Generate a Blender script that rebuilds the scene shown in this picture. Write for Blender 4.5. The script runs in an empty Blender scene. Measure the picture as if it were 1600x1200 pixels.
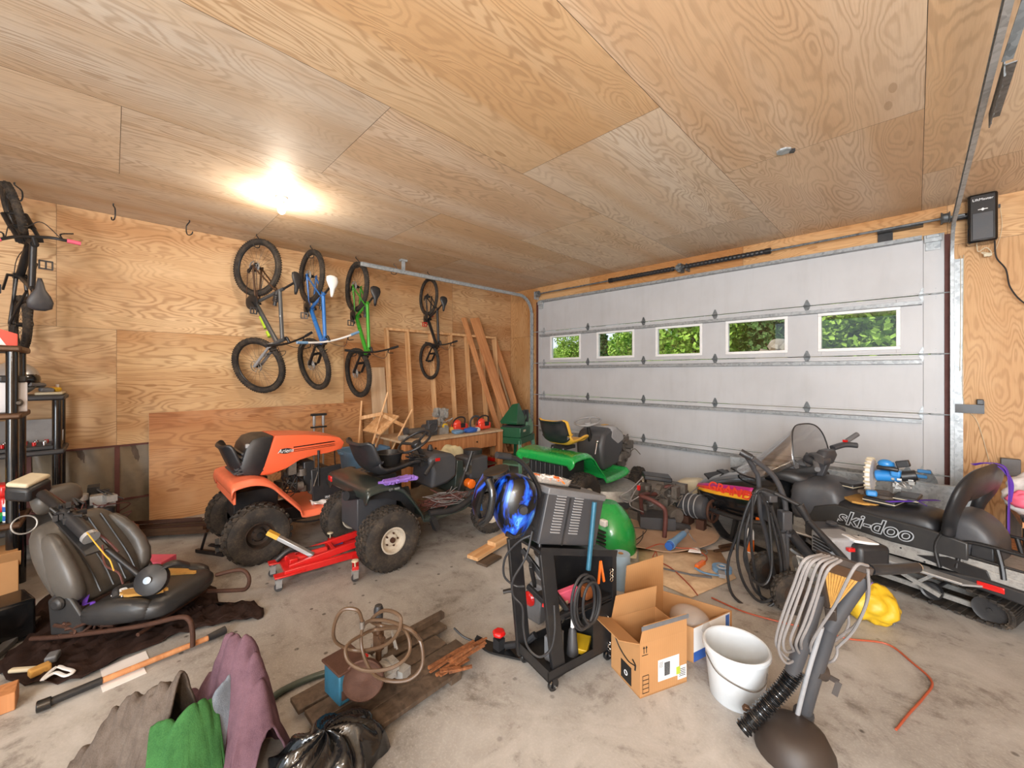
import bpy, bmesh, math, random
from mathutils import Vector, Matrix, Euler, noise as mnoise
random.seed(7)
PI = math.pi
S = bpy.context.scene
COL = S.collection
# ---------------------------------------------------------------- camera, world, lights, exposure
cam_d = bpy.data.cameras.new('camera')
cam = bpy.data.objects.new('camera', cam_d); COL.objects.link(cam)
cam_d.sensor_width = 36.0
cam_d.lens = 36.0 * 628.0 / 1600.0
cam_d.shift_y = -17.0 / 1600.0
cam_d.clip_start = 0.02
cam.location = (0, 0, 1.66)
cam.rotation_euler = (PI / 2, 0, math.atan2(632, 628))
S.camera = cam
S.view_settings.view_transform = 'Standard'
S.view_settings.look = 'None'
S.view_settings.exposure = -0.06
S.view_settings.gamma = 1.0
S.view_settings.use_curve_mapping = False
try:
    S.cycles.use_denoising = True
    S.cycles.max_bounces = 8
    S.cycles.diffuse_bounces = 4
    S.cycles.sample_clamp_indirect = 6.0
except Exception:
    pass

W = bpy.data.worlds.new('world'); S.world = W; W.use_nodes = True
wn = W.node_tree; wn.nodes.clear()
w_out = wn.nodes.new('ShaderNodeOutputWorld'); w_bg = wn.nodes.new('ShaderNodeBackground')
w_tc = wn.nodes.new('ShaderNodeTexCoord'); w_sep = wn.nodes.new('ShaderNodeSeparateXYZ')
w_rmp = wn.nodes.new('ShaderNodeValToRGB')
w_rmp.color_ramp.elements[0].position = 0.0; w_rmp.color_ramp.elements[0].color = (0.62, 0.70, 0.78, 1)
w_rmp.color_ramp.elements[1].position = 0.5; w_rmp.color_ramp.elements[1].color = (0.80, 0.90, 1.0, 1)
wn.links.new(w_tc.outputs['Generated'], w_sep.inputs[0]); wn.links.new(w_sep.outputs['Z'], w_rmp.inputs[0])
wn.links.new(w_rmp.outputs[0], w_bg.inputs[0]); w_bg.inputs[1].default_value = 1.6
wn.links.new(w_bg.outputs[0], w_out.inputs[0])

def lamp(name, kind, loc, energy, color, size=0.1, rot=(0, 0, 0), size_y=None):
    d = bpy.data.lights.new(name, kind); d.energy = energy; d.color = color
    if kind == 'POINT': d.shadow_soft_size = size
    if kind == 'AREA':
        d.size = size
        if size_y: d.shape = 'RECTANGLE'; d.size_y = size_y
    if kind == 'SUN': d.angle = size
    o = bpy.data.objects.new(name, d); COL.objects.link(o); o.location = loc; o.rotation_euler = rot
    return o
# added fill light, set in a made-up bay opening behind the camera
lamp('added_bay_fill', 'AREA', (2.05, -3.95, 1.75), 760, (0.93, 0.97, 1.0), 4.1, (PI / 2, 0, 0), 3.0)
# added fill lamp behind the camera, aimed up to brighten the far ceiling
lamp('added_fill_light', 'AREA', (0.55, -0.75, 2.02), 100, (1.0, 0.95, 0.9), 0.45, (math.radians(128), 0, math.radians(20)), 0.45)
# sun on the trees outside
lamp('sun', 'SUN', (0, 0, 20), 4.5, (1.0, 0.95, 0.82), 0.02, (math.radians(48), 0, math.radians(-35)))
# ceiling bulbs: the seen one, then two added behind the camera as fill
lamp('bulb_light', 'POINT', (-4.322, 1.158, 3.17), 45, (1.0, 0.84, 0.66), 0.05)
lamp('bulb_light', 'POINT', (2.3, -1.2, 3.17), 110, (1.0, 0.92, 0.82), 0.05)
lamp('bulb_light', 'POINT', (-2.6, -2.4, 3.17), 110, (1.0, 0.92, 0.82), 0.05)
# ---------------------------------------------------------------- helpers
def V(*a): return Vector(a if len(a) > 1 else a[0])
def B(): return bmesh.new()
def rotm(r): return Euler(r).to_matrix().to_4x4()
def _add(bm, verts, faces, M=None):
    vs = [bm.verts.new(M @ Vector(v) if M else Vector(v)) for v in verts]
    out = []
    for f in faces:
        try: out.append(bm.faces.new([vs[i] for i in f]))
        except ValueError: pass
    return vs
def box(bm, c, s, r=(0, 0, 0)):
    M = Matrix.Translation(V(c)) @ rotm(r)
    x, y, z = s[0] / 2, s[1] / 2, s[2] / 2
    v = [(-x,-y,-z),(x,-y,-z),(x,y,-z),(-x,y,-z),(-x,-y,z),(x,-y,z),(x,y,z),(-x,y,z)]
    _add(bm, v, [(0,3,2,1),(4,5,6,7),(0,1,5,4),(1,2,6,5),(2,3,7,6),(3,0,4,7)], M)
    return bm
def box2(bm, a, b):
    return box(bm, [(a[i] + b[i]) / 2 for i in range(3)], [abs(b[i] - a[i]) for i in range(3)])
def frame_for(d):
    d = V(d).normalized()
    u = d.cross(V(0, 0, 1)) if abs(d.z) < 0.95 else d.cross(V(1, 0, 0))
    u.normalize(); w = d.cross(u).normalized()
    return u, w
def beam(bm, a, b, w, h, up=(0, 0, 1)):
    a = V(a); b = V(b); d = (b - a); L = d.length; d.normalize()
    up = V(up)
    if abs(d.dot(up)) > 0.98: up = V(0, 1, 0)
    sx = d.cross(up).normalized(); uz = sx.cross(d).normalized()
    vs = []
    for p in (a, b):
        for i, j in ((-1,-1),(1,-1),(1,1),(-1,1)): vs.append(p + sx * (w/2*i) + uz * (h/2*j))
    _add(bm, vs, [(0,1,2,3),(7,6,5,4),(0,4,5,1),(1,5,6,2),(2,6,7,3),(3,7,4,0)])
    return bm
def ring(c, u, w, r, n, r2=None):
    r2 = r if r2 is None else r2
    return [c + u * (math.cos(2*PI*i/n) * r) + w * (math.sin(2*PI*i/n) * r2) for i in range(n)]
def loft(bm, rings, close=False, cap=True):
    n = len(rings[0]); vs = []
    for R in rings: vs.append([bm.verts.new(V(p)) for p in R])
    m = len(rings)
    for i in range(m if close else m - 1):
        a, b = vs[i], vs[(i + 1) % m]
        for j in range(n):
            k = (j + 1) % n
            try: bm.faces.new((a[j], a[k], b[k], b[j]))
            except ValueError: pass
    if cap and not close:
        for R, fl in ((vs[0], True), (vs[-1], False)):
            try: bm.faces.new(list(reversed(R)) if fl else R)
            except ValueError: pass
    return bm
def cyl(bm, a, b, r, r2=None, n=16, cap=True):
    a = V(a); b = V(b); u, w = frame_for(b - a)
    return loft(bm, [ring(a, u, w, r, n), ring(b, u, w, r if r2 is None else r2, n)], cap=cap)
def smooth(pts, k=6, closed=False):
    pts = [V(p) for p in pts]; n = len(pts); out = []
    if n < 3: return pts
    rng = range(n if closed else n - 1)
    for i in rng:
        if closed: p0, p1, p2, p3 = pts[(i-1) % n], pts[i], pts[(i+1) % n], pts[(i+2) % n]
        else:
            p1, p2 = pts[i], pts[i+1]
            p0 = pts[i-1] if i > 0 else p1 * 2 - p2
            p3 = pts[i+2] if i + 2 < n else p2 * 2 - p1
        for j in range(k):
            t = j / k
            out.append(0.5 * ((2*p1) + (p2-p0)*t + (2*p0-5*p1+4*p2-p3)*t*t + (3*p1-p0-3*p2+p3)*t*t*t))
    if not closed: out.append(pts[-1])
    return out
def tube(bm, pts, r, n=8, k=6, closed=False, flat=None):
    P = smooth(pts, k, closed) if k > 1 else [V(p) for p in pts]
    m = len(P); rings = []; u = None
    for i, p in enumerate(P):
        if closed: d = P[(i+1) % m] - P[i-1]
        else: d = P[min(i+1, m-1)] - P[max(i-1, 0)]
        if d.length < 1e-9: d = V(0, 0, 1)
        d.normalize()
        if u is None: u, _ = frame_for(d)
        u = (u - d * u.dot(d))
        if u.length < 1e-6: u, _ = frame_for(d)
        u.normalize(); w = d.cross(u)
        rr = r(i / max(1, m - 1)) if callable(r) else r
        rings.append(ring(p, u, w, rr, n, rr * flat if flat else None))
    return loft(bm, rings, close=closed)
def lathe(bm, prof, c=(0, 0, 0), axis=(0, 0, 1), n=24, cap=True):
    c = V(c); ax = V(axis).normalized(); u, w = frame_for(ax)
    rings = [ring(c + ax * h, u, w, max(r, 1e-4), n) for r, h in prof]
    return loft(bm, rings, cap=cap)
def torus(bm, c, axis, R, r, n=32, m=8, flat=None):
    c = V(c); u, w = frame_for(axis)
    return tube(bm, [c + u * (math.cos(2*PI*i/n)*R) + w * (math.sin(2*PI*i/n)*R) for i in range(n)], r, m, 1, True, flat)
def ball(bm, c, r, n=16, m=10, rot=(0, 0, 0), squash=1.0):
    if not hasattr(r, '__len__'): r = (r, r, r)
    M = Matrix.Translation(V(c)) @ rotm(rot)
    rings = []
    for i in range(m + 1):
        a = -PI/2 + PI * i / m
        ca = max(abs(math.cos(a)) ** squash, 0.002); sa = math.copysign(abs(math.sin(a)) ** squash, math.sin(a))
        rings.append([M @ V(math.copysign(abs(math.cos(2*PI*j/n))**squash, math.cos(2*PI*j/n)) * ca * r[0],
                            math.copysign(abs(math.sin(2*PI*j/n))**squash, math.sin(2*PI*j/n)) * ca * r[1], sa * r[2]) for j in range(n)])
    return loft(bm, rings)
def prism(bm, outline, o, ux, uy, thick):
    """outline of 2-D points in the plane (o, ux, uy), extruded by vector thick (centred)."""
    o = V(o); ux = V(ux); uy = V(uy); t = V(thick)
    A = [o + ux * p[0] + uy * p[1] - t / 2 for p in outline]
    Bq = [p + t for p in A]
    return loft(bm, [A, Bq])
def side(bm, outline, v0, v1):
    """outline in (y, z); extruded in x from v0 to v1 (vehicle side profiles)."""
    return prism(bm, outline, ((v0+v1)/2, 0, 0), (0, 1, 0), (0, 0, 1), (v1 - v0, 0, 0))
def skin(bm, sections, n=None):
    return loft(bm, sections)
def sheet(bm, f, nu, nv, th=0.0):
    g = [[bm.verts.new(V(f(i / nu, j / nv))) for j in range(nv + 1)] for i in range(nu + 1)]
    for i in range(nu):
        for j in range(nv): bm.faces.new((g[i][j], g[i+1][j], g[i+1][j+1], g[i][j+1]))
    if th: bmesh.ops.solidify(bm, geom=bm.faces[:] , thickness=th)
    return bm
def holes_plate(bm, x0, x1, z0, z1, rects, y0, y1):
    """flat plate in xz with rectangular holes (all in one row)."""
    xs = sorted(rects); prev = x0
    for (a, b, c, d) in xs:
        box2(bm, (prev, y0, z0), (a, y1, z1))
        box2(bm, (a, y0, z0), (b, y1, c)); box2(bm, (a, y0, d), (b, y1, z1)); prev = b
    box2(bm, (prev, y0, z0), (x1, y1, z1)); return bm
def obj(name, bm, m, parent=None, bevel=0, sub=0, ang=38, label=None, solid=0, clean=False):
    me = bpy.data.meshes.new(name)
    if clean: bmesh.ops.remove_doubles(bm, verts=bm.verts[:], dist=1e-4)
    bmesh.ops.recalc_face_normals(bm, faces=bm.faces[:])
    for f in bm.faces: f.smooth = True
    bm.to_mesh(me); bm.free()
    if ang < 180: me.set_sharp_from_angle(angle=math.radians(ang))
    o = bpy.data.objects.new(name, me); COL.objects.link(o)
    for mm in (m if isinstance(m, (list, tuple)) else [m]): me.materials.append(mm)
    if parent: o.parent = parent
    if solid:
        s = o.modifiers.new('solid', 'SOLIDIFY'); s.thickness = solid; s.offset = 0
    if bevel:
        b = o.modifiers.new('bevel', 'BEVEL'); b.width = bevel; b.segments = 2; b.limit_method = 'ANGLE'
        b.angle_limit = math.radians(40); b.harden_normals = False
    if sub:
        s = o.modifiers.new('subd', 'SUBSURF'); s.levels = sub; s.render_levels = sub
    if label: o['label'] = label
    return o
def thing(name, label, cat, loc=(0, 0, 0), rz=0.0, group=None, rot=None):
    o = bpy.data.objects.new(name, None); COL.objects.link(o); o.empty_display_size = 0.1
    o.location = loc; o.rotation_euler = rot if rot else (0, 0, rz)
    o['label'] = label; o['category'] = cat
    if group: o['group'] = group
    return o
def tag(o, label, cat, group=None, kind=None):
    o['label'] = label; o['category'] = cat
    if group: o['group'] = group
    if kind: o['kind'] = kind
    return o
def struct(name, bm, m, **k):
    o = obj(name, bm, m, **k); o['kind'] = 'structure'; return o
def place(o, loc=(0, 0, 0), rz=0.0, rot=None):
    o.location = loc; o.rotation_euler = rot if rot else (0, 0, rz); return o
def dup(root, loc, rz=0.0, label=None, rot=None):
    r = root.copy(); COL.objects.link(r); r.location = loc; r.rotation_euler = rot if rot else (0, 0, rz)
    if label: r['label'] = label
    for ch in list(root.children):
        c = ch.copy(); COL.objects.link(c); c.parent = r
        for g in ch.children:
            d = g.copy(); COL.objects.link(d); d.parent = c
    return r
def text(name, s, size, m, parent, loc, rot, ext=0.001, sx=1.0, align='CENTER', shear=0.0, bold=0.0):
    cu = bpy.data.curves.new(name, 'FONT'); cu.body = s; cu.size = size; cu.extrude = ext
    cu.align_x = align; cu.align_y = 'CENTER'; cu.shear = shear; cu.offset = bold
    tmp = bpy.data.objects.new('tmp', cu)
    me = bpy.data.meshes.new_from_object(tmp); bpy.data.objects.remove(tmp); bpy.data.curves.remove(cu)
    me.materials.clear(); me.materials.append(m)
    o = bpy.data.objects.new(name, me); COL.objects.link(o); o.parent = parent
    o.location = loc; o.rotation_euler = rot; o.scale = (sx, 1, 1)
    return o

# ---------------------------------------------------------------- materials
def srgb(c):
    if isinstance(c, str): c = [int(c[i:i+2], 16) / 255 for i in (0, 2, 4)]
    return tuple((x / 12.92 if x <= 0.04045 else ((x + 0.055) / 1.055) ** 2.4) for x in c) + (1,)
class N:
    def __init__(s, name):
        s.m = bpy.data.materials.new(name); s.m.use_nodes = True; s.t = s.m.node_tree; s.t.nodes.clear()
        s.out = s.t.nodes.new('ShaderNodeOutputMaterial'); s.p = s.t.nodes.new('ShaderNodeBsdfPrincipled')
        s.t.links.new(s.p.outputs[0], s.out.inputs[0])
    def n(s, ty, ins=None, **kw):
        nd = s.t.nodes.new(ty)
        for k, v in kw.items(): setattr(nd, k, v)
        for k, v in (ins or {}).items(): s.set(nd.inputs[k], v)
        return nd
    def set(s, i, v):
        if isinstance(v, bpy.types.NodeSocket): s.t.links.new(v, i)
        elif hasattr(v, 'outputs'): s.t.links.new(v.outputs[0], i)
        else: i.default_value = v
    def math(s, op, a, b=0.0, c=None):
        d = {0: a, 1: b}
        if c is not None: d[2] = c
        return s.n('ShaderNodeMath', d, operation=op)
    def ramp(s, f, stops):
        r = s.n('ShaderNodeValToRGB', {0: f}); e = r.color_ramp.elements
        while len(e) < len(stops): e.new(0.5)
        for x, (p, c) in zip(e, stops):
            x.position = p; x.color = srgb(c) if isinstance(c, str) else (c if hasattr(c, '__len__') else (c, c, c, 1))
        return r
    def mix(s, f, a, b, mode='MIX'):
        nd = s.n('ShaderNodeMix', data_type='RGBA', blend_type=mode)
        s.set(nd.inputs[0], f); s.set(nd.inputs[6], srgb(a) if isinstance(a, str) else a); s.set(nd.inputs[7], srgb(b) if isinstance(b, str) else b)
        return nd.outputs[2]
    def noise(s, vec, scale, detail=3, rough=0.55, dist=0.0):
        d = {'Scale': scale, 'Detail': detail, 'Roughness': rough, 'Distortion': dist}
        if vec is not None: d['Vector'] = vec
        return s.n('ShaderNodeTexNoise', d).outputs[0]
    def bump(s, h, strength=0.2, dist=0.01):
        b = s.n('ShaderNodeBump', {'Height': h, 'Strength': strength, 'Distance': dist}); s.set(s.p.inputs['Normal'], b.outputs[0])
def paint(name, col, rough=0.45, metal=0.0, dirt=0.35, dirtc='3a322a', scale=9.0, coat=0.0, bump=0.0, spec=0.5, ramp2=None):
    k = N(name); tc = k.n('ShaderNodeTexCoord').outputs['Object']
    a = k.noise(tc, scale, 5, 0.65); b = k.noise(tc, scale * 6, 4, 0.6)
    f = k.math('MULTIPLY', k.ramp(a, [(0.42, 0.0), (0.72, 1.0)]), k.ramp(b, [(0.35, 0.25), (0.7, 1.0)]))
    f = k.math('MULTIPLY', f, dirt)
    k.set(k.p.inputs['Base Color'], k.mix(f, col, dirtc))
    k.set(k.p.inputs['Roughness'], k.math('MULTIPLY_ADD', a, 0.25, rough - 0.1))
    k.p.inputs['Metallic'].default_value = metal
    k.p.inputs['Coat Weight'].default_value = coat
    k.p.inputs['Specular IOR Level'].default_value = spec
    if bump: k.bump(b, bump, 0.004)
    return k.m
def plain(name, col, rough=0.5, metal=0.0, emit=0):
    k = N(name); k.set(k.p.inputs['Base Color'], srgb(col)); k.p.inputs['Roughness'].default_value = rough
    k.p.inputs['Metallic'].default_value = metal
    if emit: k.set(k.p.inputs['Emission Color'], srgb(col)); k.p.inputs['Emission Strength'].default_value = emit
    return k.m
def plywood(name, light, dark, red, rough=0.55, coordinate='UV', lines=26.0, knots=True):
    """rotary-cut fir face: contour grain, veneer strips, fibre, boat patches. u runs along the grain, in metres."""
    k = N(name); uv = k.n('ShaderNodeTexCoord').outputs[coordinate]
    def mp(sx, sy, off=0.0):
        return k.n('ShaderNodeMapping', {'Vector': uv, 'Scale': (sx, sy, 1.0 if coordinate == 'UV' else sy), 'Location': (off, off, 0)}).outputs[0]
    base = k.noise(mp(0.75, 3.3), 1.0, 2.2, 0.5, 0.35)
    wob = k.noise(mp(2.2, 16.0), 1.0, 3, 0.6)
    h = k.math('MULTIPLY_ADD', wob, 0.05, base)
    s = k.math('SINE', k.math('MULTIPLY', h, lines * 6.283))
    line = k.ramp(k.math('MULTIPLY_ADD', s, 0.5, 0.5), [(0.0, 0.0), (0.5, 0.12), (0.9, 0.85), (1.0, 1.0)])
    amp = k.ramp(k.noise(mp(0.6, 2.0, 7.3), 1.0, 2), [(0.3, 0.22), (0.65, 0.95)])
    fibre = k.noise(mp(5.0, 150.0), 1.0, 2, 0.7)
    strip = k.noise(mp(0.16, 2.6, 3.1), 1.0, 1.2, 0.4)
    c = k.mix(k.ramp(strip, [(0.36, 0.0), (0.45, 0.35), (0.53, 0.5), (0.62, 1.0)]), light, red)
    att = k.n('ShaderNodeAttribute', attribute_name='tint')
    c = k.mix(k.math('MULTIPLY', k.math('MULTIPLY', line, amp), 0.7), c, dark)
    c = k.mix(k.math('MULTIPLY', k.ramp(fibre, [(0.45, 0.0), (0.75, 1.0)]), 0.22), c, dark)
    cloud = k.noise(mp(1.1, 1.3, 1.7), 1.6, 3)
    c = k.mix(k.math('MULTIPLY', k.ramp(cloud, [(0.5, 0.0), (0.75, 1.0)]), 0.20), c, 'f0dcbc')
    if knots:
        vor = k.n('ShaderNodeTexVoronoi', {'Vector': mp(1.5, 4.6, 5.0), 'Scale': 1.0, 'Randomness': 1.0})
        kf = k.ramp(vor.outputs['Distance'], [(0.085, 1.0), (0.10, 0.0)])
        c = k.mix(k.math('MULTIPLY', kf, 0.55), c, dark)
    c = k.mix(1.0, c, att.outputs['Color'], 'MULTIPLY')
    k.set(k.p.inputs['Base Color'], c)
    k.p.inputs['Roughness'].default_value = rough
    k.p.inputs['Specular IOR Level'].default_value = 0.3
    k.bump(k.math('ADD', line, fibre), 0.12, 0.003)
    return k.m
def lumber(name, light, dark, scale=1.0, rough=0.6):
    """sawn board; grain along the longest axis is given by object coordinates z or by the generated stretch."""
    k = N(name); tc = k.n('ShaderNodeTexCoord').outputs['Object']
    rnd = k.n('ShaderNodeObjectInfo').outputs['Random']
    off = k.n('ShaderNodeCombineXYZ', {0: k.math('MULTIPLY', rnd, 31.0), 1: k.math('MULTIPLY', rnd, 17.0), 2: k.math('MULTIPLY', rnd, 11.0)})
    v = k.n('ShaderNodeVectorMath', {0: tc, 1: off}, operation='ADD').outputs[0]
    m = k.n('ShaderNodeMapping', {'Vector': v, 'Scale': (22 * scale, 22 * scale, 1.1 * scale)}).outputs[0]
    a = k.noise(m, 1.0, 4, 0.6, 0.6); b = k.noise(v, 6, 3)
    c = k.mix(k.ramp(a, [(0.35, 0.0), (0.7, 1.0)]), light, dark)
    c = k.mix(k.math('MULTIPLY', k.ramp(b, [(0.45, 0.0), (0.8, 1.0)]), 0.5), c, dark)
    k.set(k.p.inputs['Base Color'], c); k.p.inputs['Roughness'].default_value = rough; k.bump(a, 0.15, 0.003)
    return k.m
def concrete():
    k = N('concrete_floor'); tc = k.n('ShaderNodeTexCoord').outputs['Object']
    a = k.noise(tc, 0.55, 6, 0.62, 0.5); b = k.noise(tc, 2.6, 7, 0.68, 0.8); d = k.noise(tc, 11, 6, 0.7); e = k.noise(tc, 90, 3, 0.6)
    c = k.mix(k.ramp(b, [(0.36, 0.0), (0.66, 1.0)]), 'b9b6b2', '9f9a94')
    c = k.mix(k.math('MULTIPLY', k.ramp(a, [(0.44, 0.0), (0.66, 1.0)]), 0.75), c, '726c66')
    c = k.mix(k.math('MULTIPLY', k.ramp(k.math('MULTIPLY', b, d), [(0.27, 0.0), (0.40, 1.0)]), 0.6), c, '544b44')
    vo = k.n('ShaderNodeTexVoronoi', {'Vector': tc, 'Scale': 7.0, 'Randomness': 1.0})
    c = k.mix(k.math('MULTIPLY', k.ramp(vo.outputs['Distance'], [(0.06, 1.0), (0.11, 0.0)]), k.ramp(a, [(0.45, 0.0), (0.55, 0.8)])), c, '2e2620')
    c = k.mix(k.math('MULTIPLY', k.ramp(e, [(0.5, 0.0), (0.8, 1.0)]), 0.3), c, 'd2cec9')
    k.set(k.p.inputs['Base Color'], c)
    k.set(k.p.inputs['Roughness'], k.math('MULTIPLY_ADD', b, 0.5, 0.28))
    k.p.inputs['Specular IOR Level'].default_value = 0.4
    k.bump(k.math('ADD', k.math('MULTIPLY', d, 0.6), k.math('MULTIPLY', e, 0.3)), 0.22, 0.006)
    return k.m
def galv(name, c1='adb3b7', c2='8b9195', rough=0.35):
    k = N(name); tc = k.n('ShaderNodeTexCoord').outputs['Object']
    vo = k.n('ShaderNodeTexVoronoi', {'Vector': tc, 'Scale': 40.0})
    a = k.noise(tc, 8, 4)
    f = k.math('MULTIPLY', k.n('ShaderNodeSeparateColor', {0: vo.outputs['Color']}).outputs[0], a)
    k.set(k.p.inputs['Base Color'], k.mix(k.ramp(f, [(0.1, 0.0), (0.6, 1.0)]), c1, c2))
    k.p.inputs['Metallic'].default_value = 0.25; k.set(k.p.inputs['Roughness'], k.math('MULTIPLY_ADD', a, 0.2, rough - 0.05))
    return k.m
def glass(name, tint=(1, 1, 1, 1), opac=0.06, rough=0.0):
    k = N(name); tr = k.n('ShaderNodeBsdfTransparent', {0: tint}); gl = k.n('ShaderNodeBsdfGlossy', {0: (1, 1, 1, 1), 'Roughness': rough})
    fr = k.n('ShaderNodeLayerWeight', {0: 0.5}).outputs[1]; f = k.math('MULTIPLY_ADD', k.math('POWER', fr, 4.0), 0.55, opac + 0.03)
    mx = k.n('ShaderNodeMixShader', {0: f, 1: tr, 2: gl}); k.t.links.new(mx.outputs[0], k.out.inputs[0])
    return k.m
def plastic_film(name, col, alpha):
    k = N(name); k.set(k.p.inputs['Base Color'], srgb(col)); k.p.inputs['Roughness'].default_value = 0.18
    k.p.inputs['Alpha'].default_value = alpha
    nz = k.noise(k.n('ShaderNodeTexCoord').outputs['Object'], 18, 4, 0.6, 1.0); k.bump(nz, 0.5, 0.01)
    return k.m
def carton(name, c='b98a5a', c2='a3764a'):
    k = N(name); tc = k.n('ShaderNodeTexCoord').outputs['Object']
    a = k.noise(tc, 5, 4); w = k.n('ShaderNodeTexWave', {'Vector': tc, 'Scale': 60.0, 'Distortion': 0.3}, bands_direction='X').outputs[1]
    c_ = k.mix(a, c, c2); c_ = k.mix(k.math('MULTIPLY', w, 0.08), c_, '6e4a2c')
    k.set(k.p.inputs['Base Color'], c_); k.p.inputs['Roughness'].default_value = 0.75
    return k.m
def cloth(name, c1, c2, scale=120, rough=0.95, var=6):
    k = N(name); tc = k.n('ShaderNodeTexCoord').outputs['Object']
    a = k.noise(tc, scale, 3, 0.7); b = k.noise(tc, var, 4, 0.6)
    k.set(k.p.inputs['Base Color'], k.mix(k.ramp(k.math('MULTIPLY_ADD', a, 0.4, k.math('MULTIPLY', b, 0.6)), [(0.35, 0.0), (0.65, 1.0)]), c1, c2))
    k.p.inputs['Roughness'].default_value = rough; k.p.inputs['Specular IOR Level'].default_value = 0.15
    k.bump(a, 0.5, 0.004); return k.m
M = {}
M['concrete'] = concrete()
M['ply_ceiling'] = plywood('ply_ceiling', 'd8c7b1', 'a88c70', 'cdb08f')
M['ply_wall'] = plywood('ply_wall', 'd2b48e', '8f6641', 'b98f66')
M['ply_red'] = plywood('ply_red', 'c49a70', '87583a', 'ae7b54')
M['ply_door'] = plywood('ply_door', 'd3b086', '946a40', 'bd9264', lines=34)
M['galv'] = galv('galvanised_steel'); M['galv_dark'] = galv('dark_galvanised_steel', '6f7477', '484c4e', 0.42)
M['steel'] = paint('bright_steel', 'b4b6b8', 0.3, 0.5, 0.4, '4a3f36'); M['chrome'] = plain('chrome', 'd8d8d8', 0.12, 1.0)
def embossed():
    k = N('door_steel'); tc = k.n('ShaderNodeTexCoord').outputs['Object']
    a = k.noise(tc, 2.2, 4); b = k.noise(tc, 160, 3, 0.6); d = k.noise(k.n('ShaderNodeMapping', {'Vector': tc, 'Scale': (9, 9, 1.2)}).outputs[0], 1.0, 4)
    c = k.mix(k.ramp(a, [(0.4, 0.0), (0.7, 0.5)]), 'b9babd', 'aaaaac'); c = k.mix(k.math('MULTIPLY', k.ramp(d, [(0.5, 0.0), (0.8, 1.0)]), 0.2), c, '96928f')
    k.set(k.p.inputs['Base Color'], c); k.p.inputs['Roughness'].default_value = 0.42; k.bump(b, 0.25, 0.002)
    return k.m
M['door'] = embossed()
M['white'] = paint('white_plastic', 'e4e4e4', 0.35, 0, 0.15); M['bucket'] = paint('bucket_plastic', 'c6cbcf', 0.35, 0, 0.22, '9a948a', 5)
M['black'] = paint('black_plastic', '222326', 0.4, 0, 0.35, '4a443e'); M['black_metal'] = paint('black_painted_steel', '222224', 0.35, 0.2, 0.3, '4d4740')
M['gloss_black'] = paint('gloss_black', '121315', 0.15, 0, 0.15, '4a4a4a', coat=0.5)
M['dark_grey'] = paint('dark_grey_plastic', '3c3d41', 0.45, 0, 0.4, '57504a'); M['mid_grey'] = paint('mid_grey_plastic', '66676a', 0.5, 0, 0.35, '3a342e')
M['grey'] = paint('grey_plastic', '96979a', 0.45, 0, 0.3, '544c44')
M['rubber'] = paint('tyre_rubber', '302d2b', 0.8, 0, 0.75, '6b5d4e', 14, bump=0.3, spec=0.25)
M['seat_black'] = paint('seat_vinyl', '222326', 0.42, 0, 0.3, '403a35')
M['orange'] = paint('orange_paint', 'e0603a', 0.32, 0, 0.22, '8a4f38', 5, coat=0.3); M['orange_fade'] = paint('faded_orange_paint', 'e8714e', 0.42, 0, 0.55, 'b07a62', 4, coat=0.1)
M['red'] = paint('red_paint', 'c8201f', 0.3, 0, 0.25, '4a1815', 9, coat=0.4); M['green'] = paint('bright_green_paint', '1c9a46', 0.25, 0, 0.2, '5d6b4c', 5, coat=0.5)
M['dkgreen'] = paint('dark_green_paint', '2a3330', 0.35, 0.1, 0.35, '5b5348', 6, coat=0.3); M['mgreen'] = paint('machine_green_paint', '1f5a3d', 0.35, 0.1, 0.3, '4b4a3a', 8, coat=0.2)
M['lgreen'] = paint('pale_green_paint', '6f9a80', 0.4, 0.1, 0.3, '4b4a3a', 8)
M['yellow'] = paint('yellow_vinyl', 'd6a63c', 0.45, 0, 0.3, '7a5a24'); M['brightyellow'] = paint('yellow_plastic', 'c9a422', 0.4, 0, 0.2, '7a6420')
M['engine'] = paint('engine_metal', '6a635c', 0.5, 0.35, 0.8, '2a211b', 18, bump=0.4); M['alloy'] = paint('cast_alloy', 'a8a6a2', 0.42, 0.4, 0.7, '3a322c', 22, bump=0.4)
M['rust'] = paint('rusty_steel', '4f3428', 0.7, 0.4, 0.8, '3b241b', 16, bump=0.4); M['rustred'] = paint('red_oxide_steel', '643c37', 0.6, 0.3, 0.6, '402520', 10)
M['bronze'] = paint('brown_steel', '5a4230', 0.45, 0.5, 0.6, '2f2119', 12); M['rim'] = paint('cream_wheel_rim', 'cdc4b4', 0.4, 0.2, 0.55, '7a4f33', 10)
M['rim_black'] = paint('black_wheel_rim', '2b2622', 0.5, 0.3, 0.7, '5a3c28', 9)
M['blue'] = paint('blue_plastic', '2d62b8', 0.35, 0, 0.15, '22304a', coat=0.3); M['lblue'] = paint('pale_blue_plastic', '6c93b8', 0.45, 0, 0.3, '4a5a6a', 4)
M['tealblue'] = paint('teal_steel', '2a6078', 0.4, 0.2, 0.5, '2b2723', 9); M['skyblue'] = paint('light_blue_tool', '2f83c8', 0.35, 0, 0.2, '24445c', coat=0.3)
M['purple'] = cloth('purple_webbing', '6a45b8', '55349c', 200, 0.7); M['lilac'] = cloth('lilac_cloth', '8f6fc0', '6f519c', 160, 0.9)
M['copper'] = paint('copper_orange', 'b06a3e', 0.4, 0.5, 0.6, '5a3220', 12); M['brown'] = paint('brown_plastic', '352c27', 0.5, 0, 0.4)
M['beige'] = paint('beige_plastic', 'c9bda2', 0.45, 0, 0.35, '6e624f', 5); M['cream'] = paint('cream_plastic', 'd8cda6', 0.45, 0, 0.3, '8f8262', 5)
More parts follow.
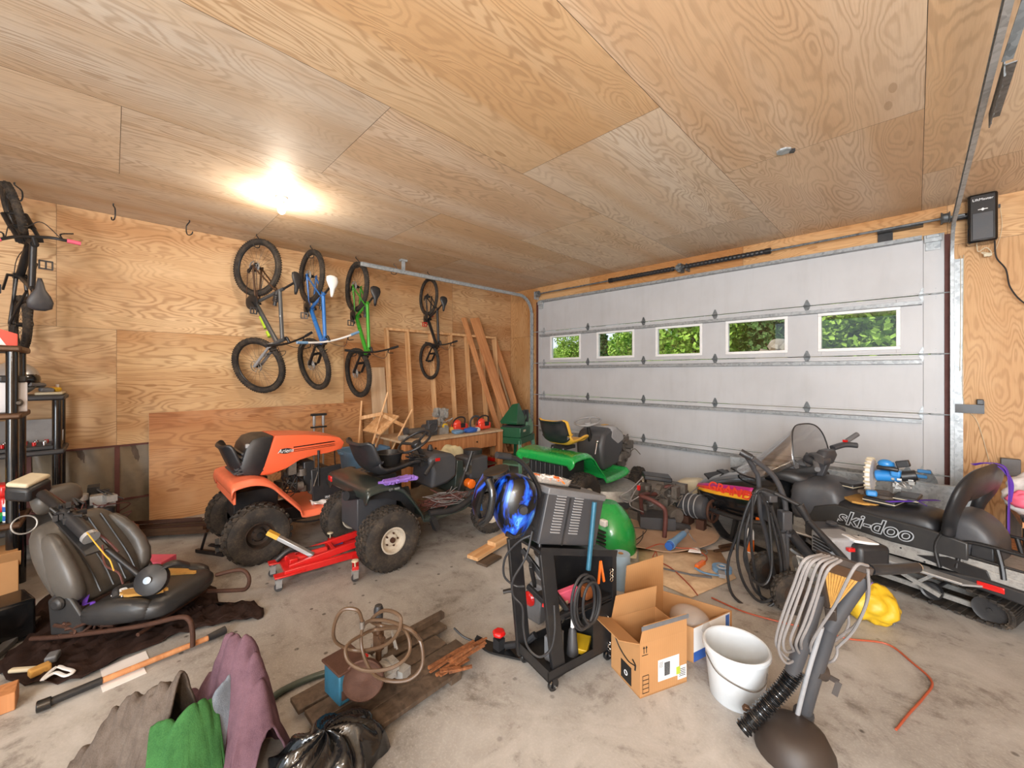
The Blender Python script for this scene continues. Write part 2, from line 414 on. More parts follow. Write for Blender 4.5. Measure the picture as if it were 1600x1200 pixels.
M['lumber'] = lumber('pine_lumber', 'dcb386', 'b8834f'); M['lumber2'] = lumber('fir_lumber', 'cd9160', 'a5683c'); M['oldwood'] = lumber('weathered_wood', '5f4f41', '352a21')
M['redwood'] = lumber('splintered_cedar', '99603a', '5a3520', 2.0); M['paleply'] = lumber('pale_plywood', 'd6bd9c', 'b8997a', 0.5)
M['carton'] = carton('cardboard'); M['carton2'] = carton('flattened_cardboard', 'c4a78f', '9d7d63'); M['paper'] = plain('paper', 'e9e4e2', 0.8)
M['glass'] = glass('window_glass', (1, 1, 1, 1), 0.01); M['shield'] = glass('smoked_windshield', (0.95, 0.94, 0.935, 1), 0.12, 0.15)
M['film'] = plastic_film('clear_plastic', 'cfc8c0', 0.28); M['bagwhite'] = plastic_film('white_bag_film', 'ece6e4', 0.85)
M['vinyl'] = paint('grey_leather', '57534e', 0.38, 0, 0.6, '37332f', 6, bump=0.15); M['vinyl_dk'] = paint('charcoal_leather', '2c2c2d', 0.4, 0, 0.4, '4b463f', 6)
M['foam'] = paint('yellow_foam', 'b88a45', 0.95, 0, 0.6, '6a4a24', 20, bump=0.6)
M['browncloth'] = cloth('brown_cloth', '33241f', '251a17', 90, 0.9); M['mauve'] = cloth('mauve_towel', '6d525b', '4f3a43', 300, 1.0, 9)
M['greytowel'] = cloth('grey_brown_towel', '6a6058', '4a4039', 220, 1.0, 12); M['greentowel'] = cloth('green_towel', '41713f', '2b522d', 220, 1.0, 9); M['bluetowel'] = cloth('blue_grey_towel', '79828c', '5c636c', 220, 1.0, 9)
M['redlamp'] = paint('red_lens', 'c01a1a', 0.15, 0, 0.05, coat=0.5); M['amber'] = paint('amber_lens', 'e06a1e', 0.2, 0, 0.05, coat=0.5)
M['cord_orange'] = paint('orange_cord', 'a34c31', 0.5, 0, 0.3, '6b3a2a', 7); M['cord_grey'] = paint('grey_cord', '807c7b', 0.5, 0, 0.3, '544f4b', 7)
M['hose_brown'] = paint('brown_hose', '54402f', 0.4, 0, 0.5, '33241b', 9); M['hose_green'] = paint('green_hose', '3f4a42', 0.4, 0, 0.4, '25221e', 7)
M['magenta'] = plain('magenta_decal', 'b42a7c', 0.3); M['decal_red'] = plain('red_decal', 'e0432f', 0.3); M['decal_yellow'] = plain('yellow_decal', 'e6a52c', 0.3)
M['white_ink'] = plain('white_lettering', 'e8e8e8', 0.5); M['black_ink'] = plain('black_lettering', '141414', 0.5); M['silver_ink'] = plain('silver_lettering', 'b9bec4', 0.35, 0.3)
M['green_ink'] = plain('green_sticker', 'a8b83a', 0.6); M['pink'] = paint('pink_plastic', 'e0607a', 0.5, 0, 0.1); M['bulb'] = plain('bulb_glow', 'fff0d8', 0.3, 0, 14)
M['concrete_wall'] = paint('film_covered_concrete', '7d705d', 0.3, 0, 0.6, '4a4138', 3, bump=0.5)
M['whitestuff'] = paint('white_box', 'd5d5da', 0.5, 0, 0.2)
def rebase(t, loc):
    """move a thing's Empty to its base; parts were built in room coordinates"""
    t.location = loc
    for c in t.children: c.location = V(c.location) - V(loc)
    return t
# ---------------------------------------------------------------- the room
X0, X1, Y0, Y1, HC = -6.08, 4.2, -4.0, 6.0, 3.36
def sheets(name, mat, quads, back=None):
    """quads: (origin, uvec, vvec, tint, graindir) -> one flat sheet each with its own UV offset and tint"""
    me = bpy.data.meshes.new(name); vs = []; fs = []; uvs = []; cols = []
    rnd = random.Random(hash(name) % 1000 if False else len(name) * 37)
    for (o, u, v, tint, gr) in quads:
        o = V(o); u = V(u); v = V(v); g = 0.0015
        un = u.normalized() * g; vn = v.normalized() * g
        b = len(vs)
        vs += [o + un + vn, o + u - un + vn, o + u + v - un - vn, o + v + un - vn]
        fs.append((b, b+1, b+2, b+3))
        ox, oy = rnd.uniform(0, 60), rnd.uniform(0, 60)
        L, H = u.length, v.length
        q = [(0, 0), (L, 0), (L, H), (0, H)]
        if gr: q = [(y, x) for x, y in q]
        uvs += [(x + ox, y + oy) for x, y in q]; cols += [tint] * 4
    me.from_pydata(vs, [], fs); uvl = me.uv_layers.new(name='UVMap')
    for i, c in enumerate(uvs): uvl.data[i].uv = c
    ca = me.color_attributes.new('tint', 'FLOAT_COLOR', 'CORNER')
    for i, c in enumerate(cols): ca.data[i].color = (c[0], c[1], c[2], 1)
    o = bpy.data.objects.new(name, me); COL.objects.link(o); me.materials.append(mat)
    return o
R = random.Random(3)
def tint(a=0.9, b=1.08, warm=0.05):
    k = R.uniform(a, b); w = R.uniform(-warm, warm)
    return (k * (1 + w * 0.6), k, k * (1 - w))
# floor: a thick slab
bm = B(); box2(bm, (X0 - 0.2, Y0 - 0.2, -0.15), (X1 + 0.2, Y1 + 0.25, 0.0)); struct('floor', bm, M['concrete'])
# ceiling: 4x8 sheets staggered, on joists (slab above)
cq = []
xs = [X0, -4.79, -3.57, -2.37, -1.155, 0.037, 1.255, 2.475, 3.695, X1]
for i in range(9):
    st = 1.26 if i % 2 == 0 else 2.48
    ys = [y for y in [st + 2.44 * k for k in range(-4, 4)] if Y0 < y < Y1 - 0.05]
    ys = [Y0] + ys + [Y1]
    for a, b in zip(ys[:-1], ys[1:]):
        t = tint(0.95, 1.12, 0.06)
        if i == 2 and 1.0 < a < 2: t = (1.08, 1.08, 1.10)
        if i == 3 and a < 2 < b + 1 and a > -1: t = (1.0, 0.88, 0.72)
        if i == 4 and a > 1: t = (1.04, 0.98, 0.93)
        cq.append(((xs[i], a, HC), (0, b - a, 0), (xs[i+1] - xs[i], 0, 0), t, False))
ceil = sheets('ceiling', M['ply_ceiling'], cq); ceil['kind'] = 'structure'
bm = B(); box2(bm, (X0 - 0.2, Y0 - 0.2, HC + 0.003), (X1 + 0.2, Y1 + 0.25, HC + 0.2)); struct('trim_1', bm, M['oldwood'])
# left wall
lq = []
for a, b, t in [(-4.0, -2.41, tint()), (-2.41, -0.40, (1.02, 1.0, 0.96)), (-0.40, 2.04, (1.04, 1.02, 0.98)), (2.04, 4.48, (0.98, 0.92, 0.84)), (4.48, 6.0, (0.95, 0.88, 0.8))]:
    lq.append(((X0, a, 2.129), (0, b - a, 0), (0, 0, HC - 2.129), t, False))
for a, b, t in [(-4.0, -2.41, tint()), (-2.41, 0.03, (1.0, 1.0, 0.98)), (0.03, 2.47, (1.02, 1.0, 0.92)), (2.47, 4.91, (0.86, 0.69, 0.55)), (4.91, 6.0, (0.84, 0.67, 0.53))]:
    lq.append(((X0, a, 0.88), (0, b - a, 0), (0, 0, 2.129 - 0.88), t, False))
lq.append(((X0, 2.47, 0.0), (0, 2.44, 0), (0, 0, 0.88), (0.84, 0.67, 0.53), False)); lq.append(((X0, 4.91, 0.0), (0, 1.09, 0), (0, 0, 0.88), (0.84, 0.72, 0.6), False))
wl = sheets('wall_left', M['ply_wall'], lq); wl['kind'] = 'structure'
bm = B(); box2(bm, (X0 - 0.15, Y0, 0.0), (X0 - 0.003, Y1, HC)); struct('trim_2', bm, M['oldwood'])
# lower part of the left wall: film over insulation with studs
bm = B()
def film(u, v): return (X0 + 0.012 + 0.012 * math.sin(u * 90) * math.sin(v * 5) + 0.008 * math.sin(u * 210 + v * 9), Y0 + 0.01 + u * (2.5 - Y0 - 0.02), v * 0.878)
sheet(bm, film, 300, 12)
struct('trim_3', bm, M['concrete_wall'])
bm = B()
for y in [-1.2, -0.58, 0.034, 0.64, 1.25]:
    box2(bm, (X0 + 0.0, y - 0.02, 0.0), (X0 + 0.03, y + 0.02, 0.87))
box2(bm, (X0, -2.0, 0.285), (X0 + 0.034, 1.3, 0.305)); box2(bm, (X0, -4, 0.868), (X0 + 0.03, 2.47, 0.884))
struct('trim_4', bm, M['rustred'])
# door wall: plywood with the opening
DX0, DX1, DZ = -5.35, 0.22, 3.05
dq = [((X0, Y1, 0.0), (0, 0, 2.4), (0.75, 0, 0), (0.82, 0.72, 0.6), False), ((X0, Y1, 2.4), (0, 0, HC - 2.4), (0.75, 0, 0), (0.8, 0.68, 0.55), False),
      ((DX0 + 0.02, Y1, DZ + 0.0), (1.25, 0, 0), (0, 0, HC - DZ), (0.95, 0.88, 0.78), False), ((DX0 + 1.27, Y1, DZ), (2.44, 0, 0), (0, 0, HC - DZ), (0.78, 0.6, 0.42), False),
      ((DX0 + 3.71, Y1, DZ), (DX1 - DX0 - 3.71, 0, 0), (0, 0, HC - DZ), (0.96, 0.86, 0.72), False),
      ((DX1, Y1, 2.95), (1.6, 0, 0), (0, 0, HC - 2.95), (0.98, 0.92, 0.84), False), ((1.82, Y1, 2.95), (X1 - 1.82, 0, 0), (0, 0, HC - 2.95), (0.98, 0.92, 0.84), False),
      ((DX1, Y1, 0.0), (0, 0, 2.95), (1.22, 0, 0), (0.94, 0.89, 0.82), False), ((DX1 + 1.22, Y1, 0.0), (0, 0, 2.95), (1.22, 0, 0), (1.0, 0.94, 0.85), False),
      ((DX1 + 2.44, Y1, 0.0), (0, 0, 2.95), (X1 - DX1 - 2.44, 0, 0), (1.0, 0.94, 0.85), False)]
wb = sheets('wall_front', M['ply_door'], dq); wb['kind'] = 'structure'
bm = B(); box2(bm, (X0 - 0.15, Y1 + 0.003, 0), (DX0, Y1 + 0.2, HC)); box2(bm, (DX1, Y1 + 0.003, 0), (X1 + 0.15, Y1 + 0.2, HC)); box2(bm, (DX0, Y1 + 0.003, DZ + 0.04), (DX1, Y1 + 0.2, HC))
struct('trim_5', bm, M['oldwood'])
# right wall and back wall (behind the camera) with an opening added for fill light
rq = []
y = Y0
while y < Y1 - 0.1:
    b = min(Y1, y + 1.22); rq.append(((X1, y, 0.0), (0, 0, 2.44), (0, b - y, 0), tint(), False)); rq.append(((X1, y, 2.44), (0, 0, HC - 2.44), (0, b - y, 0), tint(), False)); y = b
wr = sheets('wall_right', M['ply_wall'], rq); wr['kind'] = 'structure'
bm = B(); box2(bm, (X1 + 0.003, Y0, 0), (X1 + 0.15, Y1, HC)); struct('trim_6', bm, M['oldwood'])
bq = [((X0, Y0, 0.0), (0, 0, HC), (X0 * -1 - 3.4, 0, 0), tint(), False), ((3.75, Y0, 0.0), (0, 0, HC), (X1 - 3.75, 0, 0), tint(), False)]
wk = sheets('wall_back', M['ply_wall'], bq); wk['kind'] = 'structure'

t = thing('added_fill_lamp', 'added square softbox fill lamp on a black tripod behind the camera', 'lamp', (0.6, -0.88, 0))  # unseen body for the added fill lamp
bm = B(); cyl(bm, (0, 0, 0.3), (0, 0, 1.95), 0.014, n=10)
for a in (0.5, 2.6, 4.7): cyl(bm, (0, 0, 0.55), (0.4 * math.cos(a), 0.4 * math.sin(a), 0.0), 0.01, n=8)
obj('tripod', bm, M['black'], t)
bm = B(); box(bm, (-0.02, 0.05, 1.95), (0.46, 0.46, 0.06), (math.radians(-52), 0, math.radians(20))); obj('softbox', bm, M['black'], t)
M['strut'] = galv('strut_steel', '9a9ea1', '7a7e80')
# garage door
gd = bpy.data.objects.new('door_1', None); COL.objects.link(gd); gd['kind'] = 'structure'; gd.location = (0, 0, 0)
yd = 6.005; sec = 0.619
wins = [(-4.954, -4.31), (-3.904, -3.26), (-2.83, -2.20), (-1.822, -1.17), (-0.80, -0.155)]
for k in range(5):
    bm = B(); z0, z1 = k * sec + 0.004, (k + 1) * sec - 0.004
    if k == 3:
        holes_plate(bm, DX0 + 0.06, DX1 - 0.02, z0, z1, [(a, b, 1.95, 2.34) for a, b in wins], yd, yd + 0.045)
    else: box2(bm, (DX0 + 0.06, yd, z0), (DX1 - 0.02, yd + 0.045, z1))
    # end stiles and the thin horizontal score line
    for xa, xb in ((DX0 + 0.06, DX0 + 0.13), (DX1 - 0.17, DX1 - 0.02)): box2(bm, (xa, yd - 0.012, z0), (xb, yd + 0.01, z1))
    box2(bm, (DX0 + 0.13, yd - 0.006, z0 + 0.0), (DX1 - 0.17, yd + 0.01, z0 + 0.02)); box2(bm, (DX0 + 0.13, yd - 0.004, z1 - 0.02), (DX1 - 0.17, yd + 0.01, z1))
    p = obj('door_panel', bm, M['door'], gd, bevel=0.003)
    if k == 3:
        for a, b in wins:
            bm = B(); e = 0.035
            box2(bm, (a - e, yd - 0.014, 1.95 - e), (b + e, yd + 0.0, 1.95)); box2(bm, (a - e, yd - 0.014, 2.34), (b + e, yd + 0.0, 2.34 + e))
            box2(bm, (a - e, yd - 0.014, 1.95), (a, yd + 0.0, 2.34)); box2(bm, (b, yd - 0.014, 1.95), (b + e, yd + 0.0, 2.34))
            f = obj('window_frame', bm, M['white'], gd, bevel=0.004)
            bm = B(); box2(bm, (a, yd + 0.018, 1.95), (b, yd + 0.024, 2.34)); obj('pane', bm, M['glass'], f)
# struts (U-bars) under each section top
for k in range(1, 6):
    zt = k * sec - (0.105 if k < 5 else 0.05); bm = B()
    prism(bm, [(0, 0), (0.055, 0.006), (0.055, 0.045), (0, 0.052), (0, 0.045), (0.048, 0.039), (0.048, 0.012), (0, 0.007)], ((DX0 + DX1) / 2 - 0.03, yd, zt), (0, -1, 0), (0, 0, 1), (DX1 - DX0 - 0.30, 0, 0))
    obj('strut', bm, M['strut'], gd, ang=20)
def hinge_mb(x, z, roller=0):
    bm = B()
    for s in (1, -1):
        prism(bm, [(-0.032, 0.0), (0.032, 0.0), (0.03, 0.02 * s), (0.008, 0.075 * s), (-0.008, 0.075 * s), (-0.03, 0.02 * s)], (x, yd - 0.006, z), (1, 0, 0), (0, 0, 1), (0, 0.006, 0))
    cyl(bm, (x - 0.036, yd - 0.022, z), (x + 0.036, yd - 0.022, z), 0.009, n=8)
    box(bm, (x, yd - 0.015, z), (0.05, 0.016, 0.02))
    for dz in (0.035, 0.055, -0.03, -0.05): cyl(bm, (x, yd - 0.006, z + dz), (x, yd - 0.014, z + dz), 0.005, n=6)
    if roller:
        cyl(bm, (x, yd - 0.03, z), (x + roller, yd - 0.03, z), 0.006, n=8); cyl(bm, (x + roller * 0.9, yd - 0.03, z), (x + roller * 1.05, yd - 0.03, z), 0.022, n=12)
    return bm
for k in range(1, 5):
    for x in (-4.123, -3.066, -1.994, -0.941): obj('hinge', hinge_mb(x, k * sec), M['galv_dark'], gd)
    for x in (-5.24, -5.15, 0.05, 0.14): obj('hinge', hinge_mb(x, k * sec, -0.2 if x == -5.24 else (0.11 if x == 0.14 else 0)), M['galv'], gd)
for x in (-5.22, 0.12):
    bm = B(); box(bm, (x, yd - 0.02, 5 * sec - 0.05), (0.13, 0.04, 0.075)); box(bm, (x, yd - 0.045, 5 * sec - 0.03), (0.10, 0.02, 0.03)); box(bm, (x, yd - 0.01, 5 * sec - 0.12), (0.11, 0.02, 0.10))
    obj('top_bracket', bm, M['galv'], gd, bevel=0.003)
# jambs beside the door
bm = B(); box2(bm, (DX0 - 0.0, Y1 - 0.002, 0), (DX0 + 0.055, Y1 + 0.1, 3.07)); box2(bm, (DX1 - 0.018, Y1 - 0.002, 0), (DX1 + 0.02, Y1 + 0.1, 3.07)); struct('trim_7', bm, M['rustred'])

# tracks
def track(x, sgn, ztop, yend, name, label):
    t = thing(name, label, 'track', (x, 5.9, 0))
    def prof(bm, pts):
        # C channel open toward the door centre (sgn = direction of opening)
        rings = []
        P = [V(p) for p in pts]
        for i, p in enumerate(P):
            d = (P[min(i+1, len(P)-1)] - P[max(i-1, 0)]).normalized(); nn = V(0, d.z, -d.y)
            sec2 = [(-0.028, 0), (-0.028, 0.02), (-0.022, 0.02), (-0.022, 0.006), (0.022, 0.006), (0.022, 0.02), (0.028, 0.02), (0.028, 0)]
            rings.append([p + nn * a + V(sgn * b * 1.3, 0, 0) for a, b in sec2])
        loft(bm, rings)
    bm = B(); prof(bm, [(0, 0.02, 0.0), (0, 0.02, 1.4), (0, 0.02, ztop - 0.36)] + [(0, 0.02 - 0.34 + 0.34 * math.cos(a), ztop - 0.34 + 0.34 * math.sin(a)) for a in [PI/2 * i / 10 for i in range(11)]] + [(0, -1.5, ztop), (0, yend, ztop + 0.0)])
    obj('rail', bm, M['galv'], t, ang=25)
    bm = B(); box2(bm, (-sgn * 0.003, 0.03, 0.0), (-sgn * 0.007, 0.098, ztop - 0.3)); box2(bm, (-sgn * 0.005, 0.09, 0.0), (-sgn * 0.065, 0.097, ztop - 0.3))
    obj('mounting_angle', bm, M['galv'], t)
    return t
tl = track(-5.42, 1, 3.17, -3.47, 'door_track', 'galvanised steel garage door track beside the plywood corner on the left')
bm = B(); box2(bm, (-0.02, -2.83, 3.17), (0.02, -2.79, 3.355)); box2(bm, (-0.035, -2.86, 3.33), (0.035, -2.76, 3.358)); box2(bm, (-0.05, -2.84, 3.15), (0.0, -2.78, 3.19)); obj('hanger', bm, M['galv'], tl)
tr = track(0.262, -1, 3.10, -4.6, 'door_track', 'galvanised steel garage door track beside the black opener on the right')
bm = B(); box2(bm, (0.02, -3.0, 3.02), (0.025, -2.45, 3.10)); box2(bm, (0.02, -3.0, 3.07), (0.06, -2.45, 3.075))
for y in [-2.95 + 0.1 * i for i in range(6)]: cyl(bm, (0.028, y, 3.05), (0.031, y, 3.05), 0.012, n=8)
beam(bm, (0.03, -3.0, 3.09), (0.10, -3.45, 3.35), 0.035, 0.006)
obj('hanger', bm, M['galv_dark'], tr)
# torsion shaft with springs
t = thing('torsion_spring_shaft', 'black torsion spring shaft running above the garage door', 'door spring', (0, 5.87, 3.20))
bm = B(); cyl(bm, (-5.25, 0, 0), (0.33, 0, 0), 0.0127, n=12); obj('shaft', bm, M['galv_dark'], t)
for xa, xb in ((-3.60, -2.52), (-2.36, -1.32)):
    bm = B(); n = 40; lathe(bm, [(0.03 + 0.004 * (i % 2), (xb - xa) * i / n) for i in range(n + 1)], (xa, 0, 0), (1, 0, 0), 14)
    o = obj('spring', bm, M['black'], t, ang=15)
    bm = B(); cyl(bm, (xb - 0.03 if xa > -3 else xa - 0.01, 0, 0), (xb + 0.03 if xa > -3 else xa + 0.05, 0, 0), 0.037, n=14); obj('winding_cone', bm, M['black_metal'], t)
bm = B(); box(bm, (-2.44, 0.055, 0.0), (0.05, 0.13, 0.12)); cyl(bm, (-2.48, 0, 0), (-2.40, 0, 0), 0.045, n=12); box(bm, (-2.34, 0.05, -0.01), (0.02, 0.12, 0.10)); obj('centre_bracket', bm, M['galv_dark'], t)
for x in (-5.2, 0.2):
    bm = B(); lathe(bm, [(0.055, -0.03), (0.06, -0.025), (0.045, -0.01), (0.045, 0.02), (0.06, 0.03), (0.055, 0.035)], (x, 0, 0), (1, 0, 0), 18); obj('cable_drum', bm, M['galv_dark'], t)
    bm = B(); box(bm, (x - 0.07 if x < 0 else x + 0.07, 0.045, -0.02), (0.006, 0.14, 0.15)); obj('end_bracket', bm, M['galv'], t)
bm = B(); box2(bm, (-0.30, 0.10, -0.12), (-0.18, 0.125, 0.02)); box2(bm, (-0.30, 0.02, -0.02), (0.05, 0.12, 0.0)); obj('cable_tension_bracket', bm, M['black_metal'], t)

# opener on the wall
t = thing('garage_door_opener', 'black wall mounted garage door opener beside the right hand door track', 'garage door opener', (0.44, 5.99, 3.13))
bm = B(); box(bm, (0, -0.09, 0), (0.19, 0.17, 0.46)); obj('housing', bm, M['gloss_black'], t, bevel=0.02)
bm = B(); box(bm, (0.0, -0.178, -0.08), (0.13, 0.006, 0.25)); obj('cover', bm, M['dark_grey'], t, bevel=0.01)
text('lettering', 'LiftMaster', 0.032, M['white_ink'], t, (0.0, -0.177, 0.17), (PI/2, 0, 0))
bm = B(); cyl(bm, (-0.03, -0.18, 0.075), (0.03, -0.18, 0.075), 0.004, n=8); box(bm, (0, -0.178, 0.075), (0.02, 0.004, 0.02), (0, PI/4, 0)); obj('emblem', bm, M['white_ink'], t)
bm = B(); box(bm, (0.105, -0.08, 0.10), (0.02, 0.03, 0.03)); cyl(bm, (-0.09, -0.05, 0.07), (-0.2, -0.05, 0.07), 0.03, n=12); obj('side_button', bm, M['black'], t)
bm = B(); tube(bm, [(-0.03, -0.07, -0.23), (-0.02, -0.08, -0.30), (0.03, -0.07, -0.27), (0.06, -0.08, -0.33), (0.0, -0.07, -0.31), (0.05, -0.06, -0.36)], 0.004, 6); tube(bm, [(0.12, -0.02, 0.11), (0.13, -0.02, -0.1), (0.09, -0.03, -0.30), (0.06, -0.05, -0.33)], 0.002, 6)
box(bm, (0.04, -0.06, -0.34), (0.05, 0.03, 0.03)); obj('wiring', bm, M['beige'], t)
bm = B(); tube(bm, [(0.08, -0.09, -0.22), (0.09, -0.09, -0.38), (0.15, -0.06, -0.5), (0.18, -0.05, -0.68), (0.28, -0.05, -0.85), (0.5, -0.05, -1.0), (0.8, -0.05, -1.05)], 0.006, 8); obj('power_cord', bm, M['black'], t)
bm = B(); tube(bm, [(-0.11, -0.006, -0.3), (-0.115, -0.006, -1.2), (-0.11, -0.006, -1.75), (-0.02, -0.006, -1.95), (0.06, -0.006, -2.35)], 0.0028, 6); tube(bm, [(-0.13, -0.006, -0.3), (-0.13, -0.006, -0.9), (-0.135, -0.006, -1.45)], 0.0025, 6); obj('low_voltage_wire', bm, M['beige'], t)
t = thing('safety_sensor', 'black sensor bracket on the right hand door track', 'sensor', (0.35, 5.92, 1.31))
bm = B(); box(bm, (0.0, 0.03, 0), (0.22, 0.008, 0.085)); box(bm, (0.108, 0.05, 0.02), (0.006, 0.04, 0.12)); obj('bracket', bm, M['black_metal'], t)
bm = B(); box(bm, (0.085, 0.055, 0.07), (0.045, 0.05, 0.05)); obj('sensor_body', bm, M['black'], t, bevel=0.005)
# conduit strip, outlet box on ceiling, bulb
t = thing('ceiling_light', 'lit bare bulb in a round ceiling socket above the bicycles', 'light', (-4.322, 1.158, HC))
bm = B(); lathe(bm, [(0.055, 0.0), (0.055, -0.02), (0.03, -0.035), (0.022, -0.06)], n=20); obj('socket', bm, M['white'], t)
bm = B(); lathe(bm, [(0.012, -0.055), (0.018, -0.075), (0.032, -0.10), (0.036, -0.125), (0.028, -0.15), (0.01, -0.163)], n=20)
o = obj('light_bulb', bm, M['bulb'], t); o.visible_shadow = True
for x, y, l_ in ((2.3, -1.2, 'right'), (-2.6, -2.4, 'left')): dup(t, (x, y, HC), label='added fill bulb in a ceiling socket behind the camera on the %s' % l_)  # unseen bulb fixtures, added to carry the fill lights
t = thing('junction_box', 'small steel junction box hanging open from the plywood ceiling', 'junction box', (-0.713, 3.635, HC), 0.5)
bm = B(); lathe(bm, [(0.05, 0), (0.05, -0.012), (0.04, -0.014)], n=8); obj('cover_plate', bm, M['galv'], t)
bm = B(); box(bm, (0.055, 0, -0.012), (0.03, 0.03, 0.022)); obj('connector', bm, M['black'], t)
# ---------------------------------------------------------------- wheels and tractors (local: y forward, +x side faces the room)
def tyre_bm(R, w, rr, rows=4, nl=30, lug=0.012, chev=False):
    bm = B(); h = w / 2
    prof = [(rr, -h * 0.72), (rr + 0.012, -h * 0.80), (rr + (R - rr) * 0.45, -h * 1.0), (R - 0.035, -h * 0.98), (R - 0.012, -h * 0.84), (R - 0.004, -h * 0.45), (R, 0)]
    prof = prof + [(r, -x) for r, x in reversed(prof[:-1])]
    lathe(bm, prof + [(rr, -h * 0.72)], axis=(1, 0, 0), n=40, cap=False)
    for j in range(rows):
        x = -h * 0.82 + (2 * h * 0.82) * (j + 0.5) / rows
        for i in range(nl):
            a = 2 * PI * (i + 0.5 * (j % 2)) / nl; r = R - (0.008 if abs(x) > h * 0.5 else 0.0)
            L = 2 * PI * R / nl * 0.62
            box(bm, (x, math.cos(a) * r, math.sin(a) * r), (1.64 * h / rows * 0.78, L, lug * 2), (a - PI/2, 0, 0) if not chev else (a - PI/2, 0, 0.5 if x > 0 else -0.5))
    return bm
def add_wheel(t, x, y, R, w, rr, rim, s=1, rows=4, nl=30, chev=False, turn=0.0, name='wheel'):
    o = obj(name, tyre_bm(R, w, rr, rows, nl, chev=chev), M['rubber'], t); place(o, (x, y, R), turn)
    h = w / 2; bm = B()
    for q in (s, -s):
        lathe(bm, [(rr + 0.004, q * h * 0.74), (rr + 0.006, q * h * 0.80), (rr - 0.006, q * h * 0.80), (rr - 0.012, q * h * 0.6), (rr * 0.80, q * h * 0.42), (rr * 0.55, q * h * 0.36), (rr * 0.42, q * h * 0.52), (rr * 0.15, q * h * 0.55), (0.001, q * h * 0.55)], axis=(1, 0, 0), n=28, cap=False)
    obj('rim', bm, rim, o, ang=30)
    bm = B(); cyl(bm, (s * h * 0.3, 0, 0), (s * h * 0.72, 0, 0), 0.022, n=14)
    for i in range(5 if rr > 0.09 else 0):
        a = 2 * PI * i / 5; cyl(bm, (s * h * 0.4, math.cos(a) * rr * 0.5, math.sin(a) * rr * 0.5), (s * h * 0.56, math.cos(a) * rr * 0.5, math.sin(a) * rr * 0.5), 0.008, n=6)
    obj('hub', bm, M['rust'] if rim != M['rim_black'] else M['black_metal'], o)
    return o
def tractor_seat(t, y, z, m, w=0.44, hb=0.34, d=0.36, back=None):
    """bucket seat: pan and backrest as one swept shell with raised rim"""
    bm = B(); prof = []
    pts = [(d, 0.035), (d * 0.97, 0.075), (d * 0.8, 0.085), (d * 0.5, 0.062), (d * 0.2, 0.05), (0.03, 0.065), (-0.03, 0.13), (-0.07, 0.22), (-0.10, 0.30), (-0.125, hb), (-0.15, hb + 0.01)]
    nu = 14
    def f(u, v):
        P = smooth([V(0, a, b) for a, b in pts], 4); i = min(len(P) - 1, int(u * (len(P) - 1) + 0.5)); p = P[i]
        s = (v - 0.5) * 2; e = 1 - 0.18 * (max(0, u - 0.6) / 0.4) ** 2 - 0.12 * (max(0, 0.15 - u) / 0.15) ** 2
        rim = 0.065 * abs(s) ** 4
        return (s * w / 2 * e, p.y + rim * (0.9 if u > 0.55 else 0.0), p.z + rim * (0.25 if u > 0.6 else 0.9))
    sheet(bm, f, 40, 16)
    o = obj('seat', bm, m, t, solid=0.03, sub=1, ang=180); o.location = (0, y, z); o.modifiers['solid'].offset = -1
    if back:
        bm = B()
        def g(u, v):
            p = f(u * 0.5 + 0.5, v); return (p[0] * 0.97, p[1] - 0.045, p[2] - 0.01)
        sheet(bm, g, 16, 12); b = obj('seat_shell', bm, back, t, solid=0.01); b.location = (0, y, z)
    bm = B(); box(bm, (0, 0.12, -0.01), (0.2, 0.22, 0.04)); 
    for s in (-1, 1): lathe(bm, [(0.03, -0.06), (0.025, -0.04), (0.03, -0.02), (0.025, 0.0)], (s * 0.08, 0.02, -0.01), n=10)
    o2 = obj('seat_bracket', bm, M['black_metal'], t); o2.location = (0, y, z)
    return o
def steering(t, c, tilt, R=0.17, m=None, low=0.3, th=0.013):
    ax = V(0, -math.sin(tilt), math.cos(tilt)); c = V(c); m = m or M['black']; bm = B()
    torus(bm, c, ax, R, th, 40, 10)
    u, w = frame_for(ax)
    for a in (0.35, PI - 0.35, -PI/2): beam(bm, c + (u * math.cos(a) + w * math.sin(a)) * R, c - ax * 0.035, 0.03, 0.012, ax)
    lathe(bm, [(0.05, -0.06), (0.055, -0.03), (0.045, -0.01), (0.02, -0.005)], c, ax, 16)
    obj('steering_wheel', bm, m, t)
    bm = B(); cyl(bm, c - ax * 0.05, c - ax * low, 0.02, 0.035, n=12); obj('steering_column', bm, M['black_metal'], t)
def fender_body(t, m, hw, y0, y1, zt, ydrop, zd, yf, thick=0.03, lip=0.10, inner=0.26, name='fender'):
    """rear deck that wraps over both wheels and runs down into the footboard"""
    prof = [(y0, zt - lip), (y0 - 0.01, zt - 0.03), (y0 + 0.03, zt), (y1 - 0.12, zt + 0.01), (y1, zt - 0.035), (y1 + 0.09, zt - 0.13), (ydrop - 0.02, zd + 0.08), (ydrop + 0.03, zd + 0.01), (yf - 0.12, zd + 0.02), (yf, zd + 0.06)]
    P = smooth([V(0, a, b) for a, b in prof], 4); bm = B(); n = len(P) - 1
    def f(u, v):
        p = P[int(u * n + 0.5)]; s = (v - 0.5) * 2; a = abs(s)
        drop = (0.0 if a < 0.90 else (a - 0.90) / 0.10 * 0.045)
        taper = 1 - 0.16 * max(0, 1 - u / 0.12) ** 2
        return (s * hw * taper, p.y, p.z - drop)
    sheet(bm, f, n, 40)
    o = obj(name, bm, m, t, solid=0.012, ang=50)
    return o
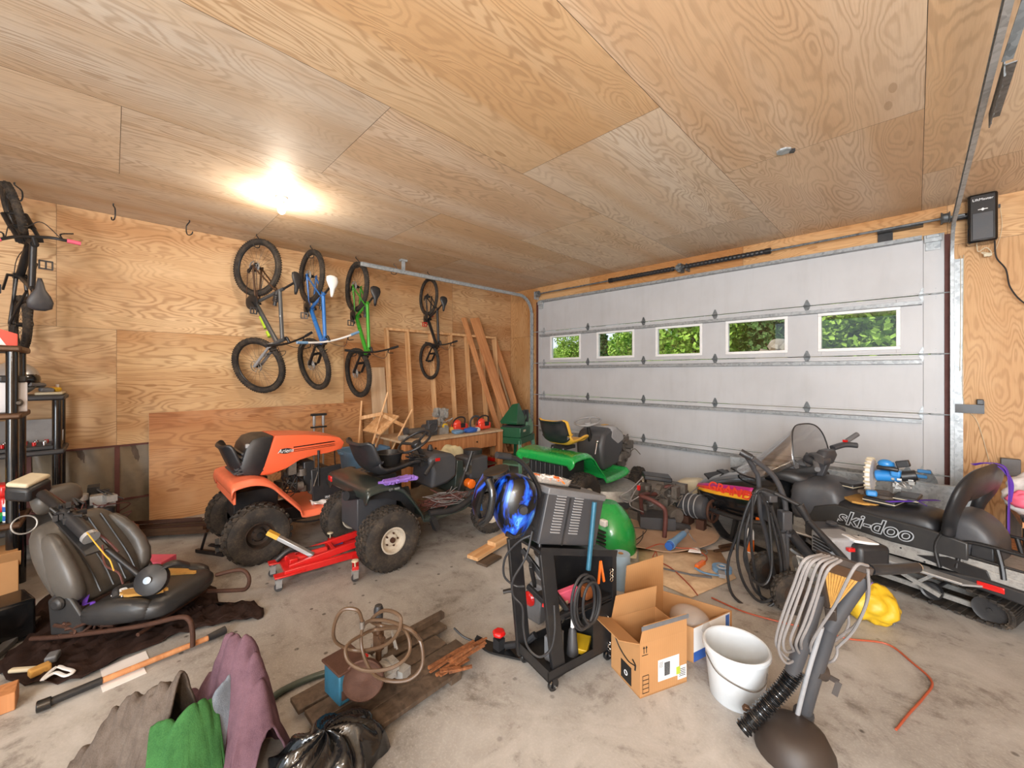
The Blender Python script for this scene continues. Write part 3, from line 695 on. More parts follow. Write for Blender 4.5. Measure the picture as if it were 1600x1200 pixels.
def engine_bits(bm, c, s, seed=1, n=26):
    r = random.Random(seed)
    for i in range(n):
        p = [c[k] + (r.random() - 0.5) * s[k] for k in range(3)]; q = r.random()
        if q < 0.4: box(bm, p, [r.uniform(0.12, 0.4) * s[k] for k in range(3)], (0, 0, r.choice([0, 0, 0.3])))
        elif q < 0.75:
            a = r.choice([(1, 0, 0), (0, 1, 0), (0, 0, 1)]); L = r.uniform(0.1, 0.35) * min(s); cyl(bm, p, V(p) + V(a) * L, r.uniform(0.07, 0.2) * min(s), n=12)
        else:
            L = 0.5 * min(s); tube(bm, [p, [p[0] + r.uniform(-L, L), p[1] + r.uniform(-L, L), p[2] + r.uniform(0, L)], [p[0] + r.uniform(-L, L), p[1] + r.uniform(-L, L), p[2]]], 0.006, 6)
    return bm
def wires(bm, c, R, n, r=0.003, seed=2, k=5):
    q = random.Random(seed)
    for i in range(n):
        tube(bm, [[c[j] + q.uniform(-1, 1) * R[j] for j in range(3)] for _ in range(k)], r, 5, 5)
    return bm
# --- orange tractor, hood off its hinges and resting over the engine
t = thing('riding_mower', 'orange riding mower with faded rear fender and its hood set askew over the engine', 'riding mower', (-4.5, 0.906, 0))
for x, s in ((0.41, 1), (-0.41, -1)): add_wheel(t, x, 0, 0.25, 0.21, 0.11, M['rim_black'], s, 3, 24, True)
for x, s in ((0.40, 1), (-0.40, -1)): add_wheel(t, x, 1.22, 0.19, 0.15, 0.08, M['rim_black'], s, 3, 24)
fender_body(t, M['orange_fade'], 0.445, -0.18, 0.10, 0.715, 0.36, 0.335, 0.86, name='fender')
bm = B(); box(bm, (0, -0.165, 0.60), (0.78, 0.02, 0.14)); box(bm, (0.3, -0.177, 0.61), (0.07, 0.01, 0.05)); obj('rear_panel', bm, M['orange_fade'], t, bevel=0.008)
bm = B(); box(bm, (0, 0.62, 0.27), (0.34, 1.5, 0.14)); box(bm, (0, 0.05, 0.42), (0.30, 0.36, 0.3)); cyl(bm, (-0.42, 0, 0.25), (0.42, 0, 0.25), 0.022); cyl(bm, (-0.38, 1.22, 0.19), (0.38, 1.22, 0.19), 0.018)
obj('chassis', bm, M['black_metal'], t, bevel=0.006)
tractor_seat(t, -0.08, 0.66, M['seat_black'])
# hood shell: grille end toward the seat

def shell(bm, hw, outl, rnd=0.07, n=5):
    c = V(0, sum(p[0] for p in outl) / len(outl), sum(p[1] for p in outl) / len(outl)); rings = []
    for i in range(-n, n + 1):
        a = i / n; x = math.sin(a * PI / 2) * hw; k = 1 - (1 - math.cos(a * PI / 2) ** 0.35) * rnd if abs(a) < 1 else 1 - rnd
        rings.append([V(x, c.y + (p[0] - c.y) * k, c.z + (p[1] - c.z) * k) for p in outl])
    return loft(bm, rings)
bm = B(); hp = [(0.17, 1.075), (0.45, 1.055), (0.70, 1.015), (0.80, 0.985), (0.845, 0.93), (0.82, 0.865), (0.70, 0.84), (0.52, 0.83), (0.38, 0.80), (0.26, 0.735), (0.12, 0.70), (0.05, 0.71)]
shell(bm, 0.235, hp, 0.10, 7); hood = obj('hood', bm, M['orange'], t, ang=45)
bm = B(); shell(bm, 0.232, [(0.175, 1.07), (0.08, 1.075), (0.0, 1.055), (-0.05, 0.99), (-0.075, 0.90), (-0.10, 0.80), (-0.07, 0.73), (0.05, 0.70), (0.10, 0.78), (0.14, 0.92)], 0.12, 7); g = obj('grille', bm, M['black'], t, ang=45)
bm = B()
for i in range(6): box(bm, (0, -0.055 - 0.012 * i, 0.93 - 0.034 * i), (0.40, 0.05, 0.018), (0.4, 0, 0)); box(bm, (0.215, -0.0 - 0.012 * i, 0.93 - 0.034 * i), (0.03, 0.12, 0.016), (0.15, 0, 0))
obj('grille_bar', bm, M['dark_grey'], g, bevel=0.003)
bm = B(); box(bm, (0.205, 0.03, 0.99), (0.05, 0.16, 0.05)); obj('headlight', bm, M['grey'], g, bevel=0.01)
bm = B(); lathe(bm, [(0.001, 0), (0.06, 0), (0.06, 0.004), (0.001, 0.004)], (0.2375, 0.27, 0.915), (1, 0, 0), 28)
for v in bm.verts: v.co.z = 0.915 + (v.co.z - 0.915) * 0.42
o = obj('badge', bm, M['black'], hood)
text('lettering', 'Ariens', 0.052, M['white_ink'], hood, (0.2415, 0.27, 0.915), (PI/2, 0, PI/2), shear=0.3)
bm = B(); 
for z, w_ in ((0.935, 0.010), (0.912, 0.005), (0.897, 0.004)): prism(bm, [(0.34, z), (0.74, z + 0.012), (0.72, z + 0.012 + w_), (0.34, z + w_)], (0.238, 0, 0), (0, 1, 0), (0, 0, 1), (0.002, 0, 0))
obj('stripe', bm, M['gloss_black'], hood)
bm = B(); box(bm, (0.22, 0.66, 0.53), (0.02, 0.30, 0.34), (0.05, 0, 0)); box(bm, (0.0, 0.72, 0.5), (0.4, 0.02, 0.34)); box(bm, (0.0, 0.5, 0.62), (0.36, 0.10, 0.30)); obj('heat_shield', bm, M['black'], t, bevel=0.01)
bm = B()
for i in range(7): box(bm, (0.232, 0.58 + 0.035 * i, 0.52 + 0.004 * (i % 3)), (0.003, 0.008, 0.008)); box(bm, (0.232, 0.60 + 0.04 * (i % 4), 0.43 - 0.02 * (i % 2)), (0.003, 0.02, 0.006))
text('lettering', '20.0', 0.03, M['white_ink'], t, (0.233, 0.66, 0.39), (PI/2, 0, PI/2)); bm.free()
bm = B(); engine_bits(bm, (0.05, 0.42, 0.58), (0.34, 0.28, 0.34), 5, 26); obj('engine', bm, M['engine'], t); bm = B(); engine_bits(bm, (0.0, 1.0, 0.45), (0.3, 0.3, 0.22), 6, 14); obj('gearbox', bm, M['engine'], t)
bm = B(); wires(bm, (0.17, 0.36, 0.58), (0.05, 0.10, 0.14), 7, 0.005, 8); tube(bm, [(0.24, 0.2, 0.28), (0.28, 0.45, 0.2), (0.26, 0.7, 0.2), (0.2, 0.95, 0.28)], 0.008); tube(bm, [(0.25, 0.25, 0.26), (0.27, 0.42, 0.25), (0.25, 0.55, 0.3)], 0.006); obj('cable', bm, M['black'], t)
bm = B(); cyl(bm, (0.24, 0.57, 0.52), (0.24, 0.57, 0.86), 0.009, n=8); cyl(bm, (0.24, 0.57, 0.80), (0.24, 0.57, 0.88), 0.013, n=8); cyl(bm, (0.1, 0.80, 0.45), (0.1, 0.78, 0.86), 0.006, n=6); obj('lift_lever', bm, M['black_metal'], t)
bm = B(); sheet(bm, lambda u, v: (0.18 + u * 0.16, 0.50 + v * 0.22, 0.365 + 0.02 * math.sin(u * 9) * math.cos(v * 7)), 10, 10); tag(place(obj('plastic_bag', bm, M['bagwhite'], solid=0.002), (-4.5, 0.906, 0)), 'crumpled clear plastic bag on the orange mower footboard', 'bag')
# --- dark green tractor without its hood
t = thing('riding_mower', 'dark green riding mower without a hood, black seat and big knobbly rear tyres', 'riding mower', (-3.6, 1.65, 0))
for x, s in ((0.43, 1), (-0.36, -1)): add_wheel(t, x, 0.02, 0.255, 0.21, 0.105, M['rim'], s, 5, 34)
for x, s in ((0.44, 1), (-0.44, -1)): add_wheel(t, x, 1.16, 0.19, 0.15, 0.078, M['rim'], s, 4, 28, turn=-0.25)
fd = fender_body(t, M['dkgreen'], 0.45, -0.16, 0.14, 0.70, 0.36, 0.335, 0.90)
bm = B(); prism(bm, [(-0.14, 0.62), (0.28, 0.62), (0.36, 0.36), (0.30, 0.36), (0.20, 0.5), (0.05, 0.56), (-0.12, 0.58)], (0.30, 0, 0), (0, 1, 0), (0, 0, 1), (0.02, 0, 0)); obj('fender_liner', bm, M['black'], t); bm = B(); prism(bm, [(-0.14, 0.62), (0.28, 0.62), (0.36, 0.36), (0.30, 0.36), (0.20, 0.5), (0.05, 0.56), (-0.12, 0.58)], (-0.30, 0, 0), (0, 1, 0), (0, 0, 1), (0.02, 0, 0))
obj('fender_liner', bm, M['black'], t)
bm = B(); box(bm, (0, -0.155, 0.645), (0.86, 0.03, 0.085)); obj('rear_panel', bm, M['dkgreen'], t, bevel=0.012)
bm = B(); box(bm, (-0.34, -0.175, 0.655), (0.075, 0.02, 0.05)); obj('reflector', bm, M['redlamp'], t, bevel=0.005)
text('lettering', 'CRAFTSMAN', 0.04, M['grey'], t, (-0.12, -0.172, 0.645), (PI/2, 0, 0)); text('lettering', 'GT  3000', 0.026, M['grey'], t, (0.452, 0.06, 0.667), (PI/2, 0, PI/2))
bm = B(); cyl(bm, (0.16, -0.15, 0.60), (0.20, -0.25, 0.62), 0.04, n=16); obj('exhaust_outlet', bm, M['black'], t)
bm = B(); box(bm, (0, 0.70, 0.29), (0.32, 1.6, 0.10)); box(bm, (0, 0.05, 0.42), (0.34, 0.38, 0.28)); cyl(bm, (-0.42, 0.02, 0.255), (0.42, 0.02, 0.255), 0.024); cyl(bm, (-0.42, 1.16, 0.19), (0.42, 1.16, 0.19), 0.018); box(bm, (0, 1.42, 0.25), (0.36, 0.10, 0.08)); box(bm, (0.15, 1.2, 0.27), (0.02, 0.5, 0.10)); obj('chassis', bm, M['dark_grey'], t, bevel=0.008)
bm = B(); box(bm, (0.19, 1.05, 0.36), (0.05, 0.7, 0.04)); box(bm, (0, 1.48, 0.33), (0.34, 0.16, 0.03)); box(bm, (0.0, 1.3, 0.335), (0.36, 0.14, 0.02)); engine_bits(bm, (0, 1.45, 0.36), (0.28, 0.22, 0.05), 12, 10); obj('front_plate', bm, M['mid_grey'], t, bevel=0.005)
st = tractor_seat(t, 0.04, 0.70, M['seat_black'], 0.50, 0.33, 0.42)
bm = B(); wires(bm, (0.40, 0.12, 0.725), (0.05, 0.17, 0.012), 12, 0.012, 4, 7); tag(place(obj('purple_rag', bm, M['lilac']), (-3.6, 1.65, 0)), 'crumpled purple rag lying on the dark green mower fender', 'rag')
steering(t, (0, 0.53, 0.965), 0.55, 0.175, low=0.25)
bm = B(); prism(bm, [(0.60, 0.50), (0.62, 0.66), (0.57, 0.80), (0.66, 0.845), (0.86, 0.83), (0.93, 0.76), (0.92, 0.58), (0.80, 0.52)], (0, 0, 0), (0, 1, 0), (0, 0, 1), (0.40, 0, 0)); dash = obj('dashboard', bm, M['dark_grey'], t, bevel=0.035)
bm = B(); wires(bm, (0.05, 0.50, 0.80), (0.14, 0.08, 0.05), 8, 0.006, 5); box(bm, (0.05, 0.55, 0.78), (0.22, 0.10, 0.08)); obj('control_wiring', bm, M['black'], t)
bm = B(); box(bm, (0.205, 0.67, 0.79), (0.01, 0.05, 0.03)); obj('indicator', bm, M['redlamp'], dash)
bm = B(); lathe(bm, [(0.03, 0), (0.035, 0.01), (0.02, 0.05), (0.018, 0.06)], (-0.04, 0.74, 0.84), n=12); obj('filler_cap', bm, M['black'], t)
bm = B(); side(bm, [(0.90, 0.36), (1.04, 0.36), (1.02, 0.72), (0.94, 0.74)], -0.17, 0.17); obj('firewall', bm, M['dkgreen'], t, bevel=0.008)
bm = B(); cyl(bm, (0.24, 0.90, 0.43), (0.24, 1.04, 0.72), 0.012, n=8); cyl(bm, (0.24, 1.0, 0.62), (0.24, 1.085, 0.82), 0.019, n=10); obj('lift_lever', bm, M['black'], t)
bm = B(); box(bm, (0.02, 1.25, 0.60), (0.30, 0.26, 0.25)); eng = obj('engine_cowl', bm, M['dark_grey'], t, bevel=0.022)
bm = B(); box(bm, (0.0, 1.22, 0.42), (0.24, 0.24, 0.14)); engine_bits(bm, (0.08, 1.12, 0.50), (0.2, 0.16, 0.26), 9, 20); engine_bits(bm, (0.1, 1.3, 0.42), (0.26, 0.26, 0.10), 10, 14); cyl(bm, (0.05, 1.05, 0.3), (0.05, 1.05, 0.62), 0.025); obj('engine', bm, M['engine'], t)
bm = B(); lathe(bm, [(0.09, 0), (0.11, 0.0), (0.11, 0.05), (0.09, 0.055), (0.03, 0.06)], (-0.06, 1.34, 0.72), n=20); obj('air_cleaner', bm, M['black'], t)
bm = B(); cyl(bm, (0.17, 1.08, 0.475), (0.25, 1.07, 0.475), 0.05, n=20); ball(bm, (0.25, 1.07, 0.475), (0.012, 0.05, 0.05), 16, 8); obj('oil_filter', bm, M['amber'], t)
bm = B(); wires(bm, (0.33, 0.62, 0.42), (0.10, 0.24, 0.06), 11, 0.0035, 7, 6); tube(bm, [(0.18, 0.60, 0.5), (0.3, 0.62, 0.47), (0.36, 0.6, 0.4)], 0.006); w1 = obj('wiring_harness', bm, M['rustred'], t)
bm = B(); wires(bm, (0.34, 0.66, 0.45), (0.10, 0.24, 0.07), 6, 0.003, 17, 6); obj('loose_wire', bm, M['cord_grey'], t)
bm = B(); tube(bm, [(0.40, 0.44, 0.355), (0.44, 0.70, 0.34), (0.43, 0.92, 0.40), (0.36, 1.0, 0.40)], 0.03, 12); box(bm, (0.46, 0.46, 0.27), (0.06, 0.05, 0.12), (0.4, 0, 0)); obj('foot_pedal', bm, M['black'], t)
bm = B(); cyl(bm, (0.33, 0.44, 0.70), (0.30, 0.56, 0.80), 0.018, n=10); obj('shift_lever', bm, M['black'], t)
# black tub on the seat
t2 = thing('plastic_tub', 'round black plastic tub standing between the mower seat and steering wheel', 'tub', (-3.66, 1.93, 0.765))
bm = B(); lathe(bm, [(0.001, 0.0), (0.10, 0.0), (0.13, 0.11), (0.142, 0.112), (0.142, 0.12), (0.126, 0.12), (0.096, 0.008), (0.001, 0.008)], n=32); obj('tub_body', bm, M['black'], t2)
# --- bright green tractor by the door
t = thing('riding_mower', 'bright green riding mower with yellow seat parked beside the garage door', 'riding mower', (-3.03, 3.8, 0))
for x, s in ((0.34, 1), (-0.34, -1)): add_wheel(t, x, 0, 0.255, 0.21, 0.10, M['rim'], s, 4, 30)
for x, s in ((0.36, 1), (-0.36, -1)): add_wheel(t, x, 1.26, 0.19, 0.15, 0.08, M['rim'], s, 3, 26, turn=0.15)
fender_body(t, M['green'], 0.44, -0.27, 0.10, 0.74, 0.36, 0.385, 0.90)
bm = B(); box(bm, (0, -0.26, 0.685), (0.74, 0.035, 0.10)); rp = obj('rear_panel', bm, M['green'], t, bevel=0.012)
text('lettering', 'SABRE', 0.055, M['decal_yellow'], t, (0.12, -0.281, 0.69), (PI/2, 0, 0), bold=0.002)
bm = B(); box(bm, (0, 0.55, 0.30), (0.30, 1.45, 0.10)); box(bm, (0, -0.04, 0.48), (0.5, 0.42, 0.30)); cyl(bm, (-0.34, 0, 0.255), (0.34, 0, 0.255), 0.022); cyl(bm, (-0.36, 1.26, 0.19), (0.36, 1.26, 0.19), 0.018)
for i in range(7): box(bm, (-0.2 + 0.07 * i, -0.255, 0.5), (0.02, 0.03, 0.26))
obj('chassis', bm, M['black'], t, bevel=0.006)
tractor_seat(t, -0.03, 0.78, M['yellow'], 0.42, 0.32, 0.36, back=M['black'])
steering(t, (0.0, 0.60, 1.03), 0.25, 0.165, M['grey'], 0.28, 0.012)
bm = B(); prism(bm, [(0.66, 0.40), (0.62, 0.72), (0.68, 0.89), (0.82, 0.94), (0.98, 0.93), (1.12, 0.86), (1.18, 0.74), (1.14, 0.6), (1.0, 0.42)], (0, 0, 0), (0, 1, 0), (0, 0, 1), (0.42, 0, 0)); d = obj('dashboard', bm, M['dark_grey'], t, bevel=0.05)
bm = B(); prism(bm, [(0.80, 0.80), (0.84, 0.96), (0.98, 0.955), (1.14, 0.87), (1.2, 0.74), (1.0, 0.68)], (0, 0, 0), (0, 1, 0), (0, 0, 1), (0.43, 0, 0)); obj('fuel_tank', bm, M['grey'], t, bevel=0.045)
bm = B(); box(bm, (0.05, 0.93, 0.962), (0.06, 0.10, 0.004)); obj('warning_label', bm, M['yellow'], t)
bm = B(); engine_bits(bm, (0.0, 1.34, 0.55), (0.38, 0.34, 0.34), 21, 34); box(bm, (0, 1.30, 0.72), (0.28, 0.25, 0.08)); obj('engine', bm, M['engine'], t)
bm = B(); cyl(bm, (0.24, 0.42, 0.66), (0.24, 0.46, 0.80), 0.008, n=8); ball(bm, (0.24, 0.465, 0.81), 0.018, 12, 8); obj('shift_lever', bm, M['chrome'], t)
bm = B(); lathe(bm, [(0.001, 0.28), (0.30, 0.28), (0.44, 0.25), (0.48, 0.14), (0.46, 0.12), (0.3, 0.2), (0.001, 0.2)], (0.06, 0.68, 0), n=28)
for v in bm.verts: v.co.x = 0.06 + (v.co.x - 0.06) * 1.25
prism(bm, [(0.4, 0.45), (0.95, 0.40), (0.98, 0.85), (0.5, 0.95)], (0, 0, 0.19), (1, 0, 0), (0, 1, 0), (0, 0, 0.02)); obj('mower_deck', bm, M['alloy'], t)

# --- red tractor jack under the dark green mower
t = thing('floor_jack', 'red tractor lifting jack with a silver handle stub under the dark green mower', 'jack', (-3.56, 0.93, 0), math.radians(84 - 90))
bm = B()
for x in (-0.14, 0.14):
    beam(bm, (x, 0.02, 0.12), (x, 0.70, 0.12), 0.035, 0.05); beam(bm, (x * 0.72, 0.06, 0.135), (x * 0.72, 0.66, 0.20), 0.03, 0.055)
beam(bm, (-0.14, 0.66, 0.11), (0.14, 0.66, 0.11), 0.04, 0.04); beam(bm, (-0.14, 0.05, 0.11), (0.14, 0.05, 0.11), 0.05, 0.03); beam(bm, (-0.1, 0.40, 0.17), (0.1, 0.40, 0.17), 0.03, 0.03)
obj('frame', bm, M['red'], t, bevel=0.005)
for x in (-0.14, 0.14):
    bm = B(); prism(bm, [(-0.04, -0.05), (0.04, -0.05), (0.05, 0.05), (0.03, 0.16), (-0.03, 0.16)], (x, 0, 0.115), (1, 0, 0), (0, 1, 0), (0, 0, 0.012)); obj('caster_plate', bm, M['red'], t, bevel=0.004)
for x, y in ((-0.14, -0.02), (0.14, -0.02), (0.36, 0.48), (-0.36, 0.48)):
    bm = B(); box(bm, (x - 0.022, y, 0.06), (0.004, 0.04, 0.06)); box(bm, (x + 0.022, y, 0.06), (0.004, 0.04, 0.06)); box(bm, (x, y, 0.09), (0.048, 0.05, 0.006)); cyl(bm, (x, y, 0.09), (x, y, 0.12), 0.008, n=8); c = obj('caster', bm, M['steel'], t)
    bm = B(); lathe(bm, [(0.001, -0.014), (0.026, -0.014), (0.03, -0.008), (0.03, 0.008), (0.026, 0.014), (0.001, 0.014)], (x, y, 0.0305), (1, 0, 0), 18); obj('caster_wheel', bm, M['dark_grey'], c)
for s in (-1, 1):
    bm = B(); beam(bm, (s * 0.14, 0.55, 0.115), (s * 0.37, 0.48, 0.105), 0.05, 0.03); obj('outrigger', bm, M['red'], t, bevel=0.004)
    bm = B(); cyl(bm, (s * 0.36, 0.48, 0.12), (s * 0.36, 0.48, 0.16), 0.006, n=8); lathe(bm, [(0.001, 0.175), (0.025, 0.172), (0.028, 0.162), (0.02, 0.157), (0.001, 0.157)], (s * 0.36, 0.48, 0), n=16); obj('adjusting_knob', bm, M['beige'], t)
bm = B(); cyl(bm, (0, 0.12, 0.15), (0, 0.36, 0.16), 0.035, n=16); box(bm, (0, 0.1, 0.14), (0.12, 0.06, 0.08)); obj('hydraulic_ram', bm, M['red'], t, bevel=0.004)
bm = B(); beam(bm, (0.06, 0.24, 0.17), (-0.07, -0.02, 0.36), 0.045, 0.03); h = obj('handle_socket', bm, M['steel'], t, bevel=0.004)
bm = B(); beam(bm, (-0.055, 0.01, 0.34), (-0.09, -0.06, 0.39), 0.049, 0.034); obj('yellow_label', bm, M['yellow'], h, bevel=0.003)
bm = B(); tube(bm, [(-0.10, 0.0, 0.14), (-0.10, 0.10, 0.20), (-0.09, 0.22, 0.17), (-0.06, 0.36, 0.17)], 0.022, 10); obj('rubber_sleeve', bm, M['black'], t)
bm = B(); tube(bm, [(-0.12, 0.30, 0.16), (-0.15, 0.38, 0.16), (-0.14, 0.46, 0.17)], 0.012, 8); box(bm, (-0.13, 0.44, 0.16), (0.05, 0.16, 0.04)); obj('hydraulic_line', bm, M['blue'], t)
for s in (-1, 1):
    bm = B(); box(bm, (s * 0.24, 0.66, 0.13), (0.14, 0.07, 0.04)); box(bm, (s * 0.24, 0.72, 0.16), (0.14, 0.02, 0.08)); obj('wheel_cradle', bm, M['black_metal'], t, bevel=0.004)
# ---------------------------------------------------------------- bicycles hung by the rear wheel from ceiling hooks
def bike_wheel(t, c, ax, R, tyre, rimm, spokes=28, tw=0.026, name='wheel', disc=True):
    """c centre, ax axle direction; tyre object with rim and spokes as sub-parts"""
    ax = V(ax).normalized(); c = V(c); u, w = frame_for(ax); bm = B()
    torus(bm, c, ax, R - tw, tw, 48, 10)
    n = int(2 * PI * R / 0.03)
    for i in range(n):
        a = 2 * PI * i / n; d = u * math.cos(a) + w * math.sin(a); tdir = (w * math.cos(a) - u * math.sin(a))
        for s in (-1, 0, 1):
            if s == 0 and i % 2: continue
            p = c + d * (R - 0.003 - 0.006 * abs(s)) + ax * (s * tw * 0.62)
            beam(bm, p - tdir * 0.006, p + tdir * 0.006, 0.014, 0.009, d)
    o = obj(name, bm, tyre, t)
    bm = B(); Ri = R - tw * 2 - 0.002
    torus(bm, c, ax, Ri, 0.012, 48, 8, 0.8); obj('rim', bm, rimm, o)
    bm = B(); cyl(bm, c - ax * 0.055, c + ax * 0.055, 0.006, n=8); cyl(bm, c - ax * 0.03, c + ax * 0.03, 0.02, n=14)
    for i in range(spokes):
        a = 2 * PI * i / spokes; s = 1 if i % 2 else -1; b = a + (0.25 if i % 4 < 2 else -0.25)
        cyl(bm, c + ax * (0.026 * s) + (u * math.cos(b) + w * math.sin(b)) * 0.02, c + (u * math.cos(a) + w * math.sin(a)) * Ri, 0.0013, n=4, cap=False)
    obj('hub_and_spokes', bm, M['black_metal'], o)
    if disc:
        bm = B(); torus(bm, c - ax * 0.04, ax, 0.07, 0.009, 28, 6, 0.2); torus(bm, c - ax * 0.04, ax, 0.035, 0.006, 20, 6, 0.25)
        for i in range(5): a = 2*PI*i/5; beam(bm, c - ax * 0.04 + (u*math.cos(a)+w*math.sin(a))*0.03, c - ax * 0.04 + (u*math.cos(a+.4)+w*math.sin(a+.4))*0.068, 0.008, 0.002, ax)
        obj('brake_disc', bm, M['steel'], o)
    return o
def bicycle(label, loc, rz, fm, fm2, sad, grip, R=0.36, wb=1.12, bar=0.38, tilt=0.0, susp=True, steer=0.25, fork=None, rimm=None, low=0.0, scale=1.0, barm=None, fat=0.028):
    """built with bike x = along the frame (rear wheel at 0, front at wb), y = left, z = up; then stood on end by the root rotation"""
    t = thing('bicycle', label, 'bicycle', loc, rot=None)
    # hanging: bike forward -> world down; bike up -> world direction (cos rz, sin rz)
    upd = V(math.cos(rz), math.sin(rz), 0); fwd = V(0, 0, -1) * math.cos(tilt) + upd * math.sin(tilt); upv = upd * math.cos(tilt) + V(0, 0, 1) * math.sin(tilt)
    left = upv.cross(fwd)
    t.rotation_euler = Matrix((fwd, left, upv)).transposed().to_euler(); t.scale = (scale,) * 3
    rimm = rimm or M['black_metal']; fork = fork or M['black_metal']; Y = V(0, 1, 0)
    rear = V(0, 0, 0); bb = V(0.43, 0, -0.02); head_b = V(wb - 0.28, 0, 0.30); head_t = V(wb - 0.33, 0, 0.42); st = V(0.27, 0, 0.40); sad_p = V(0.20, 0, 0.56)
    fr = V(wb, 0, 0)
    sax = (head_t - head_b).normalized(); rs = Matrix.Rotation(steer, 3, sax)
    def S_(p): return rs @ (V(p) - head_b) + head_b
    bike_wheel(t, rear, Y, R, M['rubber'], rimm, tw=fat, disc=susp)
    bike_wheel(t, S_(fr), rs @ Y, R, M['rubber'], rimm, tw=fat, name='wheel', disc=susp)
    bm = B(); cyl(bm, bb, head_b + V(0, 0, 0.02), 0.028, n=12); cyl(bm, st + V(0.01, 0, -0.06), head_t + V(0, 0, -0.03), 0.023, n=12); cyl(bm, bb, st, 0.020, n=12); cyl(bm, head_b - sax * 0.02, head_t + sax * 0.01, 0.027, n=14); cyl(bm, bb - Y * 0.04, bb + Y * 0.04, 0.026, n=14)
    fr_o = obj('frame', bm, fm, t)
    bm = B()
    for s in (-1, 1):
        cyl(bm, rear + Y * 0.06 * s, bb + V(-0.03, 0.025 * s, 0.03), 0.012, n=8); cyl(bm, rear + Y * 0.06 * s, st + V(0.02 if susp else -0.005, 0.02 * s, -0.10), 0.010, n=8)
        box(bm, rear + Y * 0.062 * s, (0.04, 0.008, 0.05))
    obj('rear_stays', bm, fm2, t)
    if susp:
        bm = B(); cyl(bm, st + V(0.03, 0, -0.10), st + V(0.20, 0, -0.13), 0.022, n=12); lathe(bm, [(0.026 + 0.005 * (i % 2), 0.012 * i) for i in range(9)], st + V(0.06, 0, -0.108), V(0.17, 0, -0.03), 12); obj('rear_shock', bm, M['black'], t)
    bm = B(); cyl(bm, st - V(-0.01, 0, 0.02), sad_p, 0.014, n=10); obj('seat_post', bm, M['black_metal'], t)
    bm = B()
    secs = []
    for x, w_, h_ in ((-0.12, 0.03, 0.012), (-0.10, 0.068, 0.02), (-0.05, 0.075, 0.026), (0.0, 0.058, 0.026), (0.05, 0.030, 0.024), (0.11, 0.02, 0.02), (0.145, 0.012, 0.012)):
        secs.append([sad_p + V(x, math.cos(2*PI*i/14) * w_, 0.02 + 0.012 * math.cos(x * 16) + math.sin(2*PI*i/14) * h_) for i in range(14)])
    loft(bm, secs); obj('saddle', bm, sad, t, ang=180)
    # fork, stem, bars
    bm = B(); crown = head_b - sax * 0.04
    for s in (-1, 1):
        a = S_(crown + Y * 0.062 * s); b = S_(fr + Y * 0.062 * s + V(-0.01, 0, 0)); mid = a + (b - a) * 0.42
        cyl(bm, a, mid, 0.015, n=10); cyl(bm, mid, b, 0.019, n=10)
    beam(bm, S_(crown + Y * 0.08), S_(crown - Y * 0.08), 0.05, 0.03, sax); m2 = S_(fr + (crown - fr) * 0.52); beam(bm, m2 + rs @ Y * 0.07, m2 - rs @ Y * 0.07, 0.03, 0.02, sax)
    obj('fork', bm, fork, t)
    hb = head_t + sax * 0.04; bm = B(); cyl(bm, head_t, S_(hb), 0.016, n=10); ce = S_(hb + V(0.06, 0, 0.02)); cyl(bm, S_(hb), ce, 0.016, n=10); obj('stem', bm, M['black_metal'], t)
    bm = B(); L = bar
    pts = [S_(hb + V(0.06 + dx, y, dz)) for dx, y, dz in ((-0.05, -L, 0.05), (-0.02, -L * 0.6, 0.045), (0.0, -0.08, 0.02), (0.0, 0.08, 0.02), (-0.02, L * 0.6, 0.045), (-0.05, L, 0.05))]
    tube(bm, pts, 0.0125, 8, 6); hbar = obj('handlebar', bm, barm or M['black_metal'], t)
    for s in (0, 1):
        a, b = (pts[0], pts[1]) if s == 0 else (pts[-1], pts[-2]); bm = B(); cyl(bm, a, a + (b - a) * 0.75, 0.0175, n=10); obj('grip', bm, grip, hbar)
        bm = B(); q = a + (b - a) * 0.95; tube(bm, [q, q + rs @ V(0.05, 0, -0.02), q + rs @ V(0.06, (-0.08 if s == 0 else 0.08), -0.03)], 0.006, 6); obj('brake_lever', bm, M['black_metal'], hbar)
    bm = B(); tube(bm, [pts[1], pts[1] + rs @ V(0.14, 0.08, -0.02), S_(hb + V(0.16, 0, -0.06)), m2], 0.0035, 6); tube(bm, [pts[-2], pts[-2] + rs @ V(0.12, -0.06, -0.05), head_b + V(-0.05, 0.03, 0.0), bb + V(0.1, 0.03, 0.03), rear + V(0.06, 0.06, 0.04)], 0.0035, 6); obj('cable', bm, M['black'], t)
    # cranks
    cd = V(0.115, 0, 0.12)
    bm = B(); lathe(bm, [(0.03, 0.0), (0.085, 0.001), (0.09, 0.003), (0.085, 0.006), (0.03, 0.006)], bb + V(0, -0.05, 0), -Y, 28); cyl(bm, bb - Y * 0.075, bb + Y * 0.075, 0.012, n=10); beam(bm, bb - Y * 0.07, bb - Y * 0.075 + cd, 0.022, 0.014, Y); beam(bm, bb + Y * 0.07, bb + Y * 0.075 - cd, 0.022, 0.014, Y); obj('crankset', bm, M['black_metal'], t)
    for s in (-1, 1):
        p = bb + Y * (0.075 * s) - cd * s * (1 if s > 0 else 1); p = bb - Y * 0.075 + cd if s < 0 else bb + Y * 0.075 - cd
        bm = B(); q = p + Y * 0.055 * s
        for dx in (-0.035, 0.035): box(bm, q + V(dx, 0, 0), (0.012, 0.085, 0.014))
        for dy in (-0.04, 0.0, 0.04): box(bm, q + V(0, dy, 0), (0.075, 0.010, 0.014))
        obj('pedal', bm, M['dark_grey'] if sad != M['white'] else M['mid_grey'], t)
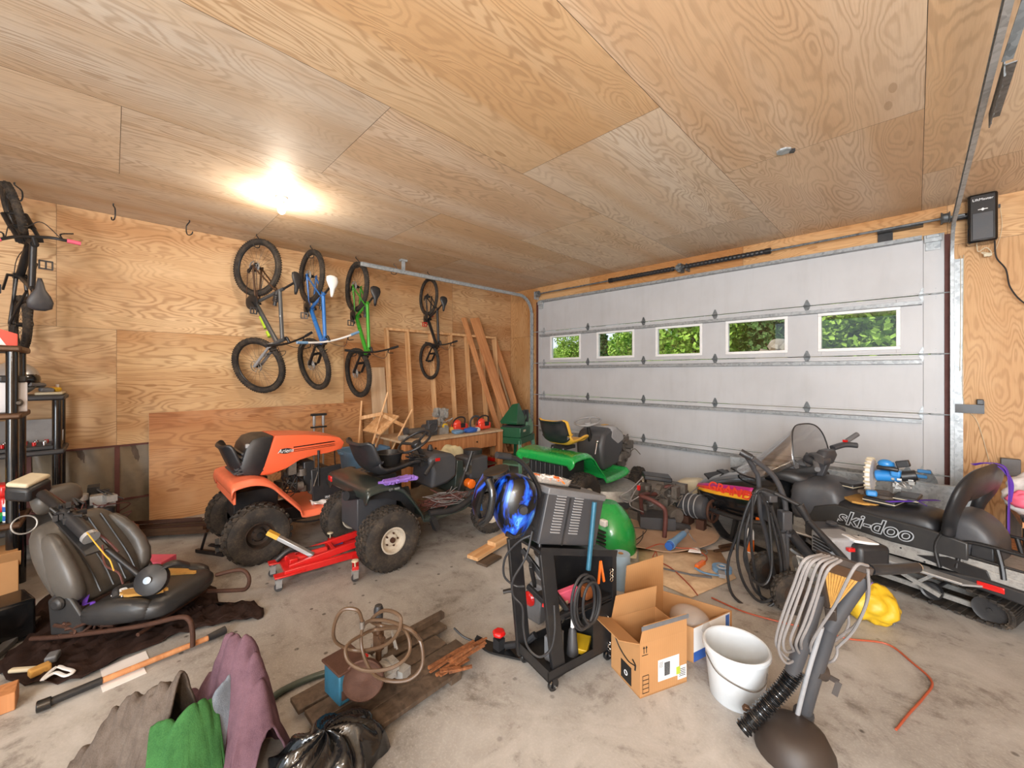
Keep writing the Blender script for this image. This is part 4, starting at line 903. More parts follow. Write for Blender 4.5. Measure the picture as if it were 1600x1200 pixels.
    bm = B(); lathe(bm, [(0.015 + 0.006 * i, 0.0045 * i) for i in range(8)] + [(0.01, 0.034)], rear - Y * 0.055, Y, 20); beam(bm, rear + V(0.0, -0.07, 0), rear + V(0.06, -0.07, -0.05), 0.03, 0.015, Y); lathe(bm, [(0.02, 0), (0.03, 0.004), (0.02, 0.008)], rear + V(0.05, -0.065, -0.06), Y, 12)
    obj('rear_derailleur', bm, M['black_metal'], t)
    bm = B(); a = rear + V(0.0, -0.05, 0.04); b = bb + V(0, -0.052, 0.085); cyl(bm, a, b, 0.004, n=6); cyl(bm, rear + V(0.05, -0.05, -0.09), bb + V(0, -0.052, -0.085), 0.004, n=6); obj('chain', bm, M['rust'], t)
    return t
def hook(loc, rz, label, group=None):
    t = thing('bike_hook', label, 'hook', loc, rz, group); bm = B()
    tube(bm, [(0, 0, 0.0), (0.0, 0, -0.02), (0.035, 0, -0.05), (0.045, 0, -0.075), (0.045, 0, -0.125), (0.03, 0, -0.155), (0.0, 0, -0.165), (-0.035, 0, -0.155), (-0.045, 0, -0.13)], 0.006, 8, 5)
    obj('hook_rod', bm, M['black'], t); return t
# ---------------------------------------------------------------- bicycle placing
HZ = 2.915
M['bike_grey'] = paint('bike_grey', '4c4f52', 0.3, 0.2, 0.1, coat=0.4); M['bike_blue'] = paint('bike_blue', '2f6fb8', 0.28, 0.1, 0.1, coat=0.5)
M['bike_green'] = paint('bike_green', '3c9a2c', 0.28, 0.1, 0.1, coat=0.5); M['bike_lime'] = paint('bike_lime', 'a8c832', 0.3, 0.0, 0.05, coat=0.4)
b1 = bicycle('grey full suspension mountain bike hanging by its rear wheel, biggest tyres, nearest the lit bulb', (-5.66, 1.25, HZ + 0.03), math.radians(30), M['bike_grey'], M['bronze'], M['seat_black'], M['black'], R=0.352, wb=1.20, steer=0.30, fork=M['grey'], bar=0.40, tilt=-0.02, fat=0.034)
bm = B(); cyl(bm, (0.60, 0, 0.075), (0.74, 0, 0.155), 0.0295, n=12); cyl(bm, (0.78, 0, 0.178), (0.84, 0, 0.212), 0.0295, n=12); obj('frame_decal', bm, M['bike_lime'], b1)
b2 = bicycle('blue mountain bike with white saddle and white handlebar hanging by its rear wheel', (-5.66, 1.87, HZ + 0.03), math.radians(5), M['bike_blue'], M['bike_blue'], M['white'], M['lblue'], R=0.352, wb=1.17, steer=0.25, barm=M['white'], rimm=M['black_metal'], bar=0.42, fat=0.032)
b3 = bicycle('bright green mountain bike with black saddle hanging by its rear wheel', (-5.74, 2.52, HZ), math.radians(0), M['bike_green'], M['bike_green'], M['seat_black'], M['black'], R=0.362, wb=1.25, steer=0.12, bar=0.39, fat=0.034)
b4 = bicycle('small black bicycle with a red pedal hanging beside the stud frame', (-5.74, 3.74, HZ + 0.02), math.radians(-6), M['black_metal'], M['black_metal'], M['seat_black'], M['black'], R=0.355, wb=1.22, steer=0.1, scale=0.88, susp=False, bar=0.33)
for c_ in b4.children:
    if c_.name.startswith('pedal'): c_.data.materials[0] = M['redlamp']
# small BMX hung by its front wheel at the left edge
b5 = bicycle('small black BMX bicycle with pink grips at the left edge hung by its front wheel', (-5.55, -0.62, 3.36 - 0.165 - 0.2), math.radians(25), M['black_metal'], M['black_metal'], M['dark_grey'], M['pink'], R=0.26, wb=0.98, steer=0.25, susp=False, bar=0.26, fat=0.03)
up5 = V(math.cos(math.radians(16)), math.sin(math.radians(16)), 0); fw5 = V(0, 0, 1); lf5 = up5.cross(fw5)
b5.rotation_euler = Matrix((fw5, lf5, up5)).transposed().to_euler(); b5.location = (-5.60, -0.58, 3.07 - 0.98)
for (x, y, rz, lab) in [(-5.67, -0.62, 1.9, 'black steel ceiling hook holding the small BMX bicycle'), (-5.675, 0.005, 0.3, 'empty black ceiling hook nearest the BMX bicycle'), (-5.695, 0.606, -2.6, 'empty black ceiling hook throwing a shadow left of the grey bicycle'),
                        (-5.69, 1.25, 2.1, 'black steel ceiling hook holding the grey bicycle'), (-5.69, 1.87, 1.7, 'black steel ceiling hook holding the blue bicycle'), (-5.77, 2.52, 1.6, 'black steel ceiling hook holding the green bicycle'),
                        (-5.72, 3.10, 1.2, 'empty black ceiling hook right of the green bicycle'), (-5.77, 3.74, 1.5, 'black steel ceiling hook holding the small bicycle beside the stud frame')]:
    hook((x, y, HC), rz, lab, 'bicycle hooks in the ceiling')
# ---------------------------------------------------------------- left side: shelves, car seat, odds and ends
def shelf_unit(name, label, x0, x1, y0, y1, levels, m, mshelf, pr=0.032, th=0.045):
    t = thing(name, label, 'shelf', ((x0 + x1) / 2, (y0 + y1) / 2, 0)); o = V(t.location)
    for z in levels:
        bm = B(); box(bm, (0, 0, z - th / 2), (x1 - x0, y1 - y0, th)); obj('shelf_board', bm, mshelf, t, bevel=0.014)
    zs = [0] + list(levels)
    for x in (x0 + 0.05, x1 - 0.05):
        for y in (y0 + 0.05, y1 - 0.05):
            bm = B()
            for a, b in zip(zs[:-1], zs[1:]):
                if b - th > a: cyl(bm, (x - o.x, y - o.y, a), (x - o.x, y - o.y, b - th), pr, n=14)
            obj('post', bm, m, t)
    return t
shelf_unit('plastic_shelf', 'tall dark plastic shelf with brown edges at the far left of the picture', -5.06, -4.6, -1.45, -0.47, (0.575, 1.37, 1.86), M['gloss_black'], M['bronze'])
shelf_unit('plastic_shelf', 'lower dark plastic shelf standing against the left plywood wall', -5.97, -5.48, -1.3, -0.31, (0.30, 0.97, 1.46), M['gloss_black'], M['dark_grey'])
# things on the shelves
t = thing('open_top_box', 'red and white cardboard bin on the top brown shelf under the BMX bicycle', 'box', (-4.86, -0.62, 1.862), 0.1)
bm = B(); box(bm, (0, 0, 0.004), (0.28, 0.20, 0.008)); box(bm, (0, 0.10, 0.045), (0.28, 0.006, 0.09)); box(bm, (0, -0.10, 0.09), (0.28, 0.006, 0.18)); prism(bm, [(-0.1, 0), (0.1, 0), (0.1, 0.09), (0.0, 0.13), (-0.02, 0.18), (-0.1, 0.18)], (0.14, 0, 0), (0, 1, 0), (0, 0, 1), (0.006, 0, 0)); prism(bm, [(-0.1, 0), (0.1, 0), (0.1, 0.09), (0, 0.13), (-0.1, 0.18)], (-0.14, 0, 0), (0, 1, 0), (0, 0, 1), (0.006, 0, 0)); obj('carton', bm, M['decal_red'], t)
bm = B(); prism(bm, [(-0.08, 0.004), (0.05, 0.004), (-0.02, 0.14), (-0.05, 0.13)], (0.1445, 0, 0), (0, 1, 0), (0, 0, 1), (0.002, 0, 0)); obj('printed_triangle', bm, M['white_ink'], t)
t = thing('motorcycle_helmet', 'silver full face motorcycle helmet with dark visor on the lower plastic shelf', 'helmet', (-5.66, -0.62, 1.462), 0.6)
bm = B(); ball(bm, (0, 0, 0.15), (0.18, 0.14, 0.15), 24, 16); obj('shell', bm, M['steel'], t, ang=180)
bm = B(); ball(bm, (0.055, 0, 0.14), (0.135, 0.128, 0.10), 22, 12); obj('visor', bm, M['gloss_black'], t, ang=180)
bm = B(); tube(bm, [(0.18, 0, 0.10), (0.13, 0.12, 0.09), (0, 0.145, 0.08), (-0.1, 0.11, 0.07)], 0.018, 8); obj('trim_strip', bm, M['mid_grey'], t)
t = thing('parts_tray', 'pale tray of small tools and an orange striped packet on the lower shelf end', 'tray', (-5.72, -0.41, 1.462), 0)
bm = B(); box(bm, (0, 0, 0.012), (0.36, 0.17, 0.024)); obj('tray_base', bm, M['beige'], t, bevel=0.008)
for i, (x, y, c_) in enumerate([(-0.10, 0.0, 'orange'), (0.02, 0.02, 'brightyellow'), (0.10, -0.02, 'mid_grey'), (-0.02, -0.04, 'foam')]):
    bm = B(); box(bm, (x, y, 0.045), (0.09, 0.06, 0.04), (0.1 * i, 0.1, i)); obj('packet', bm, M[c_], t, bevel=0.012)
bm = B(); cyl(bm, (-0.15, 0.03, 0.02), (-0.15, 0.03, 0.09), 0.012, n=10); obj('glue_tube', bm, M['white'], t)
t = thing('tool_case', 'black power tool case with silver dial beside the silver helmet', 'tool case', (-4.83, -0.55, 1.372), 0.2)
bm = B(); box(bm, (0, 0, 0.11), (0.30, 0.14, 0.22)); obj('case', bm, M['whitestuff'], t, bevel=0.006)
bm = B(); box(bm, (0.0, 0, 0.245), (0.34, 0.13, 0.05)); tube(bm, [(0.05, 0, 0.26), (0.10, 0.0, 0.30), (0.16, 0, 0.26), (0.17, 0, 0.16), (0.16, 0, 0.06)], 0.02, 10); obj('lid_handle', bm, M['black'], t, bevel=0.01)
bm = B(); lathe(bm, [(0.001, 0), (0.03, 0), (0.028, 0.03), (0.012, 0.035), (0.012, 0.06)], (0.152, 0.02, 0.07), (1, 0, 0), 16); obj('dial', bm, M['engine'], t)
t = thing('socket_set', 'open socket set case with rows of sockets on the lower plastic shelf', 'socket set', (-5.70, -0.62, 0.972), 0)
bm = B(); box(bm, (0, 0, 0.018), (0.38, 0.56, 0.036)); obj('case_base', bm, M['black'], t, bevel=0.006)
bm = B(); box(bm, (-0.2, 0, 0.13), (0.02, 0.56, 0.24), (0, -0.35, 0)); obj('case_lid', bm, M['grey'], t, bevel=0.006)
for r_ in range(3):
    for i in range(9):
        bm = B(); cyl(bm, (0.12 - r_ * 0.09, -0.24 + i * 0.06, 0.036), (0.12 - r_ * 0.09, -0.24 + i * 0.06, 0.066), 0.014, n=10); o = obj('socket', bm, M['redlamp'] if (i + r_) % 3 == 0 else M['chrome'], t)
for i, (x, y, dx, dy, dz, c_, nm, lab) in enumerate([(-4.86, -0.60, 0.30, 0.12, 0.10, 'brightyellow', 'drill_case', 'yellow plastic case lying on the bottom of the far left shelf'), (-4.80, -0.56, 0.16, 0.10, 0.09, 'red', 'plastic_tool', 'red plastic tool on top of the clutter on the far left shelf'), (-4.94, -0.58, 0.09, 0.10, 0.14, 'white', 'bottle', 'white bottle on the far left shelf beside the green can'), (-4.70, -0.60, 0.08, 0.08, 0.07, 'green', 'can', 'small green can on the far left shelf')]):
    z0 = 0.577 if i != 1 else 0.577; t = thing(nm, lab, nm.split('_')[-1], (x, y - 0.12 * (i == 0), z0), 0.2 * i); bm = B(); box(bm, (0, 0, dz / 2 + (0.26 if i == 0 else 0.17 if i == 1 else 0)), (dx, dy, dz)); 
    if i < 2: box(bm, (0, 0, (0.26 if i == 0 else 0.17) / 2), (dx * 0.9, dy * 0.9, 0.26 if i == 0 else 0.17))
    obj('body', bm, M[c_], t, bevel=0.02)
t = thing('paint_can', 'blue and white spray lubricant tub at the foot of the far left shelf', 'can', (-4.69, -0.53, 0.577), 0)
bm = B(); lathe(bm, [(0.001, 0), (0.04, 0), (0.04, 0.12), (0.03, 0.135), (0.03, 0.16), (0.001, 0.16)], n=20); o = obj('tub', bm, M['white'], t)
bm = B(); lathe(bm, [(0.0405, 0.01), (0.041, 0.012), (0.041, 0.045), (0.0405, 0.047)], n=20, cap=False); lathe(bm, [(0.0405, 0.075), (0.041, 0.077), (0.041, 0.11), (0.0405, 0.112)], n=20, cap=False); obj('printed_band', bm, M['blue'], t)
# box with logo, storage box, jug
t = thing('cardboard_box', 'brown cardboard carton with a round black logo on the floor left of the car seat', 'box', (-4.62, -0.60, 0), 0.12)
bm = B(); box(bm, (0.02, -0.1, 0.19), (0.38, 0.42, 0.38)); obj('carton', bm, M['carton'], t, bevel=0.004)
bm = B(); box(bm, (0.215, -0.1, 0.37), (0.004, 0.44, 0.13), (0, 0.5, 0)); obj('flap', bm, M['carton'], t)
bm = B(); torus(bm, (0.2115, -0.02, 0.25), (1, 0, 0), 0.035, 0.005, 24, 4, 0.2); torus(bm, (0.2115, -0.02, 0.25), (1, 0, 0), 0.016, 0.005, 16, 4, 0.2); obj('printed_logo', bm, M['black_ink'], t)
t = thing('storage_box', 'glossy black storage box between the carton and the white jug', 'box', (-3.98, -0.50, 0), 0.3)
bm = B(); box(bm, (0, 0, 0.125), (0.24, 0.26, 0.25)); obj('bin', bm, M['gloss_black'], t, bevel=0.015)
t = thing('plastic_jug', 'white plastic jug with a blue label at the left edge of the floor', 'jug', (-3.72, -0.62, 0), 0.3)
bm = B(); box(bm, (0, 0, 0.12), (0.20, 0.15, 0.24)); cyl(bm, (0, 0, 0.24), (0, 0, 0.29), 0.03); obj('jug_body', bm, M['bucket'], t, bevel=0.035)
bm = B(); box(bm, (0.101, 0, 0.11), (0.004, 0.09, 0.12)); obj('jug_label', bm, M['blue'], t)
bm = B(); box2(bm, (-3.25, -0.62, 0.0), (-3.13, -0.34, 0.09)); tag(obj('wood_block', bm, M['lumber2'], bevel=0.004), 'sawn timber block at the lower left edge of the floor', 'wood block')
bm = B(); beam(bm, (-4.12, -0.36, 0.03), (-3.2, -0.66, 0.03), 0.05, 0.03); tag(obj('steel_channel', bm, M['mid_grey'], bevel=0.004), 'grey steel channel lying on the floor beside the white jug', 'metal bar')
# brown cloth spread under the seat
q = random.Random(11)
edge = [(-4.62, -0.28), (-4.25, -0.40), (-3.95, -0.36), (-3.72, -0.45), (-3.55, -0.44), (-3.33, -0.33), (-3.18, -0.12), (-3.24, 0.08), (-3.28, 0.30), (-3.22, 0.52), (-3.12, 0.72), (-3.35, 0.72), (-3.5, 0.55), (-3.85, 0.55), (-4.2, 0.35), (-4.45, 0.05)]
E2 = smooth([V(a, b, 0) for a, b in edge], 5, True); cen = V(-3.75, 0.05, 0)
bm = B()
def cl(u, v):
    i = u * len(E2); a = E2[int(i) % len(E2)]; p = cen + (a - cen) * v
    h = 0.012 + 0.03 * abs(math.sin(p.x * 31 + 3 * math.sin(p.y * 14)) * math.sin(p.y * 23 + 2 * math.sin(p.x * 9))) * (1 if v < 0.93 else 0.5) + 0.012 * math.sin(p.x * 70 + p.y * 40)
    return (p.x, p.y, max(0.004, h))
sheet(bm, cl, 110, 34); tag(obj('brown_cloth', bm, M['browncloth'], solid=0.004, ang=180, clean=True), 'crumpled dark brown cloth spread on the floor under the car seat', 'cloth')
# car seat on tube frame; local x = seat forward, y = left
t = thing('car_seat', 'worn grey leather car seat with torn cushion lying on a tube frame', 'car seat', (-3.80, -0.01, 0.03), math.radians(43))
def slab(bm, secs, n=20, e=0.55):
    rings = []
    for c_, hw, hh, ax, up in secs:
        c_ = V(c_); ax = V(ax).normalized(); up = V(up).normalized(); R_ = []
        for i in range(n):
            a = 2 * PI * i / n; cx = math.copysign(abs(math.cos(a)) ** e, math.cos(a)); sy = math.copysign(abs(math.sin(a)) ** e, math.sin(a))
            R_.append(c_ + ax * (hw * cx) + up * (hh * sy))
        rings.append(R_)
    return loft(bm, rings)
Yl = (0, 1, 0)
bm = B(); slab(bm, [((-0.02, 0, 0.16), 0.20, 0.05, Yl, (0.9, 0, 0.3)), ((-0.03, 0, 0.22), 0.25, 0.085, Yl, (0.95, 0, 0.25)), ((-0.10, 0, 0.36), 0.27, 0.095, Yl, (0.93, 0, 0.35)), ((-0.19, 0, 0.50), 0.265, 0.085, Yl, (0.9, 0, 0.42)), ((-0.27, 0, 0.62), 0.23, 0.07, Yl, (0.88, 0, 0.46)), ((-0.31, 0, 0.68), 0.17, 0.04, Yl, (0.88, 0, 0.46))])
for s in (-1, 1): slab(bm, [((0.0, s * 0.20, 0.2), 0.05, 0.06, Yl, (1, 0, 0.3)), ((-0.02, s * 0.23, 0.33), 0.05, 0.095, Yl, (1, 0, 0.35)), ((-0.12, s * 0.22, 0.5), 0.045, 0.085, Yl, (0.9, 0, 0.42)), ((-0.24, s * 0.18, 0.63), 0.04, 0.06, Yl, (0.88, 0, 0.46))], 14, 0.8)
back = obj('backrest', bm, M['vinyl'], t, sub=1, ang=180)
for y in (-0.12, -0.04, 0.04, 0.12):
    bm = B(); tube(bm, [(0.065, y, 0.24), (0.0, y, 0.37), (-0.105, y, 0.52), (-0.20, y, 0.65)], 0.006, 6); obj('stitch_seam', bm, M['vinyl_dk'], back)
bm = B(); slab(bm, [((-0.38, 0, 0.70), 0.08, 0.05, Yl, (0.9, 0, 0.4)), ((-0.35, 0, 0.745), 0.135, 0.065, Yl, (0.9, 0, 0.4)), ((-0.38, 0, 0.82), 0.14, 0.065, Yl, (0.9, 0, 0.4)), ((-0.41, 0, 0.875), 0.11, 0.045, Yl, (0.9, 0, 0.4))], 20, 0.7)
for s in (-1, 1): cyl(bm, (-0.29, s * 0.06, 0.62), (-0.37, s * 0.06, 0.74), 0.007, n=8)
obj('headrest', bm, M['vinyl'], t, sub=1, ang=180)
bm = B(); slab(bm, [((0.02, 0, 0.13), 0.22, 0.05, Yl, (0, 0, 1)), ((0.14, 0, 0.15), 0.26, 0.07, Yl, (0, 0, 1)), ((0.34, 0, 0.17), 0.27, 0.075, Yl, (0, 0, 1)), ((0.50, 0, 0.18), 0.25, 0.07, Yl, (0, 0, 1)), ((0.58, 0, 0.165), 0.20, 0.045, Yl, (0, 0, 1))])
for s in (-1, 1): slab(bm, [((0.05, s * 0.23, 0.15), 0.05, 0.06, Yl, (0, 0, 1)), ((0.3, s * 0.245, 0.19), 0.06, 0.08, Yl, (0, 0, 1)), ((0.52, s * 0.21, 0.19), 0.05, 0.06, Yl, (0, 0, 1))], 14, 0.8)
cu = obj('seat_cushion', bm, M['vinyl_dk'], t, sub=1, ang=180)
bm = B()
def torn(cx, cy, rx, ry, z, rz, sd):
    r_ = random.Random(sd); n = 26; P = []
    for i in range(n):
        a = 2 * PI * i / n; k = 1 + r_.uniform(-0.12, 0.12); x, y = math.cos(a) * rx * k, math.sin(a) * ry * k
        P.append((x * math.cos(rz) - y * math.sin(rz), x * math.sin(rz) + y * math.cos(rz)))
    prism(bm, P, (cx, cy, z), (1, 0, 0), (0, 1, 0), (0, 0, 0.016))
torn(0.38, -0.155, 0.13, 0.045, 0.262, 0.15, 1); torn(0.30, 0.12, 0.17, 0.04, 0.246, 0.0, 2); obj('exposed_foam', bm, M['foam'], cu, ang=30)
bm = B(); wires(bm, (0.26, -0.17, 0.262), (0.05, 0.05, 0.004), 3, 0.004, 3, 6); obj('torn_edge', bm, M['white'], cu)
bm = B()
for y in (-0.26, 0.26):
    tube(bm, [(-0.22, y, 0.02), (0.0, y, 0.03), (0.3, y, 0.035), (0.66, y, 0.05), (0.75, y, 0.07), (0.765, y, 0.15), (0.70, y, 0.20), (0.55, y * 0.85, 0.18)] if y > 0 else [(-0.22, y, 0.02), (0.0, y, 0.04), (0.45, y, 0.11), (0.70, y, 0.17), (0.77, y, 0.155), (0.79, y, 0.08), (0.79, y, 0.0)], 0.0135, 10, 5)
for x in (0.05, 0.45): tube(bm, [(x, -0.26, 0.06), (x, 0.26, 0.05)], 0.012, 8, 1)
obj('tube_frame', bm, M['rust'], t)
for s in (-1, 1):
    bm = B(); prism(bm, [(-0.10, 0.04), (0.10, 0.06), (0.10, 0.16), (0.03, 0.26), (-0.05, 0.32), (-0.12, 0.25)], (0, s * 0.245, 0), (1, 0, 0), (0, 0, 1), (0, 0.03, 0)); lathe(bm, [(0.001, 0.03), (0.03, 0.03), (0.045, 0.0)], (-0.04, s * 0.26, 0.24), (0, s, 0), 16); obj('hinge_cover', bm, M['vinyl_dk'], t, bevel=0.01)
bm = B(); wires(bm, (0.05, -0.22, 0.09), (0.12, 0.06, 0.05), 6, 0.01, 23, 5); engine_bits(bm, (0.1, -0.2, 0.08), (0.26, 0.10, 0.10), 3, 14); obj('seat_mechanism', bm, M['rust'], t)
bm = B(); tube(bm, [(0.02, -0.16, 0.24), (0.05, -0.20, 0.20), (0.11, -0.21, 0.22), (0.14, -0.24, 0.2)], 0.012, 6, 5, flat=0.25); tag(place(obj('purple_strap', bm, M['purple']), (-3.80, -0.01, 0.03), math.radians(43)), 'short purple strap tucked into the car seat hinge', 'strap')
# steering column lying across the seat
t = thing('steering_column', 'black car steering column with a pale grey shroud lying across the grey car seat', 'steering column', (-3.8, 0.0, 0.62))
ps = [(-3.864, -0.313, 0.902), (-3.692, -0.225, 0.83), (-3.451, -0.097, 0.694), (-3.346, 0.038, 0.525), (-3.394, 0.159, 0.348)]
bm = B(); cyl(bm, ps[0], ps[1], 0.028, n=14); cyl(bm, V(ps[1]) * 0.4 + V(ps[2]) * 0.6, ps[4], 0.017, n=14); obj('shaft', bm, M['black_metal'], t)
bm = B(); cyl(bm, ps[1], ps[2], 0.038, n=16); d = (V(ps[2]) - V(ps[1])); engine_bits(bm, V(ps[1]) + d * 0.3 + V(0, 0, 0.03), (0.12, 0.12, 0.10), 4, 22); beam(bm, V(ps[1]) + d * 0.1 - V(0, 0, 0.03), V(ps[2]) + d * 0.25 - V(0, 0, 0.05), 0.10, 0.012); obj('column_housing', bm, M['black'], t)
bm = B(); cyl(bm, V(ps[2]) - d * 0.02, V(ps[2]) + d * 0.06, 0.042, n=16); obj('collar', bm, M['steel'], t)
bm = B(); a0 = V((-3.885, -0.42, 0.908)); a1 = V((-4.023, -0.331, 0.942)); beam(bm, a0, a1, 0.13, 0.09, (0.3, 0, 1)); obj('column_shroud', bm, M['black'], t, bevel=0.02)
bm = B(); beam(bm, a0 + V(0, 0, 0.06), a1 + V(0, 0, 0.055), 0.11, 0.03, (0.3, 0, 1)); obj('shroud_cap', bm, M['beige'], t, bevel=0.012)
bm = B(); cen2 = V((-3.297, 0.172, 0.395)); lathe(bm, [(0.001, -0.03), (0.03, -0.035), (0.085, -0.02), (0.09, 0.0), (0.085, 0.02), (0.04, 0.04), (0.001, 0.042)], cen2, (0.75, -0.45, 0.35), 26); tube(bm, [cen2 + V(-0.02, 0.0, 0.04), cen2 + V(0.0, 0.10, 0.07), cen2 + V(-0.02, 0.17, 0.03)], 0.04, 10, 5, flat=0.35); tube(bm, [cen2 + V(-0.06, -0.05, -0.02), cen2 + V(-0.02, -0.15, 0.0), cen2 + V(0.03, -0.16, -0.03)], 0.018, 8, 5, flat=0.5); obj('joint_housing', bm, M['black'], t)
bm = B(); lathe(bm, [(0.001, 0.0), (0.02, 0.0), (0.02, 0.015), (0.001, 0.016)], cen2 + V(0.75, -0.45, 0.35).normalized() * 0.042, (0.75, -0.45, 0.35), 14); obj('joint_bolt', bm, M['chrome'], t)
bm = B(); tube(bm, [(-3.898, -0.305, 0.917), (-3.782, -0.23, 0.861), (-3.749, -0.155, 0.779), (-3.785, -0.12, 0.671), (-3.84, -0.033, 0.546), (-3.779, 0.028, 0.46)], 0.007, 6); tube(bm, [(-3.426, -0.043, 0.632), (-3.273, -0.031, 0.565), (-3.149, 0.023, 0.542), (-3.131, 0.041, 0.481)], 0.005, 6); obj('wiring', bm, M['rustred'], t)
bm = B(); tube(bm, [(-3.418, -0.106, 0.728), (-3.309, -0.067, 0.682), (-3.214, -0.028, 0.634), (-3.168, -0.01, 0.615), (-3.153, 0.005, 0.558)], 0.0035, 6); obj('yellow_wire', bm, M['yellow'], t)
rebase(t, (-3.8, 0.0, 0.60))
for p_, lab in (((-3.934, -0.412, 0.557), ''),):
    bm = B(); torus(bm, (-3.99, -0.397, 0.698), (0.8, 0.3, 0.2), 0.055, 0.005, 24, 6)
    tag(obj('bent_tube', bm, M['alloy']), 'bent grey plastic tube loop left of the car seat headrest', 'tube')
# foam clamp, spray gun and bits at cloth end
for i, (px, py, m_, s_, nm, lab) in enumerate([(0, 0, 'beige', (0.17, 0.03, 0.02), 'sanding_block', 'curved pale sandal shaped block at the end of the brown cloth'), (0.06, 0.05, 'foam', (0.08, 0.05, 0.04), 'wood_wedge', 'small orange wooden wedge at the end of the brown cloth'), (-0.02, 0.09, 'mid_grey', (0.07, 0.05, 0.04), 'rubber_foot', 'small grey rubber block near the end of the brown cloth')]):
    bm = B(); box(bm, (0, 0, s_[2] / 2), s_); o = place(obj(nm, bm, M[m_], bevel=0.008), (-3.42 + px * 1.2, -0.33 + py, 0.034), 0.9 + i); tag(o, lab, nm.replace('_', ' '))
bm = B(); tube(bm, [(0, 0, 0.01), (0.09, 0.03, 0.01), (0.04, 0.04, 0.01), (0.06, 0.12, 0.01), (0.03, 0.13, 0.01), (0.01, 0.06, 0.01)], 0.010, 8, 6, True, 0.6); tag(place(obj('plastic_bracket', bm, M['white']), (-3.34, -0.22, 0.03), -0.8), 'white hooked plastic bracket lying on the brown cloth', 'bracket')
# wrench bar on paper
t = thing('pruner_pole', 'long wooden pole with black sleeved ends lying across a white paper', 'pole', (-3.05, -0.25, 0.02))
w0, w1, w2, w3 = (-3.028, -0.245, 0.028), (-3.048, -0.039, 0.028), (-3.076, 0.417, 0.028), (-3.098, 0.508, 0.028)
bm = B(); cyl(bm, w1, w2, 0.0155, n=14); obj('wooden_shaft', bm, M['lumber2'], t)
bm = B(); cyl(bm, w0, w1, 0.019, n=14); obj('sleeve', bm, M['black'], t); bm = B(); cyl(bm, w2, w3, 0.02, 0.024, n=14); obj('sleeve', bm, M['black'], t)
bm = B(); cyl(bm, V(w0) - V(0, 0.02, 0), V(w0) + V(0, 0.03, 0), 0.027, n=12); obj('end_cap', bm, M['gloss_black'], t, bevel=0.004)
rebase(t, (-3.05, -0.25, 0.0))
bm = B(); prism(bm, [(0, 0), (0.12, 0.0), (0.12, 0.19), (0, 0.19)], (-3.22, -0.05, 0.003), (1, 0.1, 0), (-0.1, 1, 0), (0, 0, 0.002)); prism(bm, [(0, 0), (0.11, 0.0), (0.11, 0.17), (0, 0.17)], (-3.09, -0.05, 0.002), (1, 0.12, 0), (-0.12, 1, 0), (0, 0, 0.002)); tag(obj('paper_sheet', bm, M['paper']), 'folded white paper on the floor under the wooden pole', 'paper')
# angle iron pile and wooden box by the wall
q = random.Random(5)
for i in range(9):
    a = V(-5.72 + 0.05 * (i % 4), 0.02 + 0.06 * q.random(), 0.035 + 0.04 * (i // 4)); b = a + V(0.42 + 0.06 * q.random(), 0.62 + 0.1 * q.random(), 0.005)
    bm = B(); d_ = (b - a); L = d_.length; prism(bm, [(-0.03, 0), (0.03, 0), (0.03, 0.005), (-0.025, 0.005), (-0.025, 0.035), (-0.03, 0.035)], (L / 2, 0, 0), (0, 1, 0), (0, 0, 1), (L, 0, 0))
    o = place(obj('angle_iron', bm, M['bronze'] if i % 2 else M['rust']), a, 0, (0.0, -math.asin(d_.z / L), math.atan2(d_.y, d_.x))); tag(o, 'rusty angle iron in the pile on the floor beside the leaning plywood', 'angle iron', 'rusty angle irons piled beside the leaning plywood')
t = thing('scrap_box', 'shallow open wooden box of scrap wood behind the car seat', 'box', (-5.62, -0.12, 0), 0.5)
bm = B(); box(bm, (0, 0, 0.01), (0.62, 0.36, 0.02)); box(bm, (0, -0.17, 0.08), (0.62, 0.02, 0.14)); box(bm, (0, 0.17, 0.08), (0.62, 0.02, 0.16)); box(bm, (-0.3, 0, 0.08), (0.02, 0.36, 0.14)); box(bm, (0.3, 0, 0.08), (0.02, 0.36, 0.14)); obj('crate', bm, M['redwood'], t)
for i in range(8):
    bm = B(); box(bm, (q.uniform(-0.24, 0.24), q.uniform(-0.12, 0.12), 0.07 + 0.012 * i), (q.uniform(0.1, 0.2), 0.06, 0.035), (q.uniform(-0.3, 0.3), q.uniform(-0.3, 0.3), q.uniform(0, 3))); obj('offcut', bm, M['lumber2'] if i % 2 else M['foam'], t)
for i, (x, y, m_, s_, lab) in enumerate([(-4.62, 0.22, 'pink', (0.34, 0.16, 0.08), 'flat pink box on the floor behind the car seat'), (-4.35, 0.32, 'red', (0.26, 0.14, 0.06), 'flat red box on the floor behind the steering column')]):
    bm = B(); box(bm, (0, 0, s_[2] / 2), s_); o = place(obj('flat_box', bm, M[m_], bevel=0.006), (x, y, 0), 0.8); tag(o, lab, 'box')
t = thing('chair_stand', 'black steel leg bracket standing on the floor between car seat and orange mower', 'bracket', (-4.52, 0.66, 0), 0.3)
bm = B(); beam(bm, (-0.2, -0.05, 0.02), (0.12, 0.02, 0.02), 0.03, 0.03); beam(bm, (-0.15, -0.04, 0.02), (-0.10, -0.02, 0.19), 0.02, 0.012); beam(bm, (0.05, 0.0, 0.02), (0.0, 0.02, 0.14), 0.03, 0.012); beam(bm, (0.10, 0.02, 0.02), (0.12, 0.08, 0.15), 0.03, 0.012); beam(bm, (-0.02, -0.03, 0.10), (0.14, 0.05, 0.07), 0.04, 0.012); obj('bracket_frame', bm, M['black_metal'], t)
